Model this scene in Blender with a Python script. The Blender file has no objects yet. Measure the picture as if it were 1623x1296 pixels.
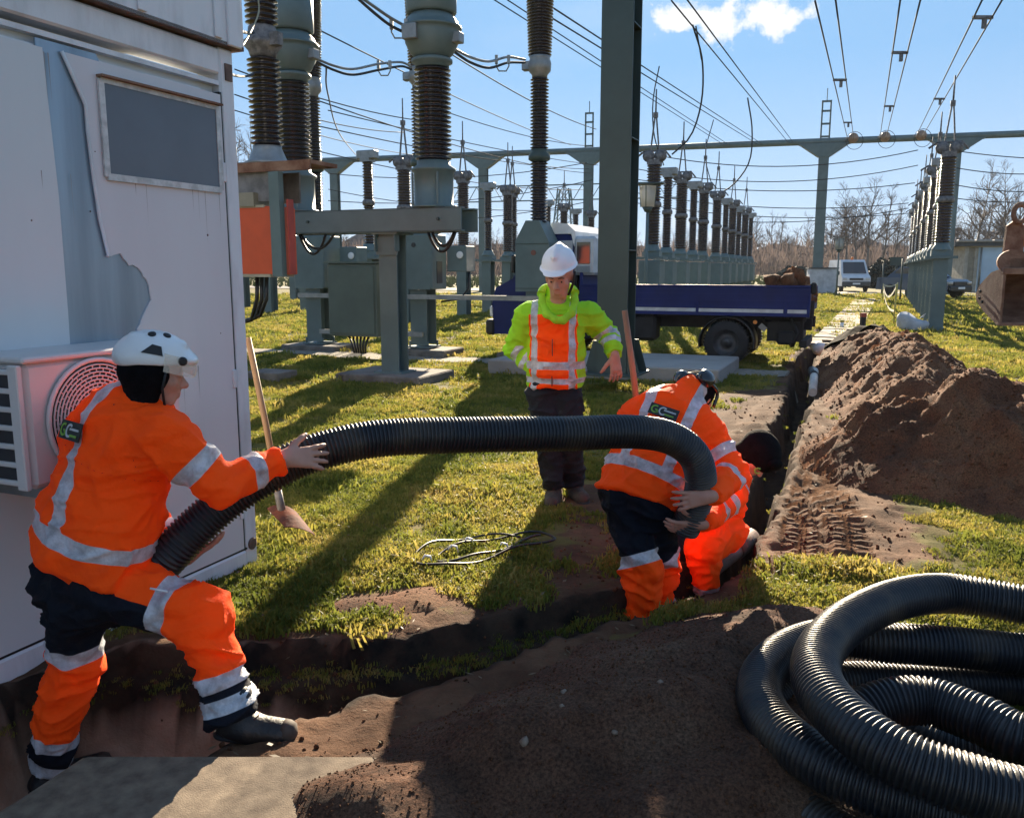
import bpy, math, random
import numpy as np
from mathutils import Vector, Matrix, Euler
SC = bpy.context.scene
COL = SC.collection
rnd = random.Random(7)
R = math.radians
# ------------------------------------------------------------------ camera
F_PX, CX, CY, EYE = 1350.0, 811.5, 648.0, 1.7
PITCH = math.atan(223.0/1350.0)
cam = bpy.data.cameras.new("camera"); camo = bpy.data.objects.new("camera", cam); COL.objects.link(camo)
cam.sensor_width = 36.0; cam.lens = 36.0*F_PX/1623.0
cam.clip_start = 0.05; cam.clip_end = 3000
camo.location = (0, 0, EYE); camo.rotation_euler = (R(90)-PITCH, 0, 0)
SC.camera = camo
# ------------------------------------------------------------------ sky, sun, exposure
SUN_AZ, SUN_EL = R(7.6), R(20.5)
W = bpy.data.worlds.new("World"); SC.world = W; W.use_nodes = True
nt = W.node_tree; nt.nodes.clear()
def wn(t, **k):
    n = nt.nodes.new(t)
    for a, b in k.items(): setattr(n, a, b)
    return n
def vmath_pre(col):
    a = wn('ShaderNodeVectorMath', operation='MULTIPLY'); nt.links.new(col, a.inputs[0]); a.inputs[1].default_value = (1/0.60, 1/1.16, 1/1.95)
    b = wn('ShaderNodeVectorMath', operation='ADD'); nt.links.new(a.outputs[0], b.inputs[0]); b.inputs[1].default_value = (1, 1, 1)
    c = wn('ShaderNodeVectorMath', operation='DIVIDE'); nt.links.new(col, c.inputs[0]); nt.links.new(b.outputs[0], c.inputs[1])
    return c.outputs[0]
wo = wn('ShaderNodeOutputWorld'); bg = wn('ShaderNodeBackground'); bg.inputs['Strength'].default_value = 0.15
sky = wn('ShaderNodeTexSky', sky_type='NISHITA'); sky.sun_disc = False
sky.sun_elevation = SUN_EL; sky.sun_rotation = SUN_AZ
sky.air_density = 1.0; sky.dust_density = 0.25; sky.ozone_density = 2.5; sky.altitude = 50
tc = wn('ShaderNodeTexCoord')
hs = wn('ShaderNodeHueSaturation'); hs.inputs['Saturation'].default_value = 1.0
# soft shoulder so the air round the sun stays blue, as in the photograph
_k = vmath_pre(sky.outputs[0])
nt.links.new(_k, hs.inputs['Color'])
# clouds: noise on the view direction, squashed towards the horizon
sep = wn('ShaderNodeSeparateXYZ'); nt.links.new(tc.outputs['Generated'], sep.inputs[0])
def M_(op, a, b=None, c=None, clamp=False):
    n = wn('ShaderNodeMath', operation=op); n.use_clamp = clamp
    for i, v in enumerate((a, b, c)):
        if v is None: continue
        if isinstance(v, (int, float)): n.inputs[i].default_value = v
        else: nt.links.new(v, n.inputs[i])
    return n.outputs[0]
def vmath(op, a, b):
    n = wn('ShaderNodeVectorMath', operation=op)
    nt.links.new(a, n.inputs[0])
    if isinstance(b, tuple): n.inputs[1].default_value = b
    else: nt.links.new(b, n.inputs[1])
    return n
zc = M_('MAXIMUM', sep.outputs[2], 0.0)
den = M_('ADD', zc, 0.10)
comb = wn('ShaderNodeCombineXYZ')
nt.links.new(M_('DIVIDE', sep.outputs[0], den), comb.inputs[0]); nt.links.new(M_('DIVIDE', sep.outputs[1], den), comb.inputs[1])
nz = wn('ShaderNodeTexNoise'); nz.inputs['Scale'].default_value = 0.55; nz.inputs['Detail'].default_value = 7; nz.inputs['Roughness'].default_value = 0.55
nt.links.new(comb.outputs[0], nz.inputs['Vector'])
wisps = M_('MULTIPLY', M_('SUBTRACT', nz.outputs[0], 0.52, clamp=True), 1.1, clamp=True)
# low bank of cloud just above the horizon
nz2 = wn('ShaderNodeTexNoise'); nz2.inputs['Scale'].default_value = 7.0; nz2.inputs['Detail'].default_value = 6
m2 = vmath('MULTIPLY', tc.outputs['Generated'], (1, 1, 4.0)); nt.links.new(m2.outputs[0], nz2.inputs['Vector'])
bank = M_('SUBTRACT', M_('MULTIPLY', M_('SUBTRACT', 0.085, zc), 12.0), M_('MULTIPLY', M_('SUBTRACT', 0.58, nz2.outputs[0]), 3.2))
bank = M_('MULTIPLY', bank, 0.85, clamp=True)
# the one bright cumulus
def dirpx(px, py):
    dx = (px-CX)/F_PX; dy = -(py-CY)/F_PX
    v = Vector((dx, math.cos(PITCH)+dy*math.sin(PITCH), -math.sin(PITCH)+dy*math.cos(PITCH))); return v.normalized()
def puff(px, py, sx, sz):
    d = dirpx(px, py)
    s = vmath('SUBTRACT', tc.outputs['Generated'], tuple(d)); m = vmath('MULTIPLY', s.outputs[0], (1/sx, 1/sz*0.6, 1/sz))
    l = wn('ShaderNodeVectorMath', operation='LENGTH'); nt.links.new(m.outputs[0], l.inputs[0])
    return M_('SUBTRACT', 1.0, l.outputs['Value'])
nz3 = wn('ShaderNodeTexNoise'); nz3.inputs['Scale'].default_value = 30.0; nz3.inputs['Detail'].default_value = 7; nz3.inputs['Roughness'].default_value = 0.6
nt.links.new(tc.outputs['Generated'], nz3.inputs['Vector'])
pf = puff(1152, 36, 0.082, 0.026)
pf = M_('MAXIMUM', pf, puff(1205, 26, 0.050, 0.032))
pf = M_('MAXIMUM', pf, puff(1090, 34, 0.040, 0.018))
cum = M_('MULTIPLY', M_('ADD', pf, M_('MULTIPLY', M_('SUBTRACT', nz3.outputs[0], 0.56), 3.4)), 2.2, clamp=True)
hazeband = M_('SUBTRACT', 0.42, M_('MULTIPLY', zc, 1.9), clamp=True)
mask = M_('MAXIMUM', M_('MAXIMUM', M_('MAXIMUM', wisps, hazeband), bank), cum)
mx = wn('ShaderNodeMix', data_type='RGBA'); nt.links.new(mask, mx.inputs[0])
nt.links.new(hs.outputs[0], mx.inputs[6]); mx.inputs[7].default_value = (1.75, 1.78, 1.82, 1)
nt.links.new(mx.outputs[2], bg.inputs['Color']); nt.links.new(bg.outputs[0], wo.inputs[0])
sl = bpy.data.lights.new("sun", 'SUN'); slo = bpy.data.objects.new("sun", sl); COL.objects.link(slo)
sl.energy = 5.0; sl.angle = R(0.5); sl.color = (1.0, 0.84, 0.62)
slo.rotation_euler = (-(R(90)-SUN_EL), 0, -SUN_AZ)
SC.view_settings.view_transform = 'Standard'; SC.view_settings.look = 'None'
SC.view_settings.exposure = 2.0; SC.view_settings.gamma = 1.0; SC.view_settings.use_curve_mapping = False
SC.render.engine = 'CYCLES'
SC.cycles.max_bounces = 6; SC.cycles.transparent_max_bounces = 8

# ------------------------------------------------------------------ from the photograph's rays to points in the yard
def ray(px, py):
    dx = (px-CX)/F_PX; dy = -(py-CY)/F_PX
    return Vector((dx, math.cos(PITCH)+dy*math.sin(PITCH), -math.sin(PITCH)+dy*math.cos(PITCH)))
def G(px, py, z=0.0):
    d = ray(px, py); t = (z-EYE)/d.z
    return Vector((d.x*t, d.y*t, z))
def P(px, py, Y):
    d = ray(px, py); t = Y/d.y
    return Vector((d.x*t, Y, EYE+d.z*t))
YAW = R(22.7)
AX = Vector((math.sin(YAW), math.cos(YAW), 0))      # the yard's long axis
BX = Vector((math.cos(YAW), -math.sin(YAW), 0))     # across the yard
ROT = -YAW

# ------------------------------------------------------------------ numpy noise
def _h(ix, iy, iz, s):
    n = (ix.astype(np.int64)*374761393 + iy.astype(np.int64)*668265263 + iz.astype(np.int64)*2147483647 + s*1013904223) & 0xffffffff
    n = ((n ^ (n >> 13))*1274126177) & 0xffffffff
    n = ((n ^ (n >> 16))*2246822519) & 0xffffffff
    return ((n ^ (n >> 15)) & 0xffffff)/float(0xffffff)
def vnoise(P3, s=0):
    P3 = np.asarray(P3, float); f = np.floor(P3); u = P3-f; u = u*u*(3-2*u); i = f.astype(np.int64)
    r = 0
    for a in (0, 1):
        for b in (0, 1):
            for c in (0, 1):
                w = (u[..., 0] if a else 1-u[..., 0])*(u[..., 1] if b else 1-u[..., 1])*(u[..., 2] if c else 1-u[..., 2])
                r = r + w*_h(i[..., 0]+a, i[..., 1]+b, i[..., 2]+c, s)
    return r*2-1
def fbm(P3, o=4, s=0, g=0.5):
    r = 0; a = 1; t = 0; q = np.asarray(P3, float)
    for k in range(o):
        r = r+a*vnoise(q, s+k*17); t += a; a *= g; q = q*2.03+5.1
    return r/t
def xy3(x, y, sc, z=0.0):
    return np.stack([np.asarray(x)*sc, np.asarray(y)*sc, np.zeros_like(np.asarray(x, float))+z], -1)
def sstep(a, b, x):
    t = np.clip((x-a)/(b-a), 0, 1); return t*t*(3-2*t)

# ------------------------------------------------------------------ materials
MATS = {}
def new_mat(name):
    m = bpy.data.materials.new(name); m.use_nodes = True
    return m, m.node_tree, m.node_tree.nodes['Principled BSDF']
def L(nt_, a, b): nt_.links.new(a, b)
def mat(name, col, rough=0.6, metal=0.0, var=0.12, scale=3.0, bump=0.0, bscale=40.0, col2=None, spots=0.5, coat=0.0, stretch=(1, 1, 1), spec=0.5, sharp=0.12, transl=0.0):
    if name in MATS: return MATS[name]
    m, t, b = new_mat(name)
    tcn = t.nodes.new('ShaderNodeTexCoord'); mp = t.nodes.new('ShaderNodeMapping'); mp.inputs['Scale'].default_value = stretch
    L(t, tcn.outputs['Object'], mp.inputs[0])
    n = t.nodes.new('ShaderNodeTexNoise'); n.inputs['Scale'].default_value = scale; n.inputs['Detail'].default_value = 6; n.inputs['Roughness'].default_value = 0.6
    L(t, mp.outputs[0], n.inputs['Vector'])
    cr = t.nodes.new('ShaderNodeValToRGB')
    c2 = col2 if col2 else tuple(c*(1-2.2*var) for c in col)
    cr.color_ramp.elements[0].position = max(0, spots-sharp); cr.color_ramp.elements[1].position = min(1, spots+sharp)
    cr.color_ramp.elements[0].color = (*c2, 1); cr.color_ramp.elements[1].color = (*col, 1)
    L(t, n.outputs[0], cr.inputs[0])
    L(t, cr.outputs[0], b.inputs['Base Color'])
    b.inputs['Roughness'].default_value = rough; b.inputs['Metallic'].default_value = metal
    b.inputs['Specular IOR Level'].default_value = spec
    if coat: b.inputs['Coat Weight'].default_value = coat; b.inputs['Coat Roughness'].default_value = 0.08
    if bump:
        n2 = t.nodes.new('ShaderNodeTexNoise'); n2.inputs['Scale'].default_value = bscale; n2.inputs['Detail'].default_value = 5
        L(t, mp.outputs[0], n2.inputs['Vector'])
        bp = t.nodes.new('ShaderNodeBump'); bp.inputs['Strength'].default_value = bump; bp.inputs['Distance'].default_value = 0.02
        L(t, n2.outputs[0], bp.inputs['Height']); L(t, bp.outputs[0], b.inputs['Normal'])
    if transl:
        tr = t.nodes.new('ShaderNodeBsdfTranslucent'); L(t, cr.outputs[0], tr.inputs[0])
        ms = t.nodes.new('ShaderNodeMixShader'); ms.inputs[0].default_value = transl
        o = t.nodes['Material Output']; L(t, b.outputs[0], ms.inputs[1]); L(t, tr.outputs[0], ms.inputs[2]); L(t, ms.outputs[0], o.inputs[0])
    MATS[name] = m
    return m
def steel():   return mat('green_grey_painted_steel', (0.118, 0.168, 0.170), 0.5, 0.0, 0.10, 1.6, 0.04, 60)
def steel_dk():return mat('dark_green_steel', (0.045, 0.072, 0.066), 0.5, 0.0, 0.10, 1.3, 0.04, 60)
def galv():    return mat('galvanised_steel', (0.30, 0.31, 0.31), 0.45, 0.6, 0.12, 5.0, 0.03, 50)
def porc():    return mat('brown_porcelain', (0.030, 0.013, 0.010), 0.18, 0.0, 0.15, 4.0, coat=0.6)
def porc_dk(): return mat('dark_brown_porcelain', (0.016, 0.010, 0.011), 0.20, 0.0, 0.15, 4.0, coat=0.5)
def rusty():   return mat('rusty_steel', (0.27, 0.155, 0.10), 0.8, 0.0, 0.2, 3.5, 0.25, 35, col2=(0.13, 0.05, 0.026), spots=0.5)
def wire_m():  return mat('dull_wire', (0.05, 0.052, 0.055), 0.8, 0, 0.1, spec=.25)
def rubber():  return mat('black_rubber', (0.016, 0.016, 0.018), 0.75, 0.0, 0.15, 9.0, 0.1, 60)
def concrete():return mat('concrete', (0.30, 0.28, 0.25), 0.9, 0.0, 0.16, 2.2, 0.35, 45)
def wood():    return mat('shovel_wood', (0.36, 0.20, 0.10), 0.6, 0.0, 0.16, 6.0, 0.1, 50, stretch=(1, 1, 0.1))
def skin():    return mat('skin', (0.48, 0.24, 0.17), 0.5, 0.0, 0.06, 12.0, 0.06, 200)
def white_p(): return mat('white_paint', (0.78, 0.79, 0.80), 0.35, 0.0, 0.04, 4.0)
def black_p(): return mat('black_plastic', (0.014, 0.014, 0.016), 0.4, 0.0, 0.1, 9.0)
def glass_dk():return mat('dark_glass', (0.03, 0.035, 0.045), 0.06, 0.0, 0.05, 1.0, coat=0.5)
def soil_m(name='soil', a=(0.200, 0.102, 0.052), b=(0.080, 0.040, 0.022), rough=0.95):
    if name in MATS: return MATS[name]
    m, t, bs = new_mat(name)
    geo = t.nodes.new('ShaderNodeNewGeometry')
    n = t.nodes.new('ShaderNodeTexNoise'); n.inputs['Scale'].default_value = 1.7; n.inputs['Detail'].default_value = 9; n.inputs['Roughness'].default_value = 0.68
    L(t, geo.outputs['Position'], n.inputs['Vector'])
    cr = t.nodes.new('ShaderNodeValToRGB'); e = cr.color_ramp.elements
    e[0].position = 0.36; e[0].color = (*b, 1); e[1].position = 0.62; e[1].color = (*a, 1)
    k = e.new(0.48); k.color = (a[0]*0.8, a[1]*0.66, a[2]*0.62, 1)
    L(t, n.outputs[0], cr.inputs[0])
    gr = t.nodes.new('ShaderNodeTexNoise'); gr.inputs['Scale'].default_value = 85; gr.inputs['Detail'].default_value = 4; gr.inputs['Roughness'].default_value = 0.75; L(t, geo.outputs['Position'], gr.inputs['Vector'])
    mr = t.nodes.new('ShaderNodeMapRange'); mr.inputs[1].default_value = .36; mr.inputs[2].default_value = .66; mr.inputs[3].default_value = .42; mr.inputs[4].default_value = 1.45; L(t, gr.outputs[0], mr.inputs[0])  # dark speckle painted into the soil colour for shade in crumb crevices
    vm_ = t.nodes.new('ShaderNodeVectorMath'); vm_.operation = 'SCALE'; L(t, cr.outputs[0], vm_.inputs[0]); L(t, mr.outputs[0], vm_.inputs[3]); L(t, vm_.outputs[0], bs.inputs['Base Color'])
    bs.inputs['Roughness'].default_value = rough; bs.inputs['Specular IOR Level'].default_value = 0.2
    n2 = t.nodes.new('ShaderNodeTexNoise'); n2.inputs['Scale'].default_value = 38; n2.inputs['Detail'].default_value = 9; n2.inputs['Roughness'].default_value = 0.74
    L(t, geo.outputs['Position'], n2.inputs['Vector'])
    bp = t.nodes.new('ShaderNodeBump'); bp.inputs['Strength'].default_value = 1.0; bp.inputs['Distance'].default_value = 0.022
    L(t, n2.outputs[0], bp.inputs['Height']); L(t, bp.outputs[0], bs.inputs['Normal'])
    MATS[name] = m
    return m

# ------------------------------------------------------------------ mesh builder
class MB:
    def __init__(s): s.v = []; s.f = []; s.sm = []
    def add(s, vs, fs, smooth=False):
        o = len(s.v); s.v += [tuple(v) for v in vs]; s.f += [tuple(i+o for i in f) for f in fs]; s.sm += [smooth]*len(fs); return s
    def box(s, c, size, rz=0.0, rot=None, bev=0.0):
        c = Vector(c); hx, hy, hz = size[0]/2, size[1]/2, size[2]/2
        M = rot if rot is not None else Matrix.Rotation(rz, 3, 'Z')
        b = min(bev, hx*.6, hy*.6, hz*.6)
        if b <= 0:
            vs = [c+M @ Vector((x*hx, y*hy, z*hz)) for x in (-1, 1) for y in (-1, 1) for z in (-1, 1)]
            return s.add(vs, [(0, 1, 3, 2), (4, 6, 7, 5), (0, 4, 5, 1), (2, 3, 7, 6), (0, 2, 6, 4), (1, 5, 7, 3)])
        vs = []; idx = {}
        for x in (-1, 1):
            for y in (-1, 1):
                for z in (-1, 1):
                    for ax in range(3):
                        q = [x*(hx-b), y*(hy-b), z*(hz-b)]; q[ax] = (x*hx, y*hy, z*hz)[ax]
                        idx[(x, y, z, ax)] = len(vs); vs.append(c+M @ Vector(q))
        fs = []
        for ax in range(3):
            o = [a for a in range(3) if a != ax]
            for sg in (-1, 1):
                q = []
                for u, w in ((-1, -1), (1, -1), (1, 1), (-1, 1)):
                    k = [0, 0, 0]; k[ax] = sg; k[o[0]] = u; k[o[1]] = w; q.append(idx[(*k, ax)])
                if (sg > 0) == (ax == 1): q = q[::-1]
                fs.append(tuple(q))
        for ax in range(3):
            o = [a for a in range(3) if a != ax]
            for u in (-1, 1):
                for w in (-1, 1):
                    k0 = [0, 0, 0]; k0[ax] = -1; k0[o[0]] = u; k0[o[1]] = w; k1 = list(k0); k1[ax] = 1
                    fs.append((idx[(*k0, o[0])], idx[(*k1, o[0])], idx[(*k1, o[1])], idx[(*k0, o[1])]))
        for x in (-1, 1):
            for y in (-1, 1):
                for z in (-1, 1): fs.append((idx[(x, y, z, 0)], idx[(x, y, z, 1)], idx[(x, y, z, 2)]))
        return s.add(vs, fs)
    def lathe(s, prof, c=(0, 0, 0), n=16, axis=None, smooth=True, cap=True):
        c = Vector(c); M = Matrix.Identity(3)
        if axis is not None: M = Vector((0, 0, 1)).rotation_difference(Vector(axis).normalized()).to_matrix()
        vs = []
        for r, z in prof:
            for k in range(n):
                a = 2*math.pi*k/n; vs.append(c+M @ Vector((r*math.cos(a), r*math.sin(a), z)))
        fs = []
        for i in range(len(prof)-1):
            for k in range(n): fs.append((i*n+k, i*n+(k+1) % n, (i+1)*n+(k+1) % n, (i+1)*n+k))
        s.add(vs, fs, smooth)
        if cap:
            o = len(s.v)-len(vs)
            s.f.append(tuple(o+k for k in range(n))[::-1]); s.f.append(tuple(o+(len(prof)-1)*n+k for k in range(n))); s.sm += [False, False]
        return s
    def tube(s, pts, r, n=8, smooth=True, cap=True, closed=False):
        pts = [Vector(p) for p in pts]; m = len(pts)
        rr = r if isinstance(r, (list, tuple, np.ndarray)) else [r]*m
        T = []
        for i in range(m):
            a = pts[(i-1) % m] if (closed or i > 0) else pts[i]; b = pts[(i+1) % m] if (closed or i < m-1) else pts[i]
            d = b-a; T.append(d.normalized() if d.length > 1e-9 else Vector((0, 0, 1)))
        u = T[0].orthogonal().normalized(); vs = []
        for i in range(m):
            if i: u = T[i-1].rotation_difference(T[i]) @ u
            u = (u-T[i]*u.dot(T[i])).normalized(); w = T[i].cross(u)
            for k in range(n):
                a = 2*math.pi*k/n; vs.append(pts[i]+(u*math.cos(a)+w*math.sin(a))*rr[i])
        fs = []
        for i in range(m-1 + (1 if closed else 0)):
            j = (i+1) % m
            for k in range(n): fs.append((i*n+k, i*n+(k+1) % n, j*n+(k+1) % n, j*n+k))
        o = len(s.v); s.add(vs, fs, smooth)
        if cap and not closed:
            s.f.append(tuple(o+k for k in range(n))[::-1]); s.f.append(tuple(o+(m-1)*n+k for k in range(n))); s.sm += [False, False]
        return s
    def prism(s, poly, o, ux, uy, un):
        """poly: 2-D outline; o origin; ux, uy in-plane axes; un thickness vector"""
        o = Vector(o); ux = Vector(ux); uy = Vector(uy); un = Vector(un); n = len(poly)
        a = [o+ux*p[0]+uy*p[1] for p in poly]; b = [p+un for p in a]
        fs = [tuple(range(n)), tuple(range(2*n-1, n-1, -1))] + [(i, i+n, (i+1) % n+n, (i+1) % n) for i in range(n)]
        return s.add(a+b, fs)
    def bar(s, a, b, w, h=None):
        """rectangular bar from a to b"""
        a = Vector(a); b = Vector(b); d = b-a; h = w if h is None else h
        q = d.to_track_quat('Z', 'Y').to_matrix()
        return s.box((a+b)/2, (w, h, d.length), rot=q)
    def mesh(s, name, m):
        me = bpy.data.meshes.new(name); me.from_pydata(s.v, [], s.f); me.materials.append(m)
        me.polygons.foreach_set('use_smooth', s.sm); me.update(); return me

def tag(o, label=None, cat=None, group=None, kind=None):
    if label: o['label'] = label
    if cat: o['category'] = cat
    if group: o['group'] = group
    if kind: o['kind'] = kind
    return o
def thing(name, loc, label, cat, rz=0.0, group=None):
    o = bpy.data.objects.new(name, None); COL.objects.link(o); o.empty_display_size = 0.2
    o.location = loc; o.rotation_euler = (0, 0, rz)
    return tag(o, label, cat, group)
def link(name, me, parent=None, world=False):
    o = bpy.data.objects.new(name, me); COL.objects.link(o)
    if parent is not None:
        o.parent = parent
        if world:
            t = parent
            M = Matrix.Identity(4)
            while t is not None:
                M = (Matrix.LocRotScale(t.location, t.rotation_euler, t.scale)) @ M; t = t.parent
            if o.data.users == 1:
                o.data.transform(M.inverted())
    return o
def part(name, mb, m, parent=None, world=False):
    return link(name, mb.mesh(name, m), parent, world)
def solo(name, mb, m, loc, label, cat, group=None):
    """a thing that is one mesh given in world coordinates"""
    o = link(name, mb.mesh(name, m)); loc = Vector(loc)
    o.data.transform(Matrix.Translation(-loc)); o.location = loc
    return tag(o, label, cat, group)
def kids(o): return [c for c in bpy.data.objects if c.parent == o]
KID = {}
def copy_tree(o, parent=None):
    if o not in KID: KID[o] = [c for c in bpy.data.objects if c.parent == o]
    c = o.copy(); COL.objects.link(c)
    if parent is not None: c.parent = parent
    for ch in KID[o]: copy_tree(ch, c)
    return c
def sag(a, b, s, n=14):
    a = Vector(a); b = Vector(b)
    return [a.lerp(b, i/n)-Vector((0, 0, s*4*(i/n)*(1-i/n))) for i in range(n+1)]
def spline(pts, step):
    """Catmull-Rom through pts, resampled at an even step"""
    p = [Vector(q) for q in pts]; p = [p[0]*2-p[1]]+p+[p[-1]*2-p[-2]]; out = []
    for i in range(1, len(p)-2):
        a, b, c, d = p[i-1], p[i], p[i+1], p[i+2]
        for k in range(40):
            t = k/40; out.append(0.5*((2*b)+(c-a)*t+(2*a-5*b+4*c-d)*t*t+(-a+3*b-3*c+d)*t**3))
    out.append(p[-2]); A = np.array([tuple(q) for q in out]); ds = np.r_[0, np.cumsum(np.linalg.norm(np.diff(A, axis=0), axis=1))]
    n = max(2, int(ds[-1]/step)); s = np.linspace(0, ds[-1], n+1)
    return np.stack([np.interp(s, ds, A[:, k]) for k in range(3)], -1)
# ================================================================== GROUND, TRENCH, SOIL
FARLIP = [(8.6, 24.0), (6.9, 19.4), (5.35, 16.0), (3.28, 10.2), (2.47, 8.3), (1.75, 6.2), (1.42, 5.35), (1.05, 4.75), (0.60, 4.34), (0.22, 4.12), (-0.2, 3.80), (-0.6, 3.68), (-1.2, 3.62), (-1.75, 3.62), (-2.05, 3.30), (-2.4, 2.4), (-2.8, 1.4)]
NEARLIP = [(-1.75, 1.4), (-1.55, 2.0), (-1.42, 2.45), (-1.10, 2.66), (-0.86, 2.98), (-0.29, 3.30), (0.26, 3.70), (0.60, 3.95), (1.06, 4.22), (1.42, 4.75), (1.72, 5.45), (2.22, 6.7), (2.84, 8.29), (3.83, 10.7), (5.75, 16.0), (7.2, 19.4), (8.95, 24.0)]
TPOLY = np.array(FARLIP+NEARLIP)
def seg_d(x, y, pts, closed=False):
    p = np.array(pts); d = np.full(np.shape(x), 1e9)
    n = len(p) if closed else len(p)-1
    for i in range(n):
        a = p[i]; b = p[(i+1) % len(p)]; e = b-a; t = np.clip(((x-a[0])*e[0]+(y-a[1])*e[1])/(e@e), 0, 1)
        d = np.minimum(d, np.hypot(x-a[0]-t*e[0], y-a[1]-t*e[1]))
    return d
def inside(x, y, p):
    c = np.zeros(np.shape(x), bool); n = len(p)
    for i in range(n):
        a = p[i]; b = p[(i+1) % n]
        if a[1] == b[1]: continue
        k = ((a[1] > y) != (b[1] > y)) & (x < (b[0]-a[0])*(y-a[1])/(b[1]-a[1])+a[0]); c ^= k
    return c
TRACK = [(2.75, 8.6), (2.45, 7.0), (2.22, 6.0), (1.98, 5.2), (1.78, 4.6)]
def trench(x, y):
    """depth of the trench and distance to its lip (negative inside)"""
    jx = x+0.05*vnoise(xy3(x, y, 3.1), 3)+0.025*vnoise(xy3(x, y, 11), 5); jy = y+0.05*vnoise(xy3(x, y, 3.3), 4)+0.025*vnoise(xy3(x, y, 12), 6)
    ins = inside(jx, jy, TPOLY)
    df = seg_d(jx, jy, FARLIP); dn = seg_d(jx, jy, NEARLIP)
    dep = 0.50+0.05*vnoise(xy3(x, y, 1.5), 8)
    dep = dep*(0.55+0.45*sstep(24, 20, y))
    led = sstep(0.9, 0.45, x)*sstep(-2.0, -1.5, x)
    zf = -0.13*sstep(0, 0.05, df)-(dep-0.13)*sstep(0.02+0.13*led, 0.07+0.17*led, df)
    zn = -dep*sstep(0, 0.10, dn)
    z = np.where(ins, np.maximum(zf, zn), 0.0)
    return z, np.where(ins, -np.minimum(df, dn), np.minimum(df, dn))
def ground_z(x, y):
    x = np.asarray(x, float); y = np.asarray(y, float)
    near = (y < 26) & (y > 0)
    tz, td = trench(x, y)
    und = 0.035*fbm(xy3(x, y, 0.45), 3, 11)+0.014*vnoise(xy3(x, y, 3.0), 12)
    base = und*np.where(near, 1, 1.0)
    rough = sstep(0.5, 0.0, td)*sstep(24, 20, y)
    base = base+rough*(0.03*fbm(xy3(x, y, 6.0), 4, 21)+0.02*np.abs(vnoise(xy3(x, y, 15), 22)))
    # churned ground between trench and heap, with the print of a tyre
    dt = seg_d(x, y, TRACK); tm = sstep(0.9, 0.5, dt)*sstep(0.02, 0.1, td)
    base = base+tm*0.045*fbm(xy3(x, y, 5.0), 4, 31)
    along = (x*0.22+y*0.975); inn = sstep(0.30, 0.24, dt)*sstep(4.55, 4.9, y)*sstep(8.2, 7.0, y)
    gl = np.maximum(0, sstep(0.25, 0.6, np.abs(((along/0.095) % 1)-0.5)*2)-0.6*(np.abs(x-0.25*(y-5.2)-1.98) < 0.025))
    base = base+inn*(-0.045+0.038*gl)*(td > 0.05)
    far = sstep(40, 400, np.hypot(x, y)); base = base*(1-sstep(30, 60, y))
    return base+tz, td
def soilmask(x, y, td):
    m = sstep(0.30, 0.03, td)*0.9
    m = np.where(td < 0, 1.0, m)
    dt = seg_d(x, y, TRACK); m = np.maximum(m, sstep(0.95, 0.35, dt)*0.95*sstep(4.5, 5.0, y+0.3*(x-1.9)))
    m = np.maximum(m, sstep(1.1, 0.4, seg_d(x, y, [(0.55, 4.35), (0.85, 5.0), (0.75, 6.1)])/0.75)*0.72)
    m = np.maximum(m, sstep(0.42, 0.2, seg_d(x, y, [(-0.75, 4.0), (-0.45, 4.1)]))*0.75)
    m = np.maximum(m, sstep(1.3, 0.4, seg_d(x, y, [(3.0, 8.2), (4.7, 12.5), (6.2, 15.5), (8.0, 20.0)]))*0.9)
    m = np.maximum(m, sstep(0.75, 0.2, seg_d(x, y, [(2.0, 8.0), (3.4, 11.6)]))*0.9)
    m = np.maximum(m, sstep(0.5, 0.2, seg_d(x, y, [(-0.95, 2.75), (-0.2, 2.95), (0.5, 3.4)]))*0.82)
    return m
def ramp(lo, hi, d0, grow_from=None, k=0.0):
    out = [lo]
    while out[-1] < hi: out.append(out[-1]+(d0 if grow_from is None or out[-1] < grow_from else max(d0, d0+(out[-1]-grow_from)*k)))
    return out
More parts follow.
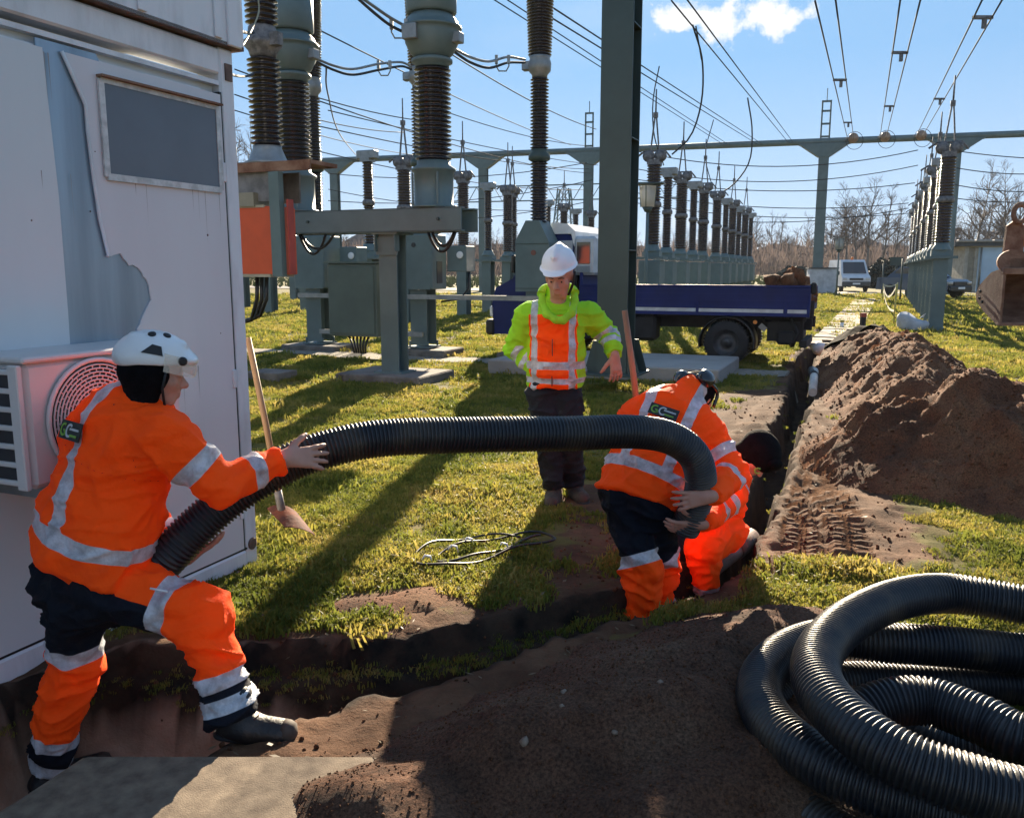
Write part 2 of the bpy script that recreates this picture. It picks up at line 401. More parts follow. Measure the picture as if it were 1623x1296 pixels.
def build_ground():
    ys = ramp(1.0, 900, 0.03, 5.5, 0.011)
    xr = ramp(3.2, 900, 0.036, 4.5, 0.03); xl = ramp(2.6, 900, 0.036, 2.8, 0.03)
    xm = list(np.arange(-2.6, 3.2, 0.032))
    xs = np.array([-v for v in xl[::-1]]+xm[1:]+xr); ys = np.array([-300, -100, -40, -15, -5, -1, 0.3]+ys)
    X, Y = np.meshgrid(xs, ys); Z, td = ground_z(X, Y)
    Z = Z*(Y > 0)
    m = soilmask(X, Y, td)
    n = len(xs); k = len(ys)
    V = np.stack([X, Y, Z], -1).reshape(-1, 3)
    i = (np.arange(k-1)[:, None]*n+np.arange(n-1)[None]).reshape(-1)
    Fc = np.stack([i, i+1, i+n+1, i+n], -1)
    me = bpy.data.meshes.new('ground'); me.from_pydata(V.tolist(), [], Fc.tolist())
    a = me.attributes.new('soil', 'FLOAT', 'POINT'); a.data.foreach_set('value', m.reshape(-1).astype(np.float32))
    a = me.attributes.new('trench_shade', 'FLOAT', 'POINT'); a.data.foreach_set('value', (sstep(.035, .0, td)*np.maximum(sstep(-1.0, -.7, X), (Z > -.22)*(X > -2.2))*np.where(Y > 5.5, .75, 1.0)).reshape(-1).astype(np.float32))  # mask for shade painted into the ground colour inside the trench
    a = me.attributes.new('clay', 'FLOAT', 'POINT'); a.data.foreach_set('value', (sstep(-0.5, -1.1, X)*(td < 0.02)*(Y < 4)).reshape(-1).astype(np.float32))
    me.polygons.foreach_set('use_smooth', [True]*len(Fc))
    m_, t, b = new_mat('turf_and_soil')
    geo = t.nodes.new('ShaderNodeNewGeometry')
    def noise(sc, det=6, ro=0.6):
        q = t.nodes.new('ShaderNodeTexNoise'); q.inputs['Scale'].default_value = sc; q.inputs['Detail'].default_value = det; q.inputs['Roughness'].default_value = ro
        L(t, geo.outputs['Position'], q.inputs['Vector']); return q.outputs[0]
    def rampn(src, cols):
        c = t.nodes.new('ShaderNodeValToRGB'); e = c.color_ramp.elements
        e[0].position, e[0].color = cols[0][0], (*cols[0][1], 1); e[1].position, e[1].color = cols[-1][0], (*cols[-1][1], 1)
        for p_, q in cols[1:-1]: z = e.new(p_); z.color = (*q, 1)
        L(t, src, c.inputs[0]); return c.outputs[0]
    turf = rampn(noise(0.9, 9, 0.7), [(0.34, (0.070, 0.070, 0.020)), (0.5, (0.125, 0.108, 0.030)), (0.64, (0.180, 0.135, 0.050))])
    dirt = rampn(noise(2.2, 9, 0.7), [(0.36, (0.060, 0.030, 0.017)), (0.5, (0.105, 0.054, 0.030)), (0.64, (0.160, 0.086, 0.048))])
    trench_shade = rampn(noise(4.0, 7), [(0.38, (0.011, 0.009, 0.008)), (0.62, (0.062, 0.038, 0.024))])
    clay = rampn(noise(3.0, 6), [(0.4, (0.30, 0.17, 0.11)), (0.6, (0.42, 0.27, 0.19))])
    def attr(nm):
        q = t.nodes.new('ShaderNodeAttribute'); q.attribute_name = nm; return q.outputs['Fac']
    def math_(op, a_, b_, cl=False):
        q = t.nodes.new('ShaderNodeMath'); q.operation = op; q.use_clamp = cl
        for i_, v in enumerate((a_, b_)):
            if isinstance(v, (int, float)): q.inputs[i_].default_value = v
            else: L(t, v, q.inputs[i_])
        return q.outputs[0]
    s = math_('MULTIPLY', math_('SUBTRACT', math_('ADD', attr('soil'), math_('MULTIPLY', math_('SUBTRACT', noise(3.2, 8, 0.7), 0.5), 1.6)), 0.42), 5.0, True)
    def mix(f, a_, b_):
        q = t.nodes.new('ShaderNodeMix'); q.data_type = 'RGBA'; L(t, f, q.inputs[0]); L(t, a_, q.inputs[6]); L(t, b_, q.inputs[7]); return q.outputs[2]
    L(t, mix(s, turf, mix(attr('trench_shade'), mix(attr('clay'), dirt, clay), trench_shade)), b.inputs['Base Color'])
    b.inputs['Roughness'].default_value = 0.95; b.inputs['Specular IOR Level'].default_value = 0.15
    bp = t.nodes.new('ShaderNodeBump'); bp.inputs['Strength'].default_value = 0.7; bp.inputs['Distance'].default_value = 0.02
    L(t, noise(45, 8, 0.7), bp.inputs['Height']); L(t, bp.outputs[0], b.inputs['Normal'])
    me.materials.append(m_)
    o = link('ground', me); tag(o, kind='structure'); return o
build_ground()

HEAPS = {}
def heap(name, ridge, slope, bbox, res, label, m, seed, group='heaps of dug soil along the trench', amp=1.0):
    xs = np.arange(bbox[0], bbox[1], res); ys = [bbox[2]]
    while ys[-1] < bbox[3]: ys.append(ys[-1]+max(res, res+(ys[-1]-bbox[2])*0.006))
    ys = np.array(ys); X, Y = np.meshgrid(xs, ys)
    def hh(x, y):
        jx = x+0.12*vnoise(xy3(x, y, 1.3), seed)+0.05*vnoise(xy3(x, y, 4.0), seed+1); jy = y+0.12*vnoise(xy3(x, y, 1.4), seed+2)+0.05*vnoise(xy3(x, y, 4.2), seed+3)
        h = np.full(x.shape, -9.0)
        for (a, b) in zip(ridge[:-1], ridge[1:]):
            ax, ay, ah = a[:3]; bx, by, bh = b[:3]; ex, ey = bx-ax, by-ay
            t = np.clip(((jx-ax)*ex+(jy-ay)*ey)/(ex*ex+ey*ey), 0, 1)
            d = np.hypot(jx-ax-t*ex, jy-ay-t*ey); H = ah+(bh-ah)*t
            h = np.maximum(h, H-slope*np.sqrt(d*d+0.03)+0.1*slope)
        w = sstep(-0.05, 0.25, h)
        h = h+w*amp*(0.07*(1-2*np.abs(vnoise(xy3(x, y*0.6, 1.7), seed+5)))+0.06*fbm(xy3(x, y, 4.0), 4, seed+6)+0.075*(1-2*np.abs(vnoise(np.stack([x*1.1+y*.5, y*3.6-x*1.2, x*0], -1), seed+9)))*sstep(.05,.3,h)+0.030*(1-2*np.abs(vnoise(xy3(x, y, 9), seed+7)))+0.016*np.abs(vnoise(xy3(x, y, 21), seed+8))+.012*(1-2*np.abs(vnoise(xy3(x, y, 33), seed+4)))*1.0+.009*fbm(xy3(x, y, 75), 2, seed+12))
        return h
    Hh = hh(X, Y); gz, td = ground_z(X, Y)
    g0 = np.where(td < 0, -0.05, gz)
    Hh = Hh-np.where(td < 0.06, (0.06-td)*6, 0)
    Z = g0+Hh; n = len(xs); k = len(ys)
    keep = (Hh > -0.03)
    V = np.stack([X, Y, np.maximum(Z, g0-0.06)], -1).reshape(-1, 3)
    i = (np.arange(k-1)[:, None]*n+np.arange(n-1)[None])
    kk = (keep[:-1, :-1] | keep[1:, :-1] | keep[:-1, 1:] | keep[1:, 1:]); i = i[kk]
    Fc = np.stack([i, i+1, i+n+1, i+n], -1)
    used = np.unique(Fc); mp = np.zeros(len(V), int); mp[used] = np.arange(len(used)); Fc = mp[Fc]; V = V[used]
    c = Vector(ridge[len(ridge)//2][:2]+(0,)); V = V-np.array(c)
    me = bpy.data.meshes.new(name); me.from_pydata(V.tolist(), [], Fc.tolist()); me.polygons.foreach_set('use_smooth', [True]*len(Fc)); me.materials.append(m)
    o = link(name, me); o.location = c; tag(o, label, 'soil heap', group)
    HEAPS[label] = (X, Y, Hh, Z)
    return o, X, Y, Hh, Z
SOIL = soil_m(); SOIL2 = soil_m('soil_dark', (0.165, 0.096, 0.060), (0.070, 0.040, 0.026))
h1 = heap('soil_heap', [(7.95, 19.6, .30), (6.7, 15.6, .52), (5.75, 12.6, .70), (4.95, 10.4, .60), (4.45, 9.2, .42)], 0.62, (2.7, 10.2, 8.2, 21.5), 0.032, 'long ridged heap of brown soil beside the far stretch of trench', SOIL, 40)
h2 = heap('soil_heap', [(3.25, 7.7, .34), (4.0, 7.35, .78), (4.35, 6.75, .70), (5.1, 6.3, .55), (6.2, 6.4, .5)], 0.60, (2.1, 6.4, 4.6, 9.6), 0.021, 'large dark soil heap at the right edge behind the coiled pipe', SOIL, 60)
h3 = heap('soil_heap', [(-0.36, 2.36, .17), (-0.30, 2.62, .12), (0.05, 2.72, .22), (0.45, 2.80, .27), (0.72, 3.20, .24), (1.15, 3.45, .22), (1.2, 2.9, .16), (0.8, 2.5, .25), (0.4, 2.2, .2)], 0.50, (-0.85, 1.9, 1.5, 4.1), 0.013, 'dark loose soil heap in the foreground between slab and pipe coil', SOIL2, 80, amp=0.42)
h4 = heap('soil_heap', [(-0.72, 4.02, .05), (-0.45, 4.08, .07)], 0.4, (-1.2, 0.0, 3.6, 4.5), 0.022, 'small low clod of red brown soil on the grass by the trench lip', SOIL, 90, amp=0.5)

# crumbs and clods of earth: joined loose stuff
def clod(mb, c, r, seed):
    rr = random.Random(seed); n = 6
    vs = [Vector((0, 0, 1)), Vector((0, 0, -1))]+[Vector((math.cos(2*math.pi*k/5), math.sin(2*math.pi*k/5), .45)) for k in range(5)]+[Vector((math.cos(2*math.pi*(k+.5)/5), math.sin(2*math.pi*(k+.5)/5), -.45)) for k in range(5)]
    vs = [v*(r*rr.uniform(.6, 1.25)) for v in vs]; q = Euler((rr.uniform(0, 6), rr.uniform(0, 6), rr.uniform(0, 6))).to_matrix()
    vs = [Vector(c)+q @ v for v in vs]
    fs = []
    for k in range(5):
        j = (k+1) % 5; fs += [(0, 2+k, 2+j), (1, 7+j, 7+k), (2+k, 7+k, 2+j), (2+j, 7+k, 7+j)]
    mb.add(vs, fs, True)
crumbs = MB(); rr = random.Random(3)
for (o_, X, Y, Hh, Z), n_, r0 in ((h1, 2600, .014), (h2, 5200, .009), (h3, 7000, .0038), (h4, 90, .006)):
    ii = np.argwhere(Hh > -0.02); 
    for _ in range(n_):
        a, b_ = ii[rr.randrange(len(ii))]; r_ = r0*rr.choice((.5, .6, .8, 1, 1, 1.6 if rr.random() > .6 else .8))
        clod(crumbs, (X[a, b_]+rr.uniform(-.01, .01), Y[a, b_]+rr.uniform(-.01, .01), Z[a, b_]+r_*.05), r_, rr.random())
pts = []
while len(pts) < 4200:
    x = rr.uniform(-1.6, 4); y = rr.choice((rr.uniform(2.4, 5.5), rr.uniform(4, 12)))
    pts.append((x, y))
pa = np.array(pts); gz, td = ground_z(pa[:, 0], pa[:, 1]); sm = soilmask(pa[:, 0], pa[:, 1], td)
for (x, y), z, s_, t_ in zip(pts, gz, sm, td):
    if s_ > .55 and rr.random() < .8: r_ = rr.choice((.003, .004, .005, .007, .011))*(1+.03*y); clod(crumbs, (x, y, z+r_*.3), r_, rr.random())
o = link('soil_crumbs', crumbs.mesh('soil_crumbs', SOIL)); tag(o, 'loose crumbs and clods of brown soil along the trench', 'soil crumbs', kind='stuff')
# pebbles one can pick out on the front heap
for k, (px, py, r_) in enumerate(((742, 1095, .017), (893, 1098, .014), (974, 1160, .010), (831, 1176, .015), (890, 1120, .009), (1046, 1082, .012))):
    X, Y, Hh, Z = h3[1:]; d = ray(px, py); best = None
    for q in range(200):
        t_ = 1.5+q*.015; x, y, z = d.x*t_, d.y*t_, EYE+d.z*t_
        i_ = np.clip(int((x-X[0, 0])/0.013), 0, X.shape[1]-1); j_ = np.clip(np.searchsorted(Y[:, 0], y), 0, X.shape[0]-1)
        if z < Z[j_, i_]: break
    mb = MB(); clod(mb, (x, y, z+r_*.2), r_, k+50)
    solo('pebble', mb, mat('pebble', (0.24, 0.17, 0.12), .7, var=.1, scale=30), (x, y, z), ('pale rounded pebble left on the crest of the front soil heap', 'pale pebble on the right flank of the front soil heap', 'small grey pebble low on the front soil heap', 'pinkish pebble halfway down the front soil heap', 'small tan pebble just below the crest of the front heap', 'tan pebble near the top of the front soil heap')[k], 'pebble', 'pebbles on the front soil heap')

# concrete slab in the foreground
def poly_slab(name, cs, zt, th, m, bev=.01, rough=0.0, seed=0, n=24, tint=None):
    """irregular slab: four ground corners (ccw), top at zt"""
    A, B, C, D = [Vector(c) for c in cs]; V = []; Fc = []
    for j in range(n+1):
        for i in range(n+1):
            u, v = i/n, j/n; q = (A*(1-u)+B*u)*(1-v)+(D*(1-u)+C*u)*v
            e = min(u, 1-u, v, 1-v)
            jit = vnoise(np.array([[q.x*9, q.y*9, seed]]), 5)[0]*rough*2 if e == 0 else 0
            V.append((q.x+jit, q.y+jit, zt+vnoise(np.array([[q.x*14, q.y*14, seed]]), 7)[0]*rough-(bev if e == 0 else 0)))
    for j in range(n):
        for i in range(n): a = j*(n+1)+i; Fc.append((a, a+1, a+n+2, a+n+1))
    ring = [i for i in range(n+1)]+[(j+1)*(n+1)-1 for j in range(1, n+1)]+[n*(n+1)+i for i in range(n-1, -1, -1)]+[j*(n+1) for j in range(n-1, 0, -1)]
    o0 = len(V); V += [(V[r][0]*1.0, V[r][1], zt-th) for r in ring]
    for k in range(len(ring)): Fc.append((ring[k], ring[(k+1) % len(ring)], o0+(k+1) % len(ring), o0+k)[::-1])
    return MB().add(V, Fc, False)
c4 = [G(-60, 1320, .09), G(560, 1345, .09), G(603, 1196, .09), G(132, 1196, .09)]
solo('concrete_slab', poly_slab('s', c4, .09, .16, None, rough=.0006, n=40), mat('weathered_concrete', (0.215, 0.165, 0.115), .95, var=.2, scale=13.0, bump=.22, bscale=190, col2=(0.10, 0.072, 0.050), spots=.50, sharp=.16), (c4[0]+c4[2])/2, 'weathered concrete slab dusted with soil in the bottom left corner', 'concrete slab')

# far ground sheets
def sheet(name, pts, z, m, kind='structure', sub=1):
    mb = MB(); mb.add([(p[0], p[1], z) for p in pts], [tuple(range(len(pts)))]); o = part(name, mb, m); tag(o, kind=kind); return o
asph = mat('asphalt_grey', (0.17, 0.155, 0.14), .9, var=.12, scale=.6, bump=.2)
def strip(c, a, b, wa, wb):
    """rectangle on the ground centred on c, from -a to +a along the BX axis, -b..b along AX"""
    c = Vector(c); return [c-BX*wa-AX*a, c+BX*wb-AX*a, c+BX*wb+AX*b, c-BX*wa+AX*b]
sheet('road', strip(G(1380, 466), 3.2, 3.4, 75, 40), 0.05, asph)
sheet('paved_yard', strip(G(1380, 466), 6, -3.5, 6, 3), 0.046, asph)
grav = mat('gravel', (0.30, 0.265, 0.215), .95, var=.2, scale=14, bump=.8, bscale=60)
gp = G(620, 566)
def wav(c, half, wid, m, name, z):
    mb = MB(); n = 90; top = []; bot = []
    for i in range(n+1):
        s = -half+2*half*i/n; p = Vector(c)+BX*s; w1 = wid*(1+.35*vnoise(np.array([[s*.9, 0, 1.]]), 3)[0]); w2 = wid*(1+.35*vnoise(np.array([[s*.9, 0, 7.]]), 3)[0])
        top.append(p+AX*w1); bot.append(p-AX*w2)
    V = []
    for q in bot+top:
        zz = float(ground_z(np.array([q.x]), np.array([q.y]))[0][0]); V.append((q.x, q.y, zz+z))
    mb.add(V, [(i, i+1, n+2+i, n+1+i) for i in range(n)]); o = part(name, mb, m); tag(o, kind='structure')
wav(gp, 7.5, .42, grav, 'gravel_path', .02)
# plank / slab footpath leading to the van, each slab its own piece
PA = G(1318, 548); PB = G(1372, 474)
fp = thing('footpath', PA, None, None); tag(fp, kind='structure')
dvec = (PB-PA); Lp = dvec.length; dn_ = dvec.normalized(); sd_ = Vector((dn_.y, -dn_.x, 0)); n_ = int(Lp/.62)
pm = mat('footpath_slab', (0.33, 0.27, 0.20), .9, var=.2, scale=2.5, bump=.4, col2=(0.19, .15, .11))
sme = MB().box((0, 0, 0), (1.02, .60, .06), bev=.012).mesh('paving_slab', pm)
for i in range(n_):
    o = bpy.data.objects.new('paving_slab', sme); COL.objects.link(o); o.parent = fp
    q = dn_*(i*.62); o.location = (q.x+sd_.x*rnd.uniform(-.03, .03), q.y+sd_.y*rnd.uniform(-.03, .03), .035+rnd.uniform(-.008, .012))
    o.rotation_euler = (rnd.uniform(-.012, .012), rnd.uniform(-.012, .012), math.atan2(dn_.y, dn_.x)-math.pi/2+rnd.uniform(-.02, .02))

# dead leaves, straws and crumbs lying about on the lawn
lv = MB(); rr = random.Random(31)
for k in range(900):
    y = 2.6+rr.random()**1.6*12; x = rr.uniform(-.62, .62)*y; q = Vector((x, y, 0)); a = rr.uniform(0, 6.28); ln = rr.uniform(.008, .022); w = rr.uniform(.003, .010)
    zz = float(ground_z(np.array([x]), np.array([y]))[0][0])
    if zz < -.08: continue
    u = Vector((math.cos(a), math.sin(a), rr.uniform(-.3, .5)))*ln; v = Vector((-math.sin(a), math.cos(a), rr.uniform(-.4, .4)))*w; c = Vector((x, y, zz+rr.uniform(.012, .035)))
    lv.add([c-u, c-v, c+u, c+v], [(0, 1, 2, 3)])
o = link('fallen_leaves', lv.mesh('fallen_leaves', mat('dead_leaf', (.22, .16, .09), .6, 0, .2, 3, transl=.3))); tag(o, 'dead leaves and straws scattered over the lawn', 'leaves', kind='stuff')

# ------------------------------------------------------------------ grass
def tuft_mesh(name, seed, n=26, rad=.045, h=(.025, .06), w=.0032, m=None):
    r_ = random.Random(seed); V = []; Fc = []
    for _ in range(n):
        a = r_.uniform(0, 6.28); d = rad*math.sqrt(r_.random()); x, y = d*math.cos(a), d*math.sin(a)
        hh = r_.uniform(*h); la = r_.uniform(0, 6.28); le = hh*r_.uniform(.15, .95); fa = r_.uniform(0, 3.14); wx, wy = math.cos(fa)*w, math.sin(fa)*w
        o = len(V); lx, ly = math.cos(la)*le, math.sin(la)*le
        V += [(x-wx, y-wy, -.008), (x+wx, y+wy, -.008), (x+lx*.35+wx*.8, y+ly*.35+wy*.8, hh*.6), (x+lx*.35-wx*.8, y+ly*.35-wy*.8, hh*.6), (x+lx, y+ly, hh*(.95 if le < hh*.7 else .7))]
        Fc += [(o, o+1, o+2, o+3), (o+3, o+2, o+4)]
    me = bpy.data.meshes.new(name); me.from_pydata(V, [], Fc); me.materials.append(m); return me
def grass_mat():
    m, t, b = new_mat('grass_blades')
    geo = t.nodes.new('ShaderNodeNewGeometry'); oi = t.nodes.new('ShaderNodeObjectInfo')
    n = t.nodes.new('ShaderNodeTexNoise'); n.inputs['Scale'].default_value = 1.1; n.inputs['Detail'].default_value = 7; n.inputs['Roughness'].default_value = .65
    L(t, geo.outputs['Position'], n.inputs['Vector'])
    a = t.nodes.new('ShaderNodeMath'); a.operation = 'MULTIPLY_ADD'; L(t, oi.outputs['Random'], a.inputs[0]); a.inputs[1].default_value = .22; L(t, n.outputs[0], a.inputs[2])
    cr = t.nodes.new('ShaderNodeValToRGB'); e = cr.color_ramp.elements
    e[0].position = .40; e[0].color = (.085, .110, .020, 1); e[1].position = .86; e[1].color = (.42, .32, .11, 1)
    k = e.new(.56); k.color = (.175, .190, .032, 1); k = e.new(.68); k.color = (.285, .245, .050, 1)
    L(t, a.outputs[0], cr.inputs[0]); L(t, cr.outputs[0], b.inputs['Base Color']); b.inputs['Roughness'].default_value = .6; b.inputs['Specular IOR Level'].default_value = .2
    tr = t.nodes.new('ShaderNodeBsdfTranslucent'); L(t, cr.outputs[0], tr.inputs[0]); ms = t.nodes.new('ShaderNodeMixShader'); ms.inputs[0].default_value = .5
    L(t, b.outputs[0], ms.inputs[1]); L(t, tr.outputs[0], ms.inputs[2]); L(t, ms.outputs[0], t.nodes['Material Output'].inputs[0]); return m
def clear_of(x, y):
    """things the grass does not grow through"""
    k = np.ones(len(x), bool)
    lx = (x+1.50)*BX.x+(y-4.79)*BX.y; ly = (x+1.50)*AX.x+(y-4.79)*AX.y
    k &= ~((lx < 0.02) & (ly < 0.05) & (ly > -9) & (lx > -3.2))
    for c, a, b, wa, wb in BLOCKS:
        u = (x-c[0])*BX.x+(y-c[1])*BX.y; v = (x-c[0])*AX.x+(y-c[1])*AX.y
        k &= ~((u > -wa) & (u < wb) & (v > -a) & (v < b))
    return k
def build_grass():
    rs = np.random.RandomState(5); P3 = []; S = []
    def fillband(y0, y1, dens, sc, soil_t=.5):
        area = .62*(y1*y1-y0*y0)*1.12; n = int(area*dens)
        y = np.sqrt(rs.uniform(y0*y0, y1*y1, n)); x = rs.uniform(-.66, .66, n)*y
        z, td = ground_z(x, y); s = soilmask(x, y, td)+.8*(fbm(xy3(x, y, 3.0), 4, 77))
        den = fbm(xy3(x, y, 1.9), 5, 78)
        k = (s < soil_t) & (td > .0) & clear_of(x, y) & (rs.rand(n) < .88+.9*den)
        k &= ~inside(x, y, np.array([(c.x, c.y) for c in c4])*1.0)
        ledge = (td < -.03) & (td > -.2) & (z > -.2) & (rs.rand(n) < .5); k |= ledge & clear_of(x, y)
        for X, Y, Hh, Z in HEAPS.values():
            i = np.round((x-X[0, 0])/(X[0, 1]-X[0, 0])).astype(int); ok = (i >= 0) & (i < X.shape[1]) & (y > Y[0, 0]) & (y < Y[-1, 0])
            j = np.clip(np.searchsorted(Y[:, 0], y), 0, Y.shape[0]-1); hv = np.full(n, -1.0); hv[ok] = Hh[j[ok], i[ok]]; k &= hv < .0
        P3.append(np.stack([x[k], y[k], z[k]], -1)); S.append(sc*(.7+.6*rs.rand(k.sum())+.9*(rs.rand(k.sum()) < .05))*(1+.5*den[k])*np.where(td[k] < 0, .6, 1))
    fillband(2.3, 4.4, 1300, 1.0); fillband(4.4, 7.5, 760, 1.15); fillband(7.5, 12, 330, 1.4); fillband(12, 20, 120, 1.9); fillband(20, 34, 42, 2.9); fillband(34, 56, 12, 4.2)
    Pn = np.concatenate(P3); Sn = np.concatenate(S)
    me = bpy.data.meshes.new('grass'); me.from_pydata(Pn.tolist(), [], []); a = me.attributes.new('sc', 'FLOAT', 'POINT'); a.data.foreach_set('value', Sn.astype(np.float32))
    o = link('grass', me); tag(o, 'short yellow green grass of the substation lawn', 'grass', kind='stuff')
    gm = grass_mat(); src = []
    for k in range(3):
        s_ = bpy.data.objects.new('grass_tuft', tuft_mesh('grass_tuft', k+3, n=(24, 24, 18)[k], h=((.012, .027), (.010, .021), (.016, .042))[k], m=gm)); src.append(s_)
    ng = bpy.data.node_groups.new('scatter', 'GeometryNodeTree'); ng.interface.new_socket('Geometry', in_out='INPUT', socket_type='NodeSocketGeometry'); ng.interface.new_socket('Geometry', in_out='OUTPUT', socket_type='NodeSocketGeometry')
    N = ng.nodes; gi = N.new('NodeGroupInput'); go = N.new('NodeGroupOutput'); iop = N.new('GeometryNodeInstanceOnPoints'); g2i = N.new('GeometryNodeGeometryToInstance')
    for s_ in src:
        oi = N.new('GeometryNodeObjectInfo'); oi.inputs[0].default_value = s_; ng.links.new(oi.outputs['Geometry'], g2i.inputs[0])
    ng.links.new(gi.outputs[0], iop.inputs['Points']); ng.links.new(g2i.outputs[0], iop.inputs['Instance']); iop.inputs['Pick Instance'].default_value = True
    ri = N.new('FunctionNodeRandomValue'); ri.data_type = 'INT'; ri.inputs[4].default_value = 0; ri.inputs[5].default_value = 2; ng.links.new(ri.outputs[2], iop.inputs['Instance Index'])
    rv = N.new('FunctionNodeRandomValue'); rv.data_type = 'FLOAT_VECTOR'; rv.inputs[0].default_value = (-.12, -.12, 0); rv.inputs[1].default_value = (.12, .12, 6.28); ng.links.new(rv.outputs[0], iop.inputs['Rotation'])
    at = N.new('GeometryNodeInputNamedAttribute'); at.data_type = 'FLOAT'; at.inputs[0].default_value = 'sc'; ng.links.new(at.outputs[0], iop.inputs['Scale'])
    ng.links.new(iop.outputs[0], go.inputs[0])
    md = o.modifiers.new('scatter', 'NODES'); md.node_group = ng
    return len(Pn)
# ================================================================== CONTAINER CABIN
C0 = G(408, 890)
def wallp(s, z, off=0.0): return C0+AX*s+BX*off+Vector((0, 0, z))
cab_m = mat('cabin_panel', (0.60, 0.62, 0.64), .42, 0.0, .035, 1.3, .03, 8, stretch=(1, 1, .15))
cab_f = mat('cabin_frame_paint', (0.66, 0.67, 0.70), .5, 0.0, .08, 6, .12, 40, stretch=(1, 1, .3), col2=(.5, .5, .52), spots=.42)
bare = mat('bare_zinc_sheet', (0.27, 0.35, 0.43), .32, 0.35, .22, 2.6, .05, 10, stretch=(1, 1, .08))
grime = mat('grimy_edge', (0.16, 0.10, 0.08), .8, 0, .2, 20)
con = thing('container_cabin', C0, 'white and grey site container cabin with torn cladding and a small window', 'container', ROT)
def cpart(n, mb, m, par=None): return part(n, mb, m, par or con)
# local axes: x = out of the wall, y = away from the camera, z up
mb = MB().box((-1.22, -3.05, 1.37), (2.36, 5.86, 2.58)); cpart('body', mb, cab_m)
mb = MB().box((-.07, -.055, 1.42), (.16, .11, 2.84), bev=.012); cpart('corner_post', mb, cab_f)
mb = MB().box((-.05, -3.1, 2.765), (.12, 5.98, .13), bev=.01); cpart('top_rail', mb, cab_f)
mb = MB().box((-.035, -3.1, .045), (.12, 5.98, .13), bev=.01); cpart('bottom_rail', mb, cab_f)
mb = MB().box((-.018, -3.1, 2.655), (.05, 5.96, .022)); mb.box((-.02, -3.1, 2.60), (.036, 5.7, .012)); cpart('seam', mb, cab_f)
mb = MB().box((-.012, -.118, 1.35), (.05, .014, 2.52)); mb.box((-.012, -3.0, .116), (.058, 5.8, .010)); cpart('gap', mb, black_p())
mb = MB().box((.012, -.05, 2.72), (.014, .05, .085)); cpart('casting_slot', mb, grime)
mb = MB().lathe([(.035, 0), (.035, .006), (.026, .008)], (.011, -.05, .13), 16, (1, 0, 0)); cpart('casting_hole', mb, grime)
# cladding sheets on the wall plane, each its own edge; the torn one shows bare zinc
def wsheet(name, poly, off, th, m):
    mb = MB(); mb.prism([(p[0], p[1]) for p in poly], (off, 0, 0), (0, 1, 0), (0, 0, 1), (th, 0, 0)); return cpart(name, mb, m)
rag = random.Random(4)
def ragged(pts, n, j):
    out = []
    for a, b in zip(pts[:-1], pts[1:]):
        for i in range(n): t = i/n; out.append((a[0]+(b[0]-a[0])*t+rag.uniform(-j, j), a[1]+(b[1]-a[1])*t+rag.uniform(-j, j)))
    return out+[pts[-1]]
tear = [(-1.085, 2.60), (-1.045, 2.52), (-.985, 2.40)]+[(-.985, 2.30), (-.975, 2.12), (-.957, 1.92), (-.925, 1.76)]+ragged([(-.925, 1.76), (-.86, 1.762), (-.80, 1.72), (-.735, 1.68), (-.700, 1.62), (-.685, 1.555), (-.74, 1.49), (-.765, 1.44), (-.80, 1.38), (-.79, 1.15), (-.80, .12)], 3, .010)
wsheet('zinc_sheet', [(-1.20, .122), (-.5, .122), (-.5, 1.9), (-.9, 2.63), (-1.20, 2.63)], .0, .0105, bare)
wsheet('torn_cladding', tear+[(-.126, .122), (-.126, 2.595)], .0, .0175, mat('cabin_panel_pink', (0.62, 0.60, 0.625), .42, 0.0, .035, 1.3, .03, 8, stretch=(1, 1, .15)))
wsheet('cladding', [(-5.9, .122), (-1.195, .122), (-1.158, 1.5), (-1.155, 2.0), (-1.175, 2.595), (-5.9, 2.595)], .0, .0175, cab_m)
mb = MB().tube([(.021, p[0], p[1]) for p in tear[:8]], .008, 6); cpart('peeled_edge', mb, cab_f)
# dirt specks and scratches that belong to the wall: small dents
mb = MB()
for _ in range(26):
    y, z = rag.uniform(-1.9, -.2), rag.uniform(.4, 2.4)
    if -.95 < y < -.15 and z > 2.0: continue
    mb.lathe([(rag.uniform(.003, .007), 0), (.001, .0012)], (.0176, y, z), 6, (1, 0, 0))
tag(cpart('chips', mb, grime), kind='stuff')
# vertical grime runs below the window and seams, thin raised drips of dirt
mb = MB()
for _ in range(34):
    y = rag.uniform(-1.95, -.15); z1 = rag.choice((2.10, 2.58, 1.2, .5)); ln = rag.uniform(.05, .30); w = rag.uniform(.001, .003)
    if -.95 < y < -.15 and z1 == 2.58: continue
    mb.add([(.0180, y-w, z1), (.0180, y+w, z1), (.0180, y, z1-ln)], [(0, 1, 2)])
tag(cpart('grime_runs', mb, mat('grime_run', (.30, .27, .25), .7)), kind='stuff')
for z in (2.2, 1.1, .35): cpart('hinge', MB().box((.02, -.135, z), (.02, .028, .10), bev=.004), cab_f)
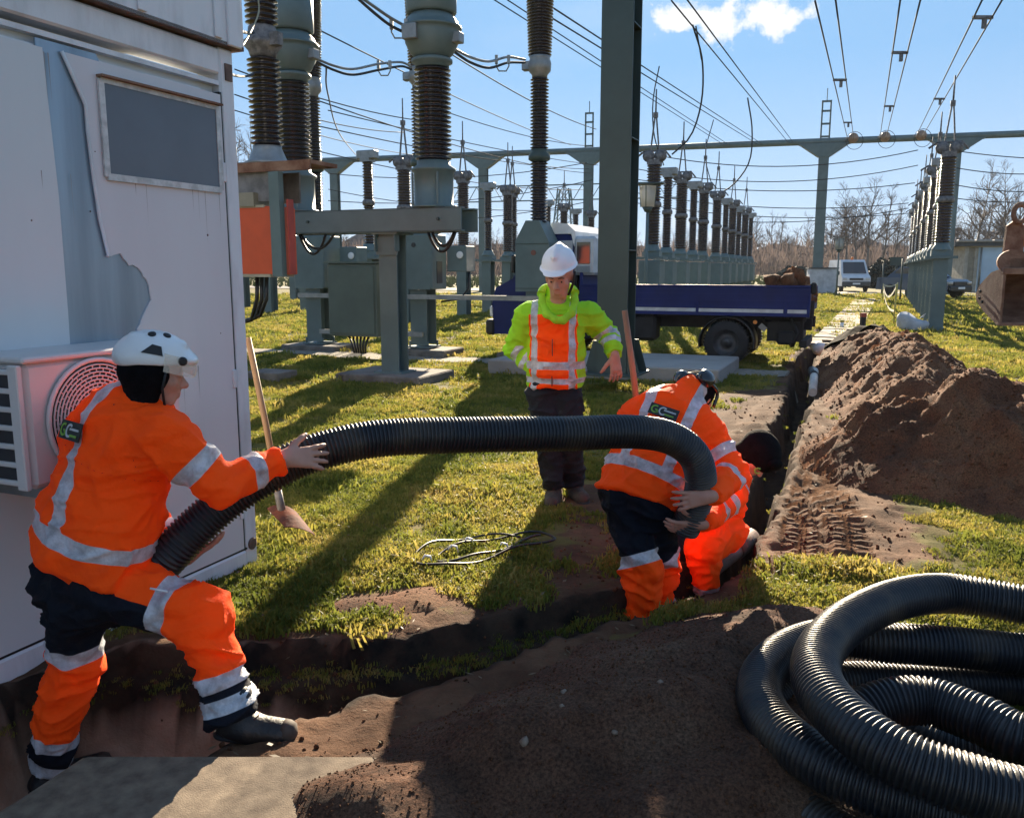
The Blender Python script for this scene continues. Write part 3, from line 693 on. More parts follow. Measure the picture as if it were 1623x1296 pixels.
# window: frame, dark rusty drip edge, pane
wy0, wy1, wz0, wz1 = -.90, -.165, 2.105, 2.525
mb = MB()
for a, b, w in (((wy0, wz0), (wy1, wz0), .014), ((wy0, wz1), (wy1, wz1), .010), ((wy0, wz0), (wy0, wz1), .011), ((wy1, wz0), (wy1, wz1), .011)):
    mb.bar((.026, a[0], a[1]), (.026, b[0], b[1]), w, .03)
wf = cpart('window', mb, mat('old_window_frame', (0.60, 0.59, 0.58), .5, .2, .15, 20, .1, 60))
part('pane', MB().box((.021, (wy0+wy1)/2, (wz0+wz1)/2), (.012, wy1-wy0, wz1-wz0)), mat('grimy_pane', (0.105, 0.125, 0.155), .32, 0, .05, 3), wf)
part('drip_edge', MB().box((.036, (wy0+wy1)/2, wz1+.012), (.04, wy1-wy0+.03, .010)), rusty(), wf)
# upper cabin edge (second box stacked on top, overhanging)
up = thing('upper_cabin', C0+Vector((0, 0, 2.845)), 'corrugated upper cabin stacked on top of the white container', 'container', ROT)
part('body', MB().box((-1.2, -3.02, 1.2), (2.44, 6.04, 2.3)), cab_m, up)
part('fascia', MB().box((.035, -3.0, .36), (.03, 6.08, .72)), cab_f, up)
for k in range(12): part('cover_strip', MB().box((.056, -.16-.5*k, .37), (.012, .05, .70), bev=.004), cab_f, up)
part('corner_strip', MB().box((.056, -.04, .37), (.02, .10, .74), bev=.005), cab_f, up)
part('roof', MB().box((-1.2, -3.02, 2.38), (2.6, 6.2, .06)), cab_f, up)
part('lower_lip', MB().box((-.02, -3.0, .006), (.14, 6.08, .02)), grime, up)
# air conditioning unit
ac = thing('air_conditioner', wallp(-1.65, .86), 'white outdoor air conditioning unit fixed to the container wall', 'air conditioner', ROT)
acw = mat('ac_casing', (0.62, 0.58, 0.56), .4, 0, .03, 3)
D_, Wd, Ht = .33, .80, .495
mb = MB().box((.02+D_/2, Wd/2, Ht/2), (D_-.02, Wd-.02, Ht-.01), bev=.02); part('casing', mb, acw, ac)
mb = MB().box((.02+D_/2, Wd/2, Ht+.006), (D_+.012, Wd+.012, .024), bev=.008); part('lid', mb, acw, ac)
blk = mat('ac_fins', (0.035, 0.035, 0.04), .5, .3, .1, 30)
gc = Vector((.02+D_, .315, .245)); gr_ = .232
part('grille_recess', MB().lathe([(gr_, -.004), (gr_, .004)], gc, 40, (1, 0, 0)), blk, ac)
mb = MB()
part('grille_rim', MB().tube([gc+Vector((.006, math.cos(a)*gr_, math.sin(a)*gr_)) for a in [2*math.pi*k/40 for k in range(40)]], .010, 8, closed=True), acw, ac)
mb = MB()
for q in range(13):
    r_ = .03+q*.0152; n = 40
    mb.tube([gc+Vector((.010, math.cos(a)*r_, math.sin(a)*r_)) for a in [2*math.pi*k/n for k in range(n)]], .0042, 4, closed=True)
for k in range(36):
    a = 2*math.pi*k/36
    for q in range(12):
        r0, r1 = .03+q*.0152, .03+(q+1)*.0152; aa = a+(.087 if q % 2 else 0)
        mb.bar(gc+Vector((.010, math.cos(aa)*r0, math.sin(aa)*r0)), gc+Vector((.010, math.cos(aa)*r1, math.sin(aa)*r1)), .004)
tag(part('fan_grille', mb, acw, ac), kind='stuff')
part('hub_plate', MB().lathe([(.045, 0), (.045, .01), (.038, .016)], gc, 24, (1, 0, 0)), acw, ac)
ap = MB().box((.02+D_/2, -.002, Ht/2), (D_-.08, .02, Ht-.07)); part('side_opening', ap, blk, ac)
for k in range(7):
    part('louvre', MB().box((.02+D_/2, -.014, .035+k*.0705), (D_-.05, .022, .020), bev=.004), acw, ac)
for k in (0, 1): part('side_rail', MB().box((.02+(.03 if k == 0 else D_-.03), -.014, Ht/2), (.05, .024, Ht-.02), bev=.004), acw, ac)
for y_ in (.12, .68): part('bracket', MB().box((.17, y_, -.03), (.34, .05, .05)), galv(), ac)
part('pipe', MB().tube([(.05, .75, .1), (.03, .85, .0), (.03, .86, -.35), (.02, .9, -.7)], .016, 8), galv(), ac)

# ================================================================== SWITCHYARD GEAR
def zat(py, Y): return P(CX, py, Y).z
def shed_prof(z0, z1, rc0, rs0, pitch, rc1=None, rs1=None):
    rc1 = rc0 if rc1 is None else rc1; rs1 = rs0 if rs1 is None else rs1
    n = max(2, int((z1-z0)/pitch)); pr = [(rc0, z0)]
    for k in range(n):
        z = z0+(z1-z0)*(k+.12)/n; h = (z1-z0)/n; t = k/n; rc = rc0+(rc1-rc0)*t; rs = rs0+(rs1-rs0)*t
        if k % 2 and pitch < .05: rs = rc+(rs-rc)*.8
        pr += [(rc, z), (rs*.985, z+h*.30), (rs, z+h*.42), (rc+.25*(rs-rc), z+h*.68)]
    pr.append((rc1, z1)); return pr
def hsec(mb, x, y, z0, z1, w, d, tf=.018, rz=0.0):
    """upright H section: flanges face +-y, web between"""
    M = Matrix.Rotation(rz, 3, 'Z')
    for s in (-1, 1): mb.box(Vector((x, y, (z0+z1)/2))+M @ Vector((0, s*(d/2-tf/2), 0)), (w, tf, z1-z0), rz=rz)
    mb.box((x, y, (z0+z1)/2), (tf, d-2*tf, z1-z0), rz=rz); return mb

# --- the big gantry column in the middle, on its concrete pad
pc = G(975, 592, .22); pad_c = G(967, 596)
PADB = 1.0
pad = thing('column_foundation', G(970, 590), 'wide flat concrete foundation pad under the tall dark green column', 'foundation', ROT)
part('pad', MB().box((0, .2, .10), (3.75, 2.1, .24), bev=.02), mat('pad_concrete', (0.33, 0.31, 0.29), .9, 0, .10, 1.5, .25, 40), pad)
colm = thing('steel_column', Vector((pc.x, pc.y, .22)), 'tall dark green steel column with stiffener plates in the middle of the yard', 'column', ROT)
sdk = steel_dk(); cw, cd = .435, .42
part('front_flange', MB().box((0, -cd/2, 5.6), (cw, .022, 11.2), bev=.003), sdk, colm)
part('rear_flange', MB().box((0, cd/2, 5.6), (cw, .022, 11.2), bev=.003), sdk, colm)
part('web', MB().box((0.02, 0, 5.6), (.02, cd-.024, 11.2)), sdk, colm)
stm = MB().box((0.13, 0, 0), (.185, cd-.024, .014)).mesh('stiffener_plate', sdk)
for py in (562, 397, 222, 43, -120, -280):
    o = link('stiffener_plate', stm, colm); o.location = (0, 0, zat(py, pc.y)-.22)
part('base_plate', MB().box((0, 0, .015), (.80, .8, .03), bev=.004), sdk, colm)
mb = MB()
for s in (-1, 1):
    mb.prism([(-.40, 0), (.40, 0), (.27, .45), (-.27, .45)], (0, s*(cd/2+.011+ (.012 if s > 0 else -.024)), .03), (1, 0, 0), (0, 0, 1), (0, .012*(1 if s < 0 else 1), 0))
part('gusset', mb, sdk, colm)
mb = MB()
for x in (-.33, .33):
    for y in (-.33, .33): mb.lathe([(.022, 0), (.022, .05), (.012, .055), (.012, .09)], (x, y, .03), 8)
tag(part('anchor_bolts', mb, galv(), colm), kind='stuff')
BL_EXTRA = [((pad.location.x+AX.x*.2, pad.location.y+AX.y*.2), 1.08, 1.08, 1.9, 1.9)]

# --- current transformers on their beam
bpost = G(627, 603); bf = thing('transformer_frame', Vector((bpost.x, bpost.y, 0)), 'grey green steel beam on one column carrying the two bulb topped current transformers', 'steel frame', ROT)
st = steel()
part('foundation', MB().box((-.05, .1, .04), (1.45, 1.15, .18), bev=.02), mat('mossy_concrete', (0.20, 0.175, 0.15), .95, 0, .2, 4, .5, 35), bf)
part('column', hsec(MB(), 0, 0, .13, 2.2, .30, .30, .022), st, bf)
part('base_plate', MB().box((0, 0, .14), (.48, .46, .03)), st, bf)
mb = MB().box((0, 0, 2.205), (.44, .50, .03))
for s in (-1, 1): mb.box((s*.165, -.17, 2.07), (.02, .14, .24))
mb.box((0, -.165, 2.02), (.36, .02, .26)); part('column_head', mb, st, bf)
x0, x1 = -1.93, 1.28
mb = MB()
for s in (-1, 1):
    mb.box(((x0+x1)/2, s*.27, 2.385), (x1-x0, .02, .33)); mb.box(((x0+x1)/2, s*.22, 2.226), (x1-x0, .12, .018)); mb.box(((x0+x1)/2, s*.22, 2.544), (x1-x0, .12, .018))
part('beam', mb, st, bf)
for x in (x1-.25, x0+.1): part('end_plate', MB().box((x, 0, 2.385), (.014, .50, .30)), st, bf)
for x in (-1.3, .92): part('bolt', MB().lathe([(.022, 0), (.022, .03)], (x, -.281, 2.39), 8, (0, -1, 0)), sdk, bf)
cab = MB()
for (xa, xb, d) in ((-1.75, -1.25, .30), (-1.72, -1.1, .22), (.55, 1.0, .28), (.62, .98, .2)):
    part('cable', MB().tube(sag((xa, .1, 2.22), (xb, .1, 2.22), d), .022, 6), black_p(), bf)
def ct(px, label):
    s = None
    for k in range(400):
        q = -2.2+k*.01; w = Vector((bpost.x, bpost.y, 0))+BX*q
        pxx = CX+F_PX*w.x/(w.y*math.cos(PITCH)-(2.9-EYE)*math.sin(PITCH))
        if pxx >= px: s = q; break
    o = thing('current_transformer', Vector((bpost.x, bpost.y, 2.56))+BX*s, label, 'current transformer', ROT, group='bulb topped current transformers')
    part('tank', MB().lathe([(.33, 0), (.33, .03), (.285, .035), (.285, .50), (.32, .52), (.32, .55), (.24, .60), (.24, .66)], n=28), st, o)
    part('insulator', MB().lathe(shed_prof(.66, 1.93, .20, .265, .062), n=28), porc_dk(), o)
    part('neck', MB().lathe([(.24, 1.93), (.24, 1.98), (.29, 2.0), (.29, 2.04), (.25, 2.06)], n=28), st, o)
    part('head', MB().lathe([(.22, 2.05), (.30, 2.12), (.375, 2.26), (.395, 2.38), (.395, 2.44), (.425, 2.445), (.425, 2.475), (.395, 2.48), (.36, 2.56), (.27, 2.66), (.24, 2.68)], n=32), st, o)
    part('expansion_dome', MB().lathe([(.33, 2.64), (.355, 2.67), (.355, 3.15), (.31, 3.2), (.1, 3.24)], n=32), st, o)
    part('terminal', MB().box((-.12, -.40, 2.34), (.22, .10, .20), bev=.01), galv(), o); part('terminal', MB().box((.40, 0, 2.30), (.14, .16, .14), bev=.01), galv(), o)
    for x in (-.2, .2): part('rib', MB().box((x, -.27, .26), (.02, .03, .44)), st, o)
    return o
ctA = ct(469, 'current transformer at the left end of the beam, half hidden by the ribbed column'); ctB = ct(687, 'current transformer at the right end of the beam, round head against the sky')

# --- circuit breaker poles, three in a line
fmoss = MATS['mossy_concrete']
def breaker(loc, label, hexb=False, first=None):
    o = thing('circuit_breaker', loc, label, 'circuit breaker', ROT, group='circuit breaker poles')
    part('foundation', MB().box((0, 0, .05), (1.35, .9, .16), bev=.02), fmoss, o)
    part('pedestal', hsec(MB(), 0, 0, .2, 1.28, .36, .40, .02), st, o)
    mb = MB().box((0, 0, .16), (.5, .5, .03))
    for x in (-.2, .2): mb.lathe([(.02, 0), (.02, .12)], (x, -.2, .16), 8).lathe([(.02, 0), (.02, .12)], (x, .2, .16), 8)
    part('base_plate', mb, st, o)
    w = .36
    if hexb:
        mb = MB().prism([(-.36, 1.27), (.30, 1.27), (.30, 2.16), (.10, 2.56), (-.16, 2.56), (-.36, 2.2)], (0, -.27, 0), (1, 0, 0), (0, 0, 1), (0, .54, 0))
        part('drive_housing', mb, st, o); part('seam', MB().box((-.03, -.275, 2.14), (.64, .012, .015)).box((-.03, -.275, 1.33), (.64, .012, .012)), sdk, o)
        part('badge', MB().lathe([(.05, 0), (.05, .012)], (.0, -.272, 1.98), 14, (0, -1, 0)), mat('red_badge', (.22, .08, .06), .5), o)
    else:
        part('drive_housing', MB().box((0, 0, 1.82), (.74, .62, 1.06), bev=.02), st, o)
        part('hood', MB().box((0, 0, 2.42), (.60, .5, .14), bev=.03), st, o)
        part('base_strip', MB().box((.0, -.315, 1.34), (.66, .014, .1)), st, o)
        part('side_window', MB().box((.372, 0, 1.62), (.014, .22, .42)), black_p(), o)
        part('gauge_box', MB().box((.72, .25, 1.88), (.42, .40, .50), bev=.015), st, o)
        part('gauge', MB().lathe([(.07, 0), (.07, .02), (.05, .022)], (.80, .045, 1.95), 16, (0, -1, 0)), white_p(), o)
        part('peephole', MB().lathe([(.045, 0), (.045, .014)], (-.02, -.312, 2.14), 12, (0, -1, 0)), black_p(), o)
        part('cable', MB().tube([(.9, .25, 1.65), (.9, .2, 1.3), (.75, .1, 1.1), (.4, 0, 1.05)], .02, 6), black_p(), o)
    part('insulator', MB().lathe(shed_prof(2.52, 3.62, .12, .165, .058), n=20), porc_dk(), o)
    part('joint', MB().lathe([(.14, 3.62), (.2, 3.66), (.2, 3.74), (.13, 3.80), (.16, 3.84)], n=20), sdk, o)
    part('insulator', MB().lathe(shed_prof(3.84, 5.08, .12, .17, .058), n=20), porc_dk(), o)
    part('terminal_head', MB().lathe([(.14, 5.08), (.14, 5.13), (.20, 5.2), (.21, 5.33), (.18, 5.42), (.2, 5.45)], n=20).box((-.22, -.03, 5.30), (.2, .14, .16), bev=.02), galv(), o)
    part('insulator', MB().lathe(shed_prof(5.45, 7.35, .16, .215, .052, .225, .285), n=24), porc_dk(), o)
    part('top_cap', MB().lathe([(.24, 7.35), (.24, 7.5), (.1, 7.55)], n=20), galv(), o)
    return o
bk = [Vector((-4.03, 17.9, 0)), Vector((-1.76, 17.0, 0)), Vector((.50, 16.15, 0))]
b1 = breaker(bk[0], 'left circuit breaker pole with square drive box, behind the current transformers')
b2 = breaker(bk[1], 'middle circuit breaker pole with square drive box and small gauge box at its right')
b3 = breaker(bk[2], 'circuit breaker pole with tapered housing behind the man in the white helmet', True)
# rails and control cabinet between the poles
rl = thing('support_rail', bk[0]+AX*.0+Vector((0, 0, 0)), 'pair of horizontal steel rails joining the circuit breaker pedestals', 'rail', ROT)
Ls = (bk[2]-bk[0]).length
for z, y in ((1.15, -.28), (.42, -.28)):
    part('rail', MB().box((Ls/2 if z > 1 else 1.4, y, z), (Ls+.6 if z > 1 else 2.4, .05, .09)), galv(), rl)
cb = thing('control_cabinet', bk[0]+BX*1.24+AX*-.45+Vector((0, 0, .36)), 'olive green control cabinet with cables leaving underneath, between two breaker poles', 'cabinet', ROT)
part('body', MB().box((0, 0, .72), (1.12, .40, 1.42), bev=.02), mat('cabinet_green', (0.10, 0.125, 0.10), .5, 0, .08, 2), cb)
part('door', MB().box((0, -.212, .72), (1.02, .018, 1.3), bev=.006), MATS['cabinet_green'], cb); part('roof', MB().box((0, 0, 1.45), (1.2, .5, .03)), MATS['cabinet_green'], cb)
for k in range(6): part('cable', MB().tube([(-.22+.09*k, .0, 0), (-.16+.06*k, .02, -.2), (-.1+.05*k, .0, -.36)], .022, 6), black_p(), cb)

# --- ribbed column on rusty frame with the orange box, close behind the container
aY = 10.6; af = P(425, 262, aY)
fr = thing('steel_frame', Vector((af.x, af.y, 0)), 'rusty and grey steel frame with an orange cover box, half behind the container', 'steel frame', ROT)
def lx(px): return (P(px, 300, aY).x-af.x)/math.cos(YAW)
rz_ = rusty()
part('top_channel', MB().box((-.35, -.0, af.z-.02), (2.3, .55, .045)).box((-.35, -.27, af.z-.06), (2.3, .03, .10)), rz_, fr)
part('web_beam', MB().box((-.62, -.2, af.z-.26), (1.85, .03, .36)).box((-.62, .2, af.z-.26), (1.85, .03, .36)), mat('worn_grey_paint', (.21, .20, .20), .6, 0, .2, 5, .1), fr)
part('column', hsec(MB(), -1.25, 0, 0, af.z-.45, .3, .3), st, fr)
part('channel', MB().box((.33, -.33, af.z-.72), (.14, .02, 1.20)).box((.267, -.285, af.z-.72), (.014, .07, 1.2)).box((.393, -.285, af.z-.72), (.014, .07, 1.2)), st, fr)
ob = mat('orange_cover', (0.62, 0.085, 0.018), .5, 0, .06, 3)
part('orange_box', MB().box((-.36, -.05, af.z-.90), (1.22, .42, .80), bev=.01), ob, fr)
part('box_rim', MB().box((-.40, -.06, af.z-1.31), (1.18, .46, .035)).box((-.42, -.05, af.z-.50), (1.1, .44, .03)), mat('cream_rim', (.42, .36, .26), .6), fr)
part('red_panel', MB().box((.46, -.22, af.z-.86), (.02, .11, .86)), mat('red_edge', (.42, .05, .03), .5), fr)
part('shelf_box', MB().box((-.25, -.15, af.z-.42), (.5, .3, .16)), mat('beige_box', (.30, .27, .2), .6), fr)
for k in range(3): part('cable', MB().tube([(-.02-.07*k, -.1, af.z-1.32), (-.04-.07*k, -.1, af.z-1.6), (-.16-.07*k, -.08, af.z-1.8-.03*k), (-.5, -.05, af.z-1.9)], .025, 6), black_p(), fr)
pi_ = thing('post_insulator', af, 'ribbed dark post insulator column nearest the container corner', 'insulator', ROT)
part('base_cone', MB().lathe([(.27, 0), (.27, .03), (.23, .05), (.17, .19), (.17, .22)], n=24).box((0, 0, .0), (.5, .5, .03)), galv(), pi_)
part('insulator', MB().lathe(shed_prof(.22, 1.22, .135, .195, .058), n=26), porc_dk(), pi_)
part('joint', MB().lathe([(.14, 1.22), (.16, 1.26), (.17, 1.30), (.225, 1.36), (.225, 1.40), (.17, 1.44), (.16, 1.56), (.14, 1.58)], n=24).box((.24, -.06, 1.4), (.12, .1, .14)), mat('cast_metal', (.22, .21, .21), .6, .3, .25, 14, .2), pi_)
part('insulator', MB().lathe(shed_prof(1.58, 2.9, .135, .19, .058, .15, .21), n=26), porc_dk(), pi_)
part('top_cap', MB().lathe([(.16, 2.9), (.16, 3.0), (.1, 3.02)], n=20), galv(), pi_)

# --- foundations one can see alone
for (px, py, w, lab) in ((430, 603, .62, 'small low concrete foundation block on the grass right of the container corner'),):
    q = G(px, py); solo('foundation_block', MB().box(q+Vector((0, 0, .04)), (w, .5, .22), rz=ROT, bev=.015), fmoss, q, lab, 'foundation')

# --- generic post insulator stand for the rows
def stand(label, group, kind='slim', spike=True, post=True):
    o = thing('insulator_stand', (0, 0, 0), label, 'insulator stand', ROT, group)
    r0, r1 = (.115, .155) if kind == 'slim' else (.17, .215)
    if post == 'cabinet':
        part('cabinet', MB().box((0, 0, 1.45), (.62, .7, .95), bev=.02), steel(), o)
        part('post', hsec(MB(), 0, 0, 0, 1.0, .32, .34), steel(), o)
    else: part('post', hsec(MB(), 0, 0, 0, 1.95, .36, .42), steel(), o)
    part('base', MB().box((0, 0, 1.99), (.8, .62, .07)).box((0, 0, 2.1), (.5, .4, .14)).lathe([(.25, 2.17), (.25, 2.21), (.19, 2.3), (.17, 2.38)], n=14), steel(), o)
    part('insulator', MB().lathe(shed_prof(2.38, 3.42, r0, r1, .075), n=14), porc(), o)
    part('joint', MB().lathe([(r0+.02, 3.42), (r1+.02, 3.46), (r1+.02, 3.54), (r0+.02, 3.60)], n=14), mat('cast_metal', (.22, .21, .21)), o)
    part('insulator', MB().lathe(shed_prof(3.60, 4.62, r0, r1, .075), n=14), porc(), o)
    if kind == 'slim': part('clamp', MB().box((0, 0, 4.66), (.30, .34, .10)).box((0, 0, 4.80), (.60, .26, .24), bev=.03), galv(), o)
    else:
        mb = MB().box((0, 0, 4.68), (.36, .36, .14))
        for s in (-1, 1): mb.lathe([(.04, -.09), (.17, -.07), (.17, .07), (.04, .09)], (s*.17, 0, 4.86), 12, (0, 1, 0))
        mb.tube([(-.5, 0, 4.86), (-.3, 0, 5.0), (.3, 0, 5.0), (.46, 0, 4.8)], .03, 6); part('clamp', mb, mat('cast_metal', (.22, .21, .21)), o)
    if spike:
        mb = MB()
        for s in (-1, 1): mb.bar((s*.13, 0, 4.92), (s*.02, 0, 5.95), .04)
        mb.box((0, 0, 5.98), (.12, .1, .14)).lathe([(.025, 0), (.02, .65)], (0, 0, 6.03), 6); part('contact_arm', mb, mat('cast_metal', (.22, .21, .21)), o)
    return o
ORD = ['nearest', 'second', 'third', 'fourth', 'fifth', 'sixth', 'seventh', 'eighth', 'ninth', 'tenth', 'eleventh', 'twelfth', 'farthest']
# right hand row, seen nearly end on
g = 'tall brown insulators of the right row'
p0 = stand('x', g, 'thick', True); p1 = stand('x', g, 'slim', False); used = {}
a_, b_ = Vector((11.62, 23.45, 0)), Vector((24.2, 52.5, 0)); N = 12
for i in range(N):
    src = p0 if i % 2 == 0 else p1; o = src if src not in used else copy_tree(src); used[src] = 1
    o.location = a_.lerp(b_, (i/(N-1))**1.0)
    o['label'] = f"{ORD[i] if i < N-1 else 'farthest'} insulator stand of the right hand row, {'with contact arm on top' if i % 2 == 0 else 'without contact arm'}"
rb = thing('row_beam', a_, 'green steel beam joining the stands of the right hand row', 'beam', ROT)
part('beam', MB().box((.0, (b_-a_).length/2, 1.92), (.12, (b_-a_).length+.3, .16)), steel(), rb); rb.rotation_euler = (0, 0, -math.atan2(b_.x-a_.x, b_.y-a_.y))
# middle row
g = 'tall brown insulators of the middle row'
mp_ = [(1033, 25.2, 'c'), (1055, 28.6, 's'), (1077, 30.6, 'c'), (1096, 33.0, 's'), (1112, 34.6, 'c'), (1133, 38.2, 'c'), (1147, 40.8, 's'), (1158, 43.2, 'c'), (1168, 46, 's'), (1178, 48.6, 'c'), (1187, 51.5, 's')]
p0 = stand('x', g, 'thick', True, 'cabinet'); p1 = stand('x', g, 'slim', False, 'cabinet'); used = {}
for i, (px, Y, k) in enumerate(mp_):
    src = p0 if k == 'c' else p1; o = src if src not in used else copy_tree(src); used[src] = 1
    q = P(px, 425, Y); o.location = (q.x, q.y, 0)
    o['label'] = f"{ORD[i] if i < len(mp_)-1 else 'farthest'} insulator stand behind the blue truck, {'thick with contact arm' if k == 'c' else 'slim without contact arm'}"
# row left of the middle column
g = 'tall brown insulators of the left rows'
lp = [(587, 24.5, 's'), (643, 26.5, 'c'), (735, 30.5, 'c'), (774, 33.5, 's'), (805, 35.5, 'c'), (868, 42, 's'), (893, 45.5, 'c'), (912, 48, 's'), (936, 51, 'c')]
where = ['left of the middle breaker pole', 'just left of the right current transformer', 'right of the right current transformer', 'in front of the pale gantry post', 'beside the front breaker pole', 'above the truck cab, slim', 'above the truck cab, thick', 'above the truck cab, far slim', 'touching the tall dark column']
p0 = stand('x', g, 'thick', True); p1 = stand('x', g, 'slim', False); used = {}
for i, (px, Y, k) in enumerate(lp):
    src = p0 if k == 'c' else p1; o = src if src not in used else copy_tree(src); used[src] = 1
    q = P(px, 425, Y); o.location = (q.x, q.y, 0); o['label'] = f"brown insulator stand {where[i]}"
for i, (px, py) in enumerate(((387, 489), (430, 496), (468, 476), (487, 494), (812, 489), (655, 478))):
    q = G(px, py); o = copy_tree(p1 if i % 2 else p0); o.location = (q.x, q.y, 0)
    o['label'] = f"brown insulator stand {['at the container corner, far left', 'left of the left breaker pole', 'small and far behind the left breaker pole', 'just left of the left breaker pedestal', 'behind the truck cab', 'far away between the breaker poles'][i]}"

# --- gantry in the background
GA, GB = Vector((-16.5, 68.3, 0)), Vector((52, 48.5, 0)); gd = (GB-GA).normalized(); gz_ = 9.85
ga = -math.atan2(-gd.y, gd.x)
def on_gantry(px):
    best = min((abs(CX+F_PX*w.x/(w.y*math.cos(PITCH)-(gz_-EYE)*math.sin(PITCH))-px), k) for k, w in ((k, GA+gd*(k*.1)) for k in range(720)))
    return GA+gd*(best[1]*.1)
gb = thing('gantry_beam', GA, 'long tubular gantry beam crossing the sky behind the switchyard', 'gantry beam', ga)
L_ = (GB-GA).length
part('tube', MB().tube([(0, 0, gz_), (L_, 0, gz_)], .21, 12), steel(), gb)
for px in (765, 933, 1306, 1516, 1700, 530):
    q = on_gantry(px); lad = px in (933, 1306)
    o = thing('gantry_post', q, {765: 'gantry post with flared head left of the front breaker pole', 933: 'gantry post with ladder top just left of the tall dark column', 1306: 'gantry post with ladder top right of the blue truck', 1516: 'gantry post with flared head beside the right insulator row', 1700: 'gantry post beyond the right edge of the yard', 530: 'gantry post at the far left behind the current transformer'}[px], 'gantry post', ga, 'posts of the background gantry')
    part('shaft', hsec(MB(), 0, 0, 0, gz_-.8, .62, .5, .03), steel(), o)
    part('flared_head', MB().prism([(-.36, gz_-1.0), (.36, gz_-1.0), (1.5, gz_-.22), (-1.5, gz_-.22)], (0, -.30, 0), (1, 0, 0), (0, 0, 1), (0, .6, 0)), steel(), o)
    part('saddle', MB().box((0, 0, gz_-.17), (3.2, .5, .08)), steel(), o)
    if lad:
        mb = MB()
        for s in (-1, 1): mb.box((s*.26, 0, gz_+1.35), (.1, .1, 2.3))
        for z in (.3, 1.1, 1.9, 2.5): mb.box((0, 0, gz_+z), (.62, .1, .12))
        mb.box((0, 0, gz_+2.9), (.05, .05, .8)); part('ladder_top', mb, steel(), o)
# lattice gantry far behind
lt = P(893, 425, 95); lt.z = 0
lg = thing('lattice_tower', lt, 'distant lattice steel tower with cross arm above the truck cab', 'lattice tower', ga)
mb = MB()
for sx in (-1, 1):
    for sy in (-1, 1): mb.bar((sx*1.6, sy*1.2, 0), (sx*.6, sy*.5, 10.2), .12)
for k in range(6):
    z0, z1 = k*1.7, (k+1)*1.7; w0, w1 = 1.6-z0*.098, 1.6-z1*.098; d0, d1 = 1.2-z0*.069, 1.2-z1*.069
    for s in (-1, 1): mb.bar((-w0, s*d0, z0), (w1, s*d1, z1), .07); mb.bar((w0, s*d0, z0), (-w1, s*d1, z1), .07); mb.bar((s*w0, -d0, z0), (s*w1, d1, z1), .07)
part('tower', mb, steel(), lg); mb = MB()
for z in (9.0, 10.6): mb.bar((-13, 0, z), (13, 0, z), .13)
for k in range(13): mb.bar((-13+2*k, 0, 9.0), (-12+2*k, 0, 10.6), .07); mb.bar((-12+2*k, 0, 10.6), (-11+2*k, 0, 9.0), .07)
part('cross_arm', mb, steel(), lg)

# --- overhead conductors
wm = wire_m()
def bundle(pts2, label, r=.022, gap=.2, spacers=(), sg=.6, drop=None, n=18):
    """pts2: near point, far point in space; twin conductor"""
    a, b = pts2; c = sag(a, b, sg, n); d = (Vector(b)-Vector(a)); s = Vector((d.y, -d.x, 0)).normalized()*gap/2
    o = thing('overhead_conductor', Vector(b), label, 'overhead wire', group='overhead conductors')
    for k in (-1, 1): part('wire', MB().tube([q+s*k for q in c], r, 5), wm, o, world=True)
    for t in spacers:
        q = c[int(t*n)]; mb = MB().box(q, (gap+.06, .07, .07)); mb.box(q+Vector((.04, 0, -.12)), (.08, .07, .2)); part('spacer', mb, MATS['cast_metal'], o, world=True)
    return o
def single(a, b, s, label, r=.02, group='thin wires across the sky', name='wire'):
    mb = MB().tube(sag(a, b, s, 16), r, 5); return solo(name, mb, wm, b, label, 'overhead wire', group)
def ghit(px):
    q = on_gantry(px); return Vector((q.x, q.y, gz_))
for i, (pa, ya, pg, sp, lab) in enumerate((((1308, 0), 17, 1349, (.30, .72), 'twin conductor running from the top edge to the gantry beam, left of three'),
        ((1445, -10), 17, 1400, (.22, .55), 'twin conductor running from the top edge to the gantry beam, middle of three'),
        ((1578, -10), 17, 1455, (.10, .45), 'twin conductor running from the top right corner to the gantry beam'))):
    bb = ghit(pg); o = bundle((P(*pa, ya), bb), lab, .019, .36, sp, .0)
    part('insulator_bell', MB().lathe([(.05, -.3), (.3, -.15), (.33, 0), (.2, .2)], bb+Vector((0, -.35, .1)), 14, (0, 1, .3)), mat('tan_porcelain', (.34, .22, .15), .3), o, world=True)
    part('corona_ring', MB().tube([bb+Vector((math.cos(t)*.55, -.6, math.sin(t)*.55-.1)) for t in [k*math.pi/10 for k in range(20)]], .018, 5, closed=True), wm, o, world=True)
for (pa, ya, pg, lab) in (((1076, 0), 18, 1254, 'twin conductor falling steeply right of the tall dark column'), ((858, 10), 17, 1204, 'twin conductor passing behind the tall dark column'), ((700, -60), 20, 1152, 'twin conductor ending near the middle row of insulators')):
    bundle((P(*pa, ya), ghit(pg)), lab, .017, .30, (), .0)
k_ = 0
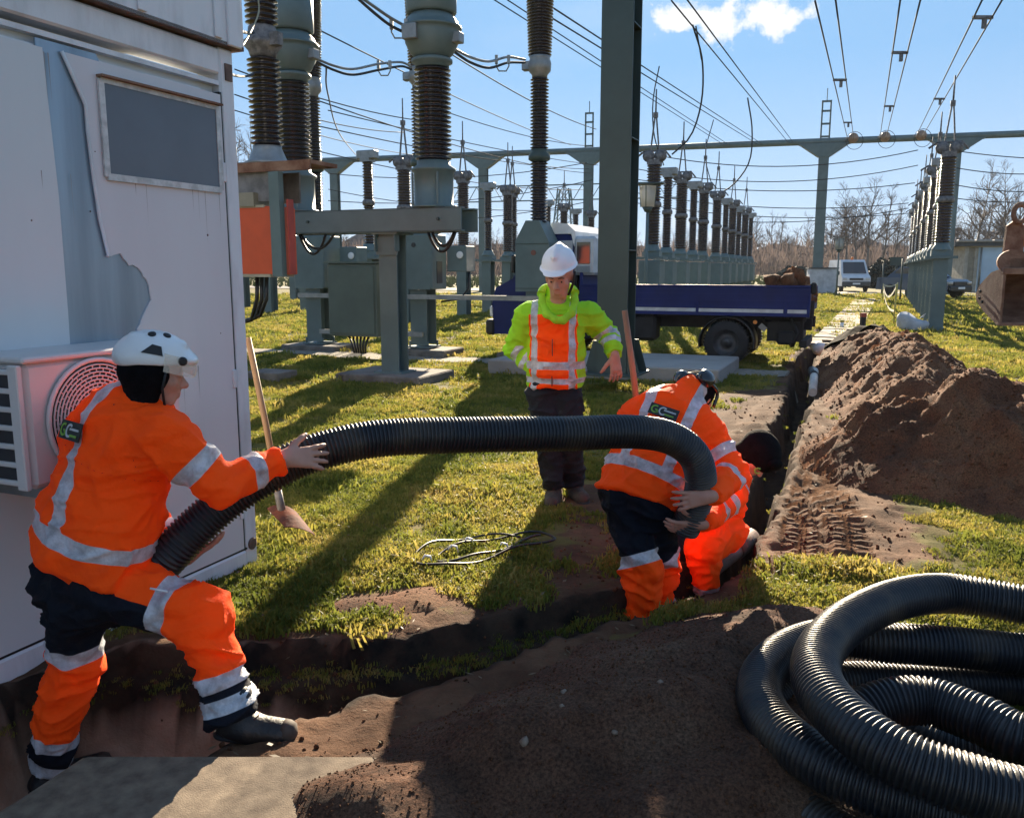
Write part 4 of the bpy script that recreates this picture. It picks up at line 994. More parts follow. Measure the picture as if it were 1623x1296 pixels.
for (p1_, y1, p2_, y2, s_) in (((500, 45), 22, (905, 230), 60, .2), ((505, 160), 26, (940, 275), 62, .4), ((505, 200), 28, (935, 268), 62, .3), ((370, 55), 20, (500, 120), 24, .1), ((372, 110), 20, (700, 195), 30, .2),
        ((690, 70), 20, (945, 205), 40, .2), ((372, 150), 22, (640, 210), 34, .2), ((505, 240), 34, (935, 300), 66, .5), ((520, 175), 30, (948, 262), 60, .2), ((372, 175), 30, (700, 250), 60, .3), ((700, 175), 40, (940, 232), 64, .3)):
    k_ += 1; single(P(*p1_, y1), P(*p2_, y2), s_, ['thin wire from the ribbed head to the gantry, highest of those crossing the gap', 'slanting wire meeting the gantry at the tall dark column', 'slanting wire just above the gantry ladder', 'short wire at the container corner, uppermost', 'slanting wire from the container corner behind the left transformer', 'wire starting at the right transformer head', 'middle slanting wire between container and right transformer', 'lowest slanting wire, passing under the gantry beam', 'slanting wire ending at the foot of the gantry ladder', 'slanting wire low beside the container corner', 'wire between front breaker pole and the gantry ladder'][k_-1], .011+.0002*(y1+y2)/2)
# sagging cross wires behind the rows
for (xa, ya_, xb, yb, Y, s_) in ((1010, 240, 1455, 238, 52, .9), (1010, 268, 1455, 262, 56, .9), (1012, 285, 1450, 290, 56, .6), (1010, 306, 1440, 322, 56, .6), (1010, 322, 1440, 338, 60, .6), (1190, 352, 1440, 330, 60, .3), (1495, 236, 1660, 252, 50, .1), (1495, 262, 1660, 275, 50, .2), (1500, 290, 1660, 303, 50, .2), (1500, 312, 1660, 318, 56, .2),
        (520, 275, 930, 258, 58, .6), (520, 318, 940, 285, 60, .7), (520, 345, 940, 318, 62, .7), (520, 300, 940, 330, 66, .7)):
    lev_ = globals().get('lev_', -1)+1
    single(P(xa, ya_, Y), P(xb, yb, Y), s_, ('level wire %s' % ['directly under the gantry beam, right of the column', 'second below the gantry beam, right of the column', 'third below the gantry beam, right of the column', 'fourth below the gantry beam, right of the column', 'fifth below the gantry beam, right of the column', 'just above the wood, left of the gantry post', 'uppermost of those right of the right row', 'second of those right of the right row', 'third of those right of the right row', 'lowest of those right of the right row', 'uppermost left of the column, under the beam', 'second left of the column, under the beam', 'third left of the column, rising to the right', 'lowest left of the column, falling to the right'][lev_]), .028)
# dropper leads from the conductors to the insulators
def lead(pts, label, r=.02):
    q = [P(*p) for p in pts]; c = spline(q, .3); return solo('dropper_lead', MB().tube([Vector(v) for v in c], r, 5), wm, q[-1], label, 'wire', 'dropper leads')
lead([(1098, 40, 26), (1113, 95, 27), (1112, 160, 28), (1095, 215, 28.5), (1065, 245, 28.6)], 'curved dropper lead bending down to the nearest insulators behind the truck', .028)
lead([(1103, 42, 26), (1112, 95, 27)], 'short dropper lead under the steep twin conductor', .022)
lead([(1185, 155, 38), (1192, 205, 38), (1188, 255, 38), (1165, 290, 38.2), (1137, 310, 38.2)], 'curved dropper lead reaching the fifth insulator behind the truck', .032)
lead([(1045, 105, 26), (1035, 160, 26), (1037, 215, 26), (1052, 262, 28)], 'thin dropper lead beside the tall dark column', .018)
lead([(1131, 190, 38), (1118, 245, 38), (1130, 300, 38)], 'thin slack lead among the middle row', .02)
lead([(517, 105, 17), (520, 150, 20), (540, 215, 30), (573, 256, 50)], 'long thin lead curving down to the gantry beam left of centre', .018)
lead([(856, 185, 40), (866, 240, 50), (860, 285, 60)], 'thin lead beside the front breaker pole', .03)
# jumper bars between transformer heads and breaker poles
def jumper(pts, label):
    q = [P(*p) for p in pts]; c = [Vector(v) for v in spline(q, .05)]; mid = c[int(len(c)*.62)]
    o = thing('jumper_cable', q[0], label, 'cable', group='jumper cables'); s = Vector((0, .0, .045))
    part('strand', MB().tube([v+s*.5 for v in c], .021, 7), galv(), o, world=True); part('strand', MB().tube([v-s*(.5+1.2*math.sin(math.pi*i/len(c))) for i, v in enumerate(c)], .021, 7), wm, o, world=True)
    ring = [mid+Vector((x*.1, 0, z*.1-.1)) for x, z in ((-1, .9), (-1.05, 0), (-.6, -.8), (.6, -.8), (1.05, 0), (1, .9))]
    part('spacer_loop', MB().tube(ring, .012, 6), galv(), o, world=True); part('clamp', MB().box(mid+Vector((-.1, 0, 0)), (.05, .06, .13)).box(mid+Vector((.1, 0, 0)), (.05, .06, .13)), galv(), o, world=True)
jumper([(500, 95, 14.0), (530, 107, 14.3), (560, 112, 14.8), (600, 104, 15.4), (635, 101, 16.2), (652, 108, 16.6)], 'drooping twin jumper cable between the left transformer and the middle breaker pole')
jumper([(720, 80, 13.1), (745, 93, 13.6), (775, 100, 14.2), (805, 93, 14.9), (832, 97, 15.7)], 'drooping twin jumper cable from the right transformer to the front breaker pole')
jumper([(568, -4, 12.0), (595, 15, 12.2), (620, 32, 12.4), (650, 48, 12.6), (672, 57, 12.7)], 'twin cable coming from the top edge to the right transformer head')
solo('thin_cable', MB().tube([Vector(v) for v in spline([P(378, 82, 7.0), P(395, 55, 8.5), P(410, 20, 9.7), P(408, -12, 10.2)], .1)], .008, 6), mat('yellow_cable', (.30, .24, .1), .5), P(378, 82, 7), 'thin yellowish cable from the container roof corner to the ribbed insulator', 'cable')
single(P(360, 40, 6.5), P(402, 52, 10.4), .02, 'short dark cable from the upper cabin to the ribbed insulator', .016)
single(P(365, 118, 7.2), P(402, 118, 10.4), .02, 'short level cable from behind the container to the ribbed insulator', .012)
# ================================================================== VEHICLES, BUILDINGS, TREES
blue = mat('truck_blue', (0.006, 0.020, 0.130), .55, 0, .12, 2.5, .03, 30, spec=.3)
chas = mat('dirty_chassis', (0.020, 0.019, 0.020), .8, 0, .2, 6, .15, 40)
w0 = G(1149, 578)
tr = thing('tipper_truck', w0, 'blue tipper truck seen from the side, its bed loaded with soil at the rear', 'truck', ROT)
def tp(n, mb, m, par=None): return part(n, mb, m, par or tr)
TW = 2.05
bx0, bx1 = -2.75, 1.38
# near side board with ribs, far board, tailboard
mb = MB().box(((bx0+bx1)/2, .02, 1.155), (bx1-bx0, .05, .44), bev=.01)
for z in (1.02, 1.13, 1.24, 1.34): mb.box(((bx0+bx1)/2, -.012, z), (bx1-bx0-.04, .022, .025))
tp('side_board', mb, blue)
tp('side_board', MB().box(((bx0+bx1)/2, TW, 1.155), (bx1-bx0, .05, .44), bev=.01), blue)
tp('tailboard', MB().box((bx1-.03, TW/2, 1.155), (.05, TW-.02, .44), bev=.01), blue); tp('headboard', MB().box((bx0+.03, TW/2, 1.28), (.06, TW-.02, .68), bev=.01), blue)
tp('bed_floor', MB().box(((bx0+bx1)/2, TW/2, .955), (bx1-bx0-.08, TW-.08, .05)), chas)
tp('bed_rim', MB().box(((bx0+bx1)/2, .02, 1.392), (bx1-bx0, .075, .03)).box(((bx0+bx1)/2, .0, .905), (bx1-bx0, .08, .06)), blue)
rs_ = mat('reflective_tape', (.60, .60, .58), .45, 0, .1, 6)
for xa, xb in ((-2.7, -1.95), (-1.90, -.55), (-.50, .95), (1.02, 1.34)): tp('reflective_strip', MB().box(((xa+xb)/2, -.028, .965), (xb-xa, .010, .062)), rs_)
for xx in (-1.92, -.52, .99, 1.36): tp('board_hinge', MB().box((xx, -.03, 1.0), (.05, .025, .26), bev=.005), blue)
tp('corner_latch', MB().box((1.42, .04, 1.36), (.10, .10, .20), bev=.03).box((1.42, .04, 1.0), (.06, .08, .30), bev=.01), chas)
# chassis
mb = MB().box((-1.4, .55, .72), (5.6, .09, .20)).box((-1.4, 1.5, .72), (5.6, .09, .20))
tp('chassis_rail', mb, chas)
tp('fuel_tank', MB().box((-1.85, .22, .62), (1.15, .40, .48), bev=.06), chas)
tp('tool_box', MB().box((-2.75, .22, .60), (.42, .40, .45), bev=.03), chas)
tp('subframe', MB().box((-.5, 1.0, .82), (3.6, 1.3, .10)).box((.95, 1.0, .60), (.55, 1.6, .34)), chas)
mb = MB().tube([(.62+.12*k, .3+.05*math.sin(k*2), .82-.11*k+.09*math.sin(k*3)) for k in range(5)], .035, 6); mb.tube([(1.05, .2, .85), (1.2, .12, .6), (1.12, .15, .35)], .03, 6)
mb.box((1.32, .6, .42), (.10, 1.5, .12)).box((1.25, .25, .62), (.06, .06, .55)).box((1.0, .2, .50), (.3, .25, .24), bev=.04); tag(tp('tow_gear', mb, chas), kind='stuff')
# wheels
def wheel(x, y, r=.39, w=.24, dual=False):
    wmb = MB().lathe([(r*.60, -w/2), (r*.93, -w/2), (r, -w/2+.03), (r, w/2-.03), (r*.93, w/2), (r*.60, w/2)], (x, y, r), 36, (0, 1, 0), cap=False)
    for k in range(40):
        a = 2*math.pi*k/40; wmb.box((x+math.cos(a)*r, y, r+math.sin(a)*r), (.03, w-.03, .028), rot=Matrix.Rotation(-a, 3, 'Y'))
    o = tp('wheel', wmb, rubber())
    rim = MB().lathe([(r*.62, -.115), (r*.60, -.085), (r*.50, -.06), (r*.46, -.02), (r*.22, -.01), (r*.2, -.05), (.02, -.06)], (x, y, r), 28, (0, 1, 0), cap=False).lathe([(.02, .1), (r*.62, .1)], (x, y, r), 28, (0, 1, 0), cap=False)
    part('rim', rim, mat('dirty_rim', (.10, .10, .105), .5, .5, .2, 8), o)
    nb = MB()
    for k in range(6): a = k*math.pi/3; nb.lathe([(.018, 0), (.018, .03)], (x+math.cos(a)*r*.33, y-.01, r+math.sin(a)*r*.33), 6, (0, -1, 0))
    tag(part('wheel_nuts', nb, MATS['dirty_rim'], o), kind='stuff')
wheel(0, .12); wheel(0, .42); wheel(0, 1.9); wheel(-3.42, .14); wheel(-3.42, 1.9)
def arch(x, y, r, w, a0=-12, a1=192):
    V = []; n = 14
    for k in range(n+1):
        a = R(a0+(a1-a0)*k/n)
        for rr_ in (r, r+.025):
            for yy in (y-w/2, y+w/2): V.append((x+math.cos(a)*rr_, yy, .39+math.sin(a)*rr_*.95))
    Fc = []
    for k in range(n):
        o = 4*k; Fc += [(o, o+1, o+5, o+4), (o+2, o+6, o+7, o+3), (o, o+4, o+6, o+2), (o+1, o+3, o+7, o+5)]
    return MB().add(V, Fc, True)
tp('mudguard', arch(0, .25, .47, .50), black_p()); tp('mudguard', arch(-3.42, .14, .46, .3), black_p())
am = mat('amber_lamp', (.8, .22, .02), .3)
tp('side_lamp', MB().box((-2.03, .01, .84), (.09, .02, .035), bev=.005), am); tp('side_lamp', MB().lathe([(.035, 0), (.035, .02)], (.49, -.01, .77), 12, (0, -1, 0)), am)
tp('plate', MB().box((.62, .0, .68), (.13, .02, .09), rot=Matrix.Rotation(R(40), 3, 'Y')), mat('dull_plate', (.25, .24, .22), .5))
tp('filler_cap', MB().lathe([(.04, 0), (.04, .02)], (-2.34, .01, .84), 12, (0, -1, 0)), galv())
# cab: profile in x,z extruded across
cp = [(-4.52, .42), (-2.88, .42), (-2.88, 2.24), (-3.0, 2.33), (-3.45, 2.33), (-3.66, 2.22), (-4.12, 1.50), (-4.48, 1.32), (-4.56, 1.0)]
tp('cab', MB().prism(cp, (0, .03, 0), (1, 0, 0), (0, 0, 1), (0, 1.98, 0)), blue)
tp('windscreen', MB().prism([(-4.10, 1.54), (-3.70, 2.17), (-3.72, 2.19), (-4.125, 1.555)], (0, .15, 0), (1, 0, 0), (0, 0, 1), (0, 1.75, 0)), glass_dk())
tp('side_window', MB().prism([(-4.0, 1.52), (-3.18, 1.52), (-3.18, 2.14), (-3.62, 2.14)], (0, .018, 0), (1, 0, 0), (0, 0, 1), (0, .02, 0)), glass_dk())
tp('door', MB().prism([(-4.1, .75), (-3.12, .75), (-3.12, 1.46), (-4.1, 1.46)], (0, .016, 0), (1, 0, 0), (0, 0, 1), (0, .02, 0)), blue)
tp('bumper', MB().box((-4.60, 1.0, .55), (.20, 2.0, .30), bev=.04), black_p())
tp('headlight', MB().box((-4.56, .14, .86), (.12, .22, .22), bev=.03), white_p()); tp('headlight', MB().box((-4.56, 1.88, .86), (.12, .22, .22), bev=.03), white_p())
tp('mirror', MB().box((-4.02, -.13, 1.78), (.09, .16, .34), bev=.03).bar((-4.0, .03, 1.6), (-4.02, -.1, 1.76), .03), black_p())
tp('roof_fairing', MB().prism([(-3.5, 2.335), (-2.92, 2.335), (-2.86, 2.1), (-2.84, 2.38), (-3.0, 2.52), (-3.3, 2.55)], (0, .0, 0), (1, 0, 0), (0, 0, 1), (0, 1.9, 0)), white_p())
tp('rear_panel', MB().box((-3.06, .005, 1.90), (.34, .02, .62), bev=.02), mat('pale_panel', (.50, .56, .62), .3))
tp('vent_panel', MB().box((-3.06, -.01, 1.92), (.22, .012, .34), bev=.01), mat('grey_vent', (.22, .26, .30), .5))
tp('cab_rear', MB().box((-2.66, 1.0, 1.93), (.44, 1.94, .72), bev=.05), MATS['pale_panel']); tp('side_window', MB().box((-2.68, .02, 1.98), (.26, .02, .40), bev=.008), glass_dk()); tp('vent_panel', MB().box((-2.68, .008, 1.68), (.26, .02, .12), bev=.005), MATS['grey_vent'])
mb = MB()
for k in range(6): mb.box((-2.84+.0*k, .10+.2*k, 1.6), (.03, .035, .85))
tag(tp('guard_grid', mb, chas), kind='stuff')
ld = thing('soil_load', w0+BX*.95+AX*1.0+Vector((0, 0, .98)), 'clods of dug brown soil heaped at the rear of the truck bed', 'soil', ROT); mb = MB()
for k in range(46):
    x = rnd.gauss(0, .27); clod(mb, (min(.33, max(-.7, x)), rnd.uniform(-.7, .7), rnd.uniform(.05, .50)*math.exp(-x*x*5)+.12), rnd.uniform(.10, .2), k)
tag(part('clods', mb, SOIL, ld), kind='stuff')

# ---- white van, front on
def prof_body(name, prof, w, m, par, inset=.10, zi=None):
    """side profile (y,z) extruded across x, top narrowed"""
    V = []; n = len(prof); zm = max(p[1] for p in prof); zi = zm*.5 if zi is None else zi
    for s in (-1, 1):
        for y, z in prof: V.append((s*(w/2-inset*max(0, (z-zi)/(zm-zi))), y, z))
    Fc = [tuple(range(n))[::-1], tuple(range(n, 2*n))]+[(i, (i+1) % n, (i+1) % n+n, i+n) for i in range(n)]
    return part(name, MB().add(V, Fc), m, par)
vq = G(1356, 463); van = thing('van', vq, 'white van with amber beacon facing the camera at the end of the footpath', 'van', R(-8))
vw = mat('van_white', (.60, .62, .66), .4, 0, .05, 2)
prof_body('body', [(0, .42), (-.02, .95), (.15, 1.12), (.55, 1.28), (1.25, 2.2), (1.5, 2.3), (5.0, 2.3), (5.1, .42)], 1.96, vw, van, .14, 1.1)
V = [(-.80, .58, 1.32), (.80, .58, 1.32), (.72, 1.19, 2.12), (-.72, 1.19, 2.12)]; part('windscreen', MB().add([(a, b-.035, c+.02) for a, b, c in V]+[(a, b, c) for a, b, c in V], [(0, 1, 2, 3), (7, 6, 5, 4), (0, 4, 5, 1), (1, 5, 6, 2), (2, 6, 7, 3), (3, 7, 4, 0)]), glass_dk(), van)
for s in (-1, 1):
    part('headlight', MB().box((s*.78, .02, .93), (.30, .12, .17), bev=.03), mat('headlamp', (.5, .5, .5), .15), van)
    part('mirror', MB().box((s*1.10, .72, 1.35), (.16, .1, .28), bev=.03), black_p(), van)
    part('wheel', MB().lathe([(.32, -.1), (.34, -.08), (.34, .08), (.32, .1)], (s*.84, .75, .34), 20, (1, 0, 0)), rubber(), van)
    part('fog_light', MB().lathe([(.05, 0), (.05, .02)], (s*.7, -.06, .50), 10, (0, -1, 0)), vw, van)
part('grille', MB().box((0, -.02, .92), (.95, .06, .15), bev=.02), black_p(), van); part('bumper', MB().box((0, -.04, .58), (1.94, .16, .34), bev=.05), mat('grey_bumper', (.06, .065, .07), .6), van)
part('number_plate', MB().box((0, -.13, .60), (.52, .015, .11)), white_p(), van)
part('beacon', MB().lathe([(.10, 0), (.10, .05), (.085, .19), (.03, .22)], (0, 1.6, 2.3), 12), mat('orange_beacon', (.9, .20, .02), .3), van)
# ---- dark pick-up
pq = G(1519, 474.5); pk = thing('pickup', pq, 'dark blue grey off road car parked in front of the pale blue garage', 'car', R(24))
pb = mat('dark_car_paint', (.014, .028, .055), .28, .3, .05, 2, coat=.8)
prof_body('body', [(0, .45), (-.02, .92), (.25, 1.08), (1.25, 1.16), (4.9, 1.16), (4.95, .45)], 1.85, pb, pk, .04, .6)
prof_body('cabin', [(1.2, 1.15), (1.95, 1.74), (3.5, 1.78), (4.3, 1.15)], 1.72, pb, pk, .16, 1.15)
V = [(-.74, 1.27, 1.22), (.74, 1.27, 1.22), (.64, 1.86, 1.69), (-.64, 1.86, 1.69)]; part('windscreen', MB().add([(a, b-.03, c+.025) for a, b, c in V]+V, [(0, 1, 2, 3), (7, 6, 5, 4), (0, 4, 5, 1), (1, 5, 6, 2), (2, 6, 7, 3), (3, 7, 4, 0)]), mat('sky_glass', (.10, .13, .17), .05, coat=.5), pk)
for s in (-1, 1):
    part('headlight', MB().box((s*.74, .0, .90), (.34, .14, .15), bev=.03), MATS['headlamp'], pk); part('mirror', MB().box((s*1.02, 1.6, 1.2), (.2, .12, .17), bev=.04), pb, pk)
    part('side_window', MB().prism([(1.55, 1.22), (3.95, 1.22), (3.4, 1.70), (2.02, 1.68)], (s*.80, 0, 0), (0, 1, 0), (0, 0, 1), (-s*.02, 0, 0)), glass_dk(), pk)
    for y in (.85, 3.9): part('wheel', MB().lathe([(.36, -.11), (.39, -.08), (.39, .08), (.36, .11)], (s*.84, y, .39), 20, (1, 0, 0)), rubber(), pk)
    part('wheel_arch', arch(0, 0, .46, .2), black_p(), pk)
    a_ = pk.children if False else None
for o in [c for c in bpy.data.objects if c.parent == pk and c.name.startswith('wheel_arch')][:2]: o.rotation_euler = (0, 0, R(90)); o.location = (.85, .85, 0)
[c for c in bpy.data.objects if c.parent == pk and c.name.startswith('wheel_arch')][1].location = (-.85, .85, 0)
part('grille', MB().box((0, -.02, .86), (.98, .08, .22), bev=.02), black_p(), pk); part('bumper', MB().box((0, -.05, .58), (1.80, .18, .30), bev=.06), black_p(), pk)
part('number_plate', MB().box((.0, -.15, .62), (.52, .015, .11)), white_p(), pk)

# ---- garage
gq = P(1530, 425, 62); gq.z = 0; ga_ = thing('garage', gq, 'low pale blue garage with dark roof edge at the right behind the car', 'garage', R(-9))
gb_ = mat('garage_blue', (.46, .58, .70), .7, 0, .05, 1)
zg = EYE+32/1350*62; GL = 12
part('wall', MB().box((.78+GL/2, 0, zg/2), (GL, .25, zg)), gb_, ga_); part('wall', MB().box((-.0, 3.0, zg/2+.05), (.25, 6.1, zg)).box((.66, 0.1, zg/2), (.22, .25, zg)), mat('cream_wall', (.42, .38, .32), .8), ga_)
part('roof', MB().box((GL/2+.3, 2.8, zg+.22), (GL+2.6, 6.6, .28)), mat('dark_fascia', (.06, .065, .07), .6), ga_)
tm = MB().box((0, 0, 0), (1.05, .5, .16), bev=.03).mesh('roof_tile', mat('pale_tile', (.36, .33, .30), .8))
for k in range(12):
    o = link('roof_tile', tm, ga_); o.location = (-.3+k*1.18, -.45, zg+.44)
part('door', MB().box((.34, .1, zg*.5), (.46, .1, zg)), mat('tan_door', (.30, .26, .2), .7), ga_)
part('drainpipe', MB().tube([(.92, -.2, zg), (.92, -.2, 0)], .07, 8), galv(), ga_)
# ---- small pale utility hut, signs, lamps
hq = P(1303, 425, 58); hq.z = 0; hut = thing('utility_hut', hq, 'small pale grey metal hut behind the gantry post, left of the van', 'hut', R(-12))
part('body', MB().box((0, 0, .86), (1.75, 1.6, 1.6), bev=.02), mat('pale_hut', (.50, .52, .55), .6), hut); part('roof', MB().box((0, 0, 1.70), (1.9, 1.75, .09)), MATS['dark_fascia'], hut)
for k in (-.45, .45): part('door', MB().box((k, -.81, .85), (.82, .03, 1.45)), MATS['pale_hut'], hut)
wb = P(1437, 425, 56)
def lamp(q, h, lab, s=1.0):
    o = thing('street_lamp', Vector((q.x, q.y, 0)), lab, 'lamp', ROT, 'square lantern lamps')
    part('pole', MB().tube([(0, 0, 0), (0, 0, h-.6*s)], [.06, .04], 8), steel(), o)
    lm, t, b = (None, None, None)
    part('lantern', MB().lathe([(.20*s, h-.62*s), (.24*s, h-.05*s)], n=4).lathe([(.19*s, h-.60*s), (.23*s, h-.08*s)], n=4, cap=False), mat('milky_glass', (.88, .88, .86), .2, 0, .03, 3, transl=.75), o)
    part('lamp_tube', MB().box((0, 0, h-.33*s), (.06*s, .06*s, .4*s)), white_p(), o)
    part('lid', MB().box((0, 0, h), (.9*s, .5*s, .03), bev=.008), sdk, o); part('collar', MB().lathe([(.08*s, h-.76*s), (.16*s, h-.62*s)], n=12), sdk, o)
    for sx, sy in ((-1, 0), (1, 0), (0, -1), (0, 1)): part('frame_bar', MB().bar((sx*.20*s, sy*.20*s, h-.62*s), (sx*.24*s, sy*.24*s, h-.03*s), .02), sdk, o)
q = P(1024, 425, 24.5); lamp(q, zat(292, 24.5), 'square lantern lamp hanging beside the tall dark column', 1.0)
q = P(1328, 425, 52); lamp(q, zat(376, 52), 'square lantern lamp on a thin pole left of the white van', 1.15)
def post(px, py, h, Y, lab, cap=None):
    q = P(px, 425, Y); q.z = 0; o = thing('marker_post', q, lab, 'post', ROT); part('post', MB().tube([(0, 0, 0), (0, 0, h)], .045, 8), sdk, o)
    if cap: part('sign', MB().box((0, -.05, h-.2), cap), sdk, o)
post(1400, 455, 2.0, 55, 'thin dark post right of the white van'); post(1420, 430, 2.3, 52, 'thin dark post with small box sign near the right row', (.7, .05, .5)); post(1430, 470, 2.2, 45, 'dark post at the far end of the right row')
# barrier tape on yellow stakes
bt = thing('barrier_tape', G(1415, 492), 'white and yellow barrier tape sagging between thin stakes beside the footpath', 'barrier tape')
ym = mat('yellow_stake', (.5, .42, .10), .6)
s0, s1, s2 = G(1398, 480), G(1416, 520), G(1421, 476)
for s_, h_ in ((s0, .95), (s1, 1.25), (s2, .95)): part('stake', MB().tube([s_, s_+Vector((0, 0, h_))], .022, 6), ym, bt, world=True)
for a, b, h0, h1, sg in ((s0, s1, .92, 1.2, .45), (s0, s2, .9, .9, .12), (s0, s1, .7, .5, .3)):
    c = sag(a+Vector((0, 0, h0)), b+Vector((0, 0, h1)), sg, 14); V = []; Fc = []
    for i, v in enumerate(c): V += [v+Vector((0, 0, .035)), v-Vector((0, 0, .035)), v+Vector((.004, .004, -.035)), v+Vector((.004, .004, .035))]
    for i in range(14):
        for k in range(4): Fc.append((4*i+k, 4*i+(k+1) % 4, 4*i+4+(k+1) % 4, 4*i+4+k))
    part('tape', MB().add(V, Fc), mat('tape_white', (.65, .62, .5), .5), bt, world=True)
# white bulk bag
bq = G(1444, 524); bg_ = thing('bulk_bag', bq, 'slumped pale blue white bulk bag at the foot of the right row', 'bag', R(-20))
V = []; Fc = []; nn = 20; mm = 8
for j in range(mm+1):
    t = j/mm
    for i in range(nn):
        a = 2*math.pi*i/nn; r_ = .30+.12*math.sin(t*2.6); top = .36+.14*math.cos(a+2.6)+.05*math.cos(3*a)
        V.append((math.cos(a)*r_*(1+.10*math.sin(3*a+t*3))*(1.0 if t < .9 else .93), math.sin(a)*r_*.8, t*top))
for j in range(mm):
    for i in range(nn): Fc.append((j*nn+i, j*nn+(i+1) % nn, (j+1)*nn+(i+1) % nn, (j+1)*nn+i))
Fc.append(tuple(range(nn))[::-1]); Fc.append(tuple((mm-1)*nn+i for i in range(nn)))
part('bag', MB().add(V, Fc, True), mat('white_fabric', (.55, .60, .68), .7, 0, .1, 4, .4, 12, transl=.3), bg_)
for a in (.6, 2.4): part('loop', MB().tube([(math.cos(a)*.35, math.sin(a)*.3, .36), (math.cos(a)*.42, math.sin(a)*.34, .46), (math.cos(a+.3)*.37, math.sin(a+.3)*.3, .34)], .012, 5), MATS['white_fabric'], bg_)
q = G(1486, 523); solo('crumpled_bag', MB().lathe([(.12, 0), (.17, .04), (.13, .11), (.05, .14)], q, 9), MATS['white_fabric'], q, 'small crumpled white bag against the nearest post of the right row', 'bag')
q = G(1334, 522); o = thing('marker_peg', q, 'short white and yellow marker peg on the footpath', 'peg'); part('peg', MB().lathe([(.05, 0), (.05, .2)], n=10), white_p(), o); part('cap', MB().lathe([(.055, .2), (.055, .27)], n=10), ym, o)
q = G(1366, 535); o = thing('marker_peg', q+Vector((0, 0, .2)), 'short dark post with red top in the far soil heap', 'peg'); part('peg', MB().box((0, 0, .12), (.11, .11, .40)), chas, o); part('cap', MB().box((0, 0, .36), (.12, .12, .10)), mat('red_cap', (.35, .05, .03), .5), o)
# black sheeting and boards on the end of the long heap
def heap_z(x, y):
    zz = -1
    for X, Y, Hh, Z in HEAPS.values():
        i = int(round((x-X[0, 0])/(X[0, 1]-X[0, 0]))); j = int(np.searchsorted(Y[:, 0], y))
        if 0 <= i < X.shape[1] and 0 < j < Y.shape[0] and Hh[j, i] > -.03: zz = max(zz, Z[j, i])
    if zz < -.5: zz = float(ground_z(np.array([x]), np.array([y]))[0][0])
    return zz
for (x0_, y0_, w_, l_, a_, lab) in ((7.2, 17.3, .9, 2.0, .4, 'black membrane sheet draped over the far end of the long soil heap'), (8.1, 18.1, .8, 1.6, -.8, 'torn dark turf mat lying on the far end of the long soil heap')):
    V = []; Fc = []; n = 12
    for k in (0, 1):
        for j in range(n+1):
            for i in range(n+1):
                u, v = (i/n-.5)*w_, (j/n-.5)*l_; x = x0_+u*math.cos(a_)-v*math.sin(a_); y = y0_+u*math.sin(a_)+v*math.cos(a_)
                V.append((x, y, heap_z(x, y)+.05+.04*vnoise(np.array([[x*3, y*3, 0.]]), 9)[0]+.02*k))
    for k in (0, 1):
        for j in range(n):
            for i in range(n): a = k*(n+1)**2+j*(n+1)+i; Fc.append((a, a+1, a+n+2, a+n+1)[::(1 if k else -1)])
    solo('membrane_sheet', MB().add(V, Fc, True), mat('black_membrane', (.018, .016, .015), 1.0, 0, .2, 5, .2, spec=.05), (x0_, y0_, 0), lab, 'sheet')
q = G(1345, 548); solo('timber_board', MB().box(q+Vector((0, 0, .1)), (1.1, .22, .05), rz=-.5).box(q+Vector((.5, -.1, .15)), (.3, .22, .06), rz=-.3), mat('old_timber', (.20, .14, .09), .85), q, 'old timber board across the far end of the trench', 'board')

# ---- excavator bucket hanging from its arm at the right edge
BY = 11.6; bo = P(1592, 425, BY); s_ = BY/1350; bz0 = P(1592, 515, BY).z+.14*.80
ex = thing('excavator_bucket', Vector((bo.x, bo.y, bz0)), 'rusty excavator bucket hanging open towards the camera at the right edge', 'excavator bucket', R(-8))
ru = rusty()
side = [(0, .70), (0, -.12), (.10, -.14), (.62, .08), (.86, .24), (.90, .36), (.78, .52), (.42, .74), (.12, .80)]
ex.scale = (1, 1, .80)
def sideplate(x): return MB().prism(side, (x, 0, 0), (0, 1, 0), (0, 0, 1), (.03, 0, 0))
part('side_plate', sideplate(0), ru, ex); part('side_plate', sideplate(1.15), ru, ex)
V = []; shell = side[1:]+[side[0]]
mb = MB()
for (a, b) in zip(side[1:-1], side[2:]):
    A_, B_ = Vector((0, a[0], a[1])), Vector((0, b[0], b[1])); nrm = Vector((0, -(b[1]-a[1]), b[0]-a[0])).normalized()*.022
    mb.prism([(0, 0), (1.11, 0)], (.035, 0, 0), (1, 0, 0), (0, 1, 0), (0, 0, 0)) if False else None
    p0_, p1_ = A_+nrm*.2, B_+nrm*.2
    mb.add([(.031, *p0_[1:]), (1.149, *p0_[1:]), (1.149, *p1_[1:]), (.031, *p1_[1:]), (.031, *(p0_+nrm)[1:]), (1.149, *(p0_+nrm)[1:]), (1.149, *(p1_+nrm)[1:]), (.031, *(p1_+nrm)[1:])], [(0, 1, 2, 3), (7, 6, 5, 4), (0, 4, 5, 1), (2, 6, 7, 3), (1, 5, 6, 2), (0, 3, 7, 4)])
part('shell', mb, ru, ex)
part('top_rim', MB().box((.59, .03, .76), (1.2, .09, .11), bev=.01), ru, ex); part('cutting_edge', MB().box((.59, .02, -.13), (1.2, .16, .035)), ru, ex)
part('side_cutter', MB().prism([(-.04, -.13), (.05, -.13), (.10, .3), (.05, .70), (-.02, .70)], (-.012, 0, 0), (0, 1, 0), (0, 0, 1), (.012, 0, 0)), ru, ex)
for yy, zz in ((.72, .40), (.62, .22), (.72, .28)): part('bolt', MB().lathe([(.028, 0), (.028, .02)], (-.001, yy, zz), 8, (-1, 0, 0)), black_p(), ex)
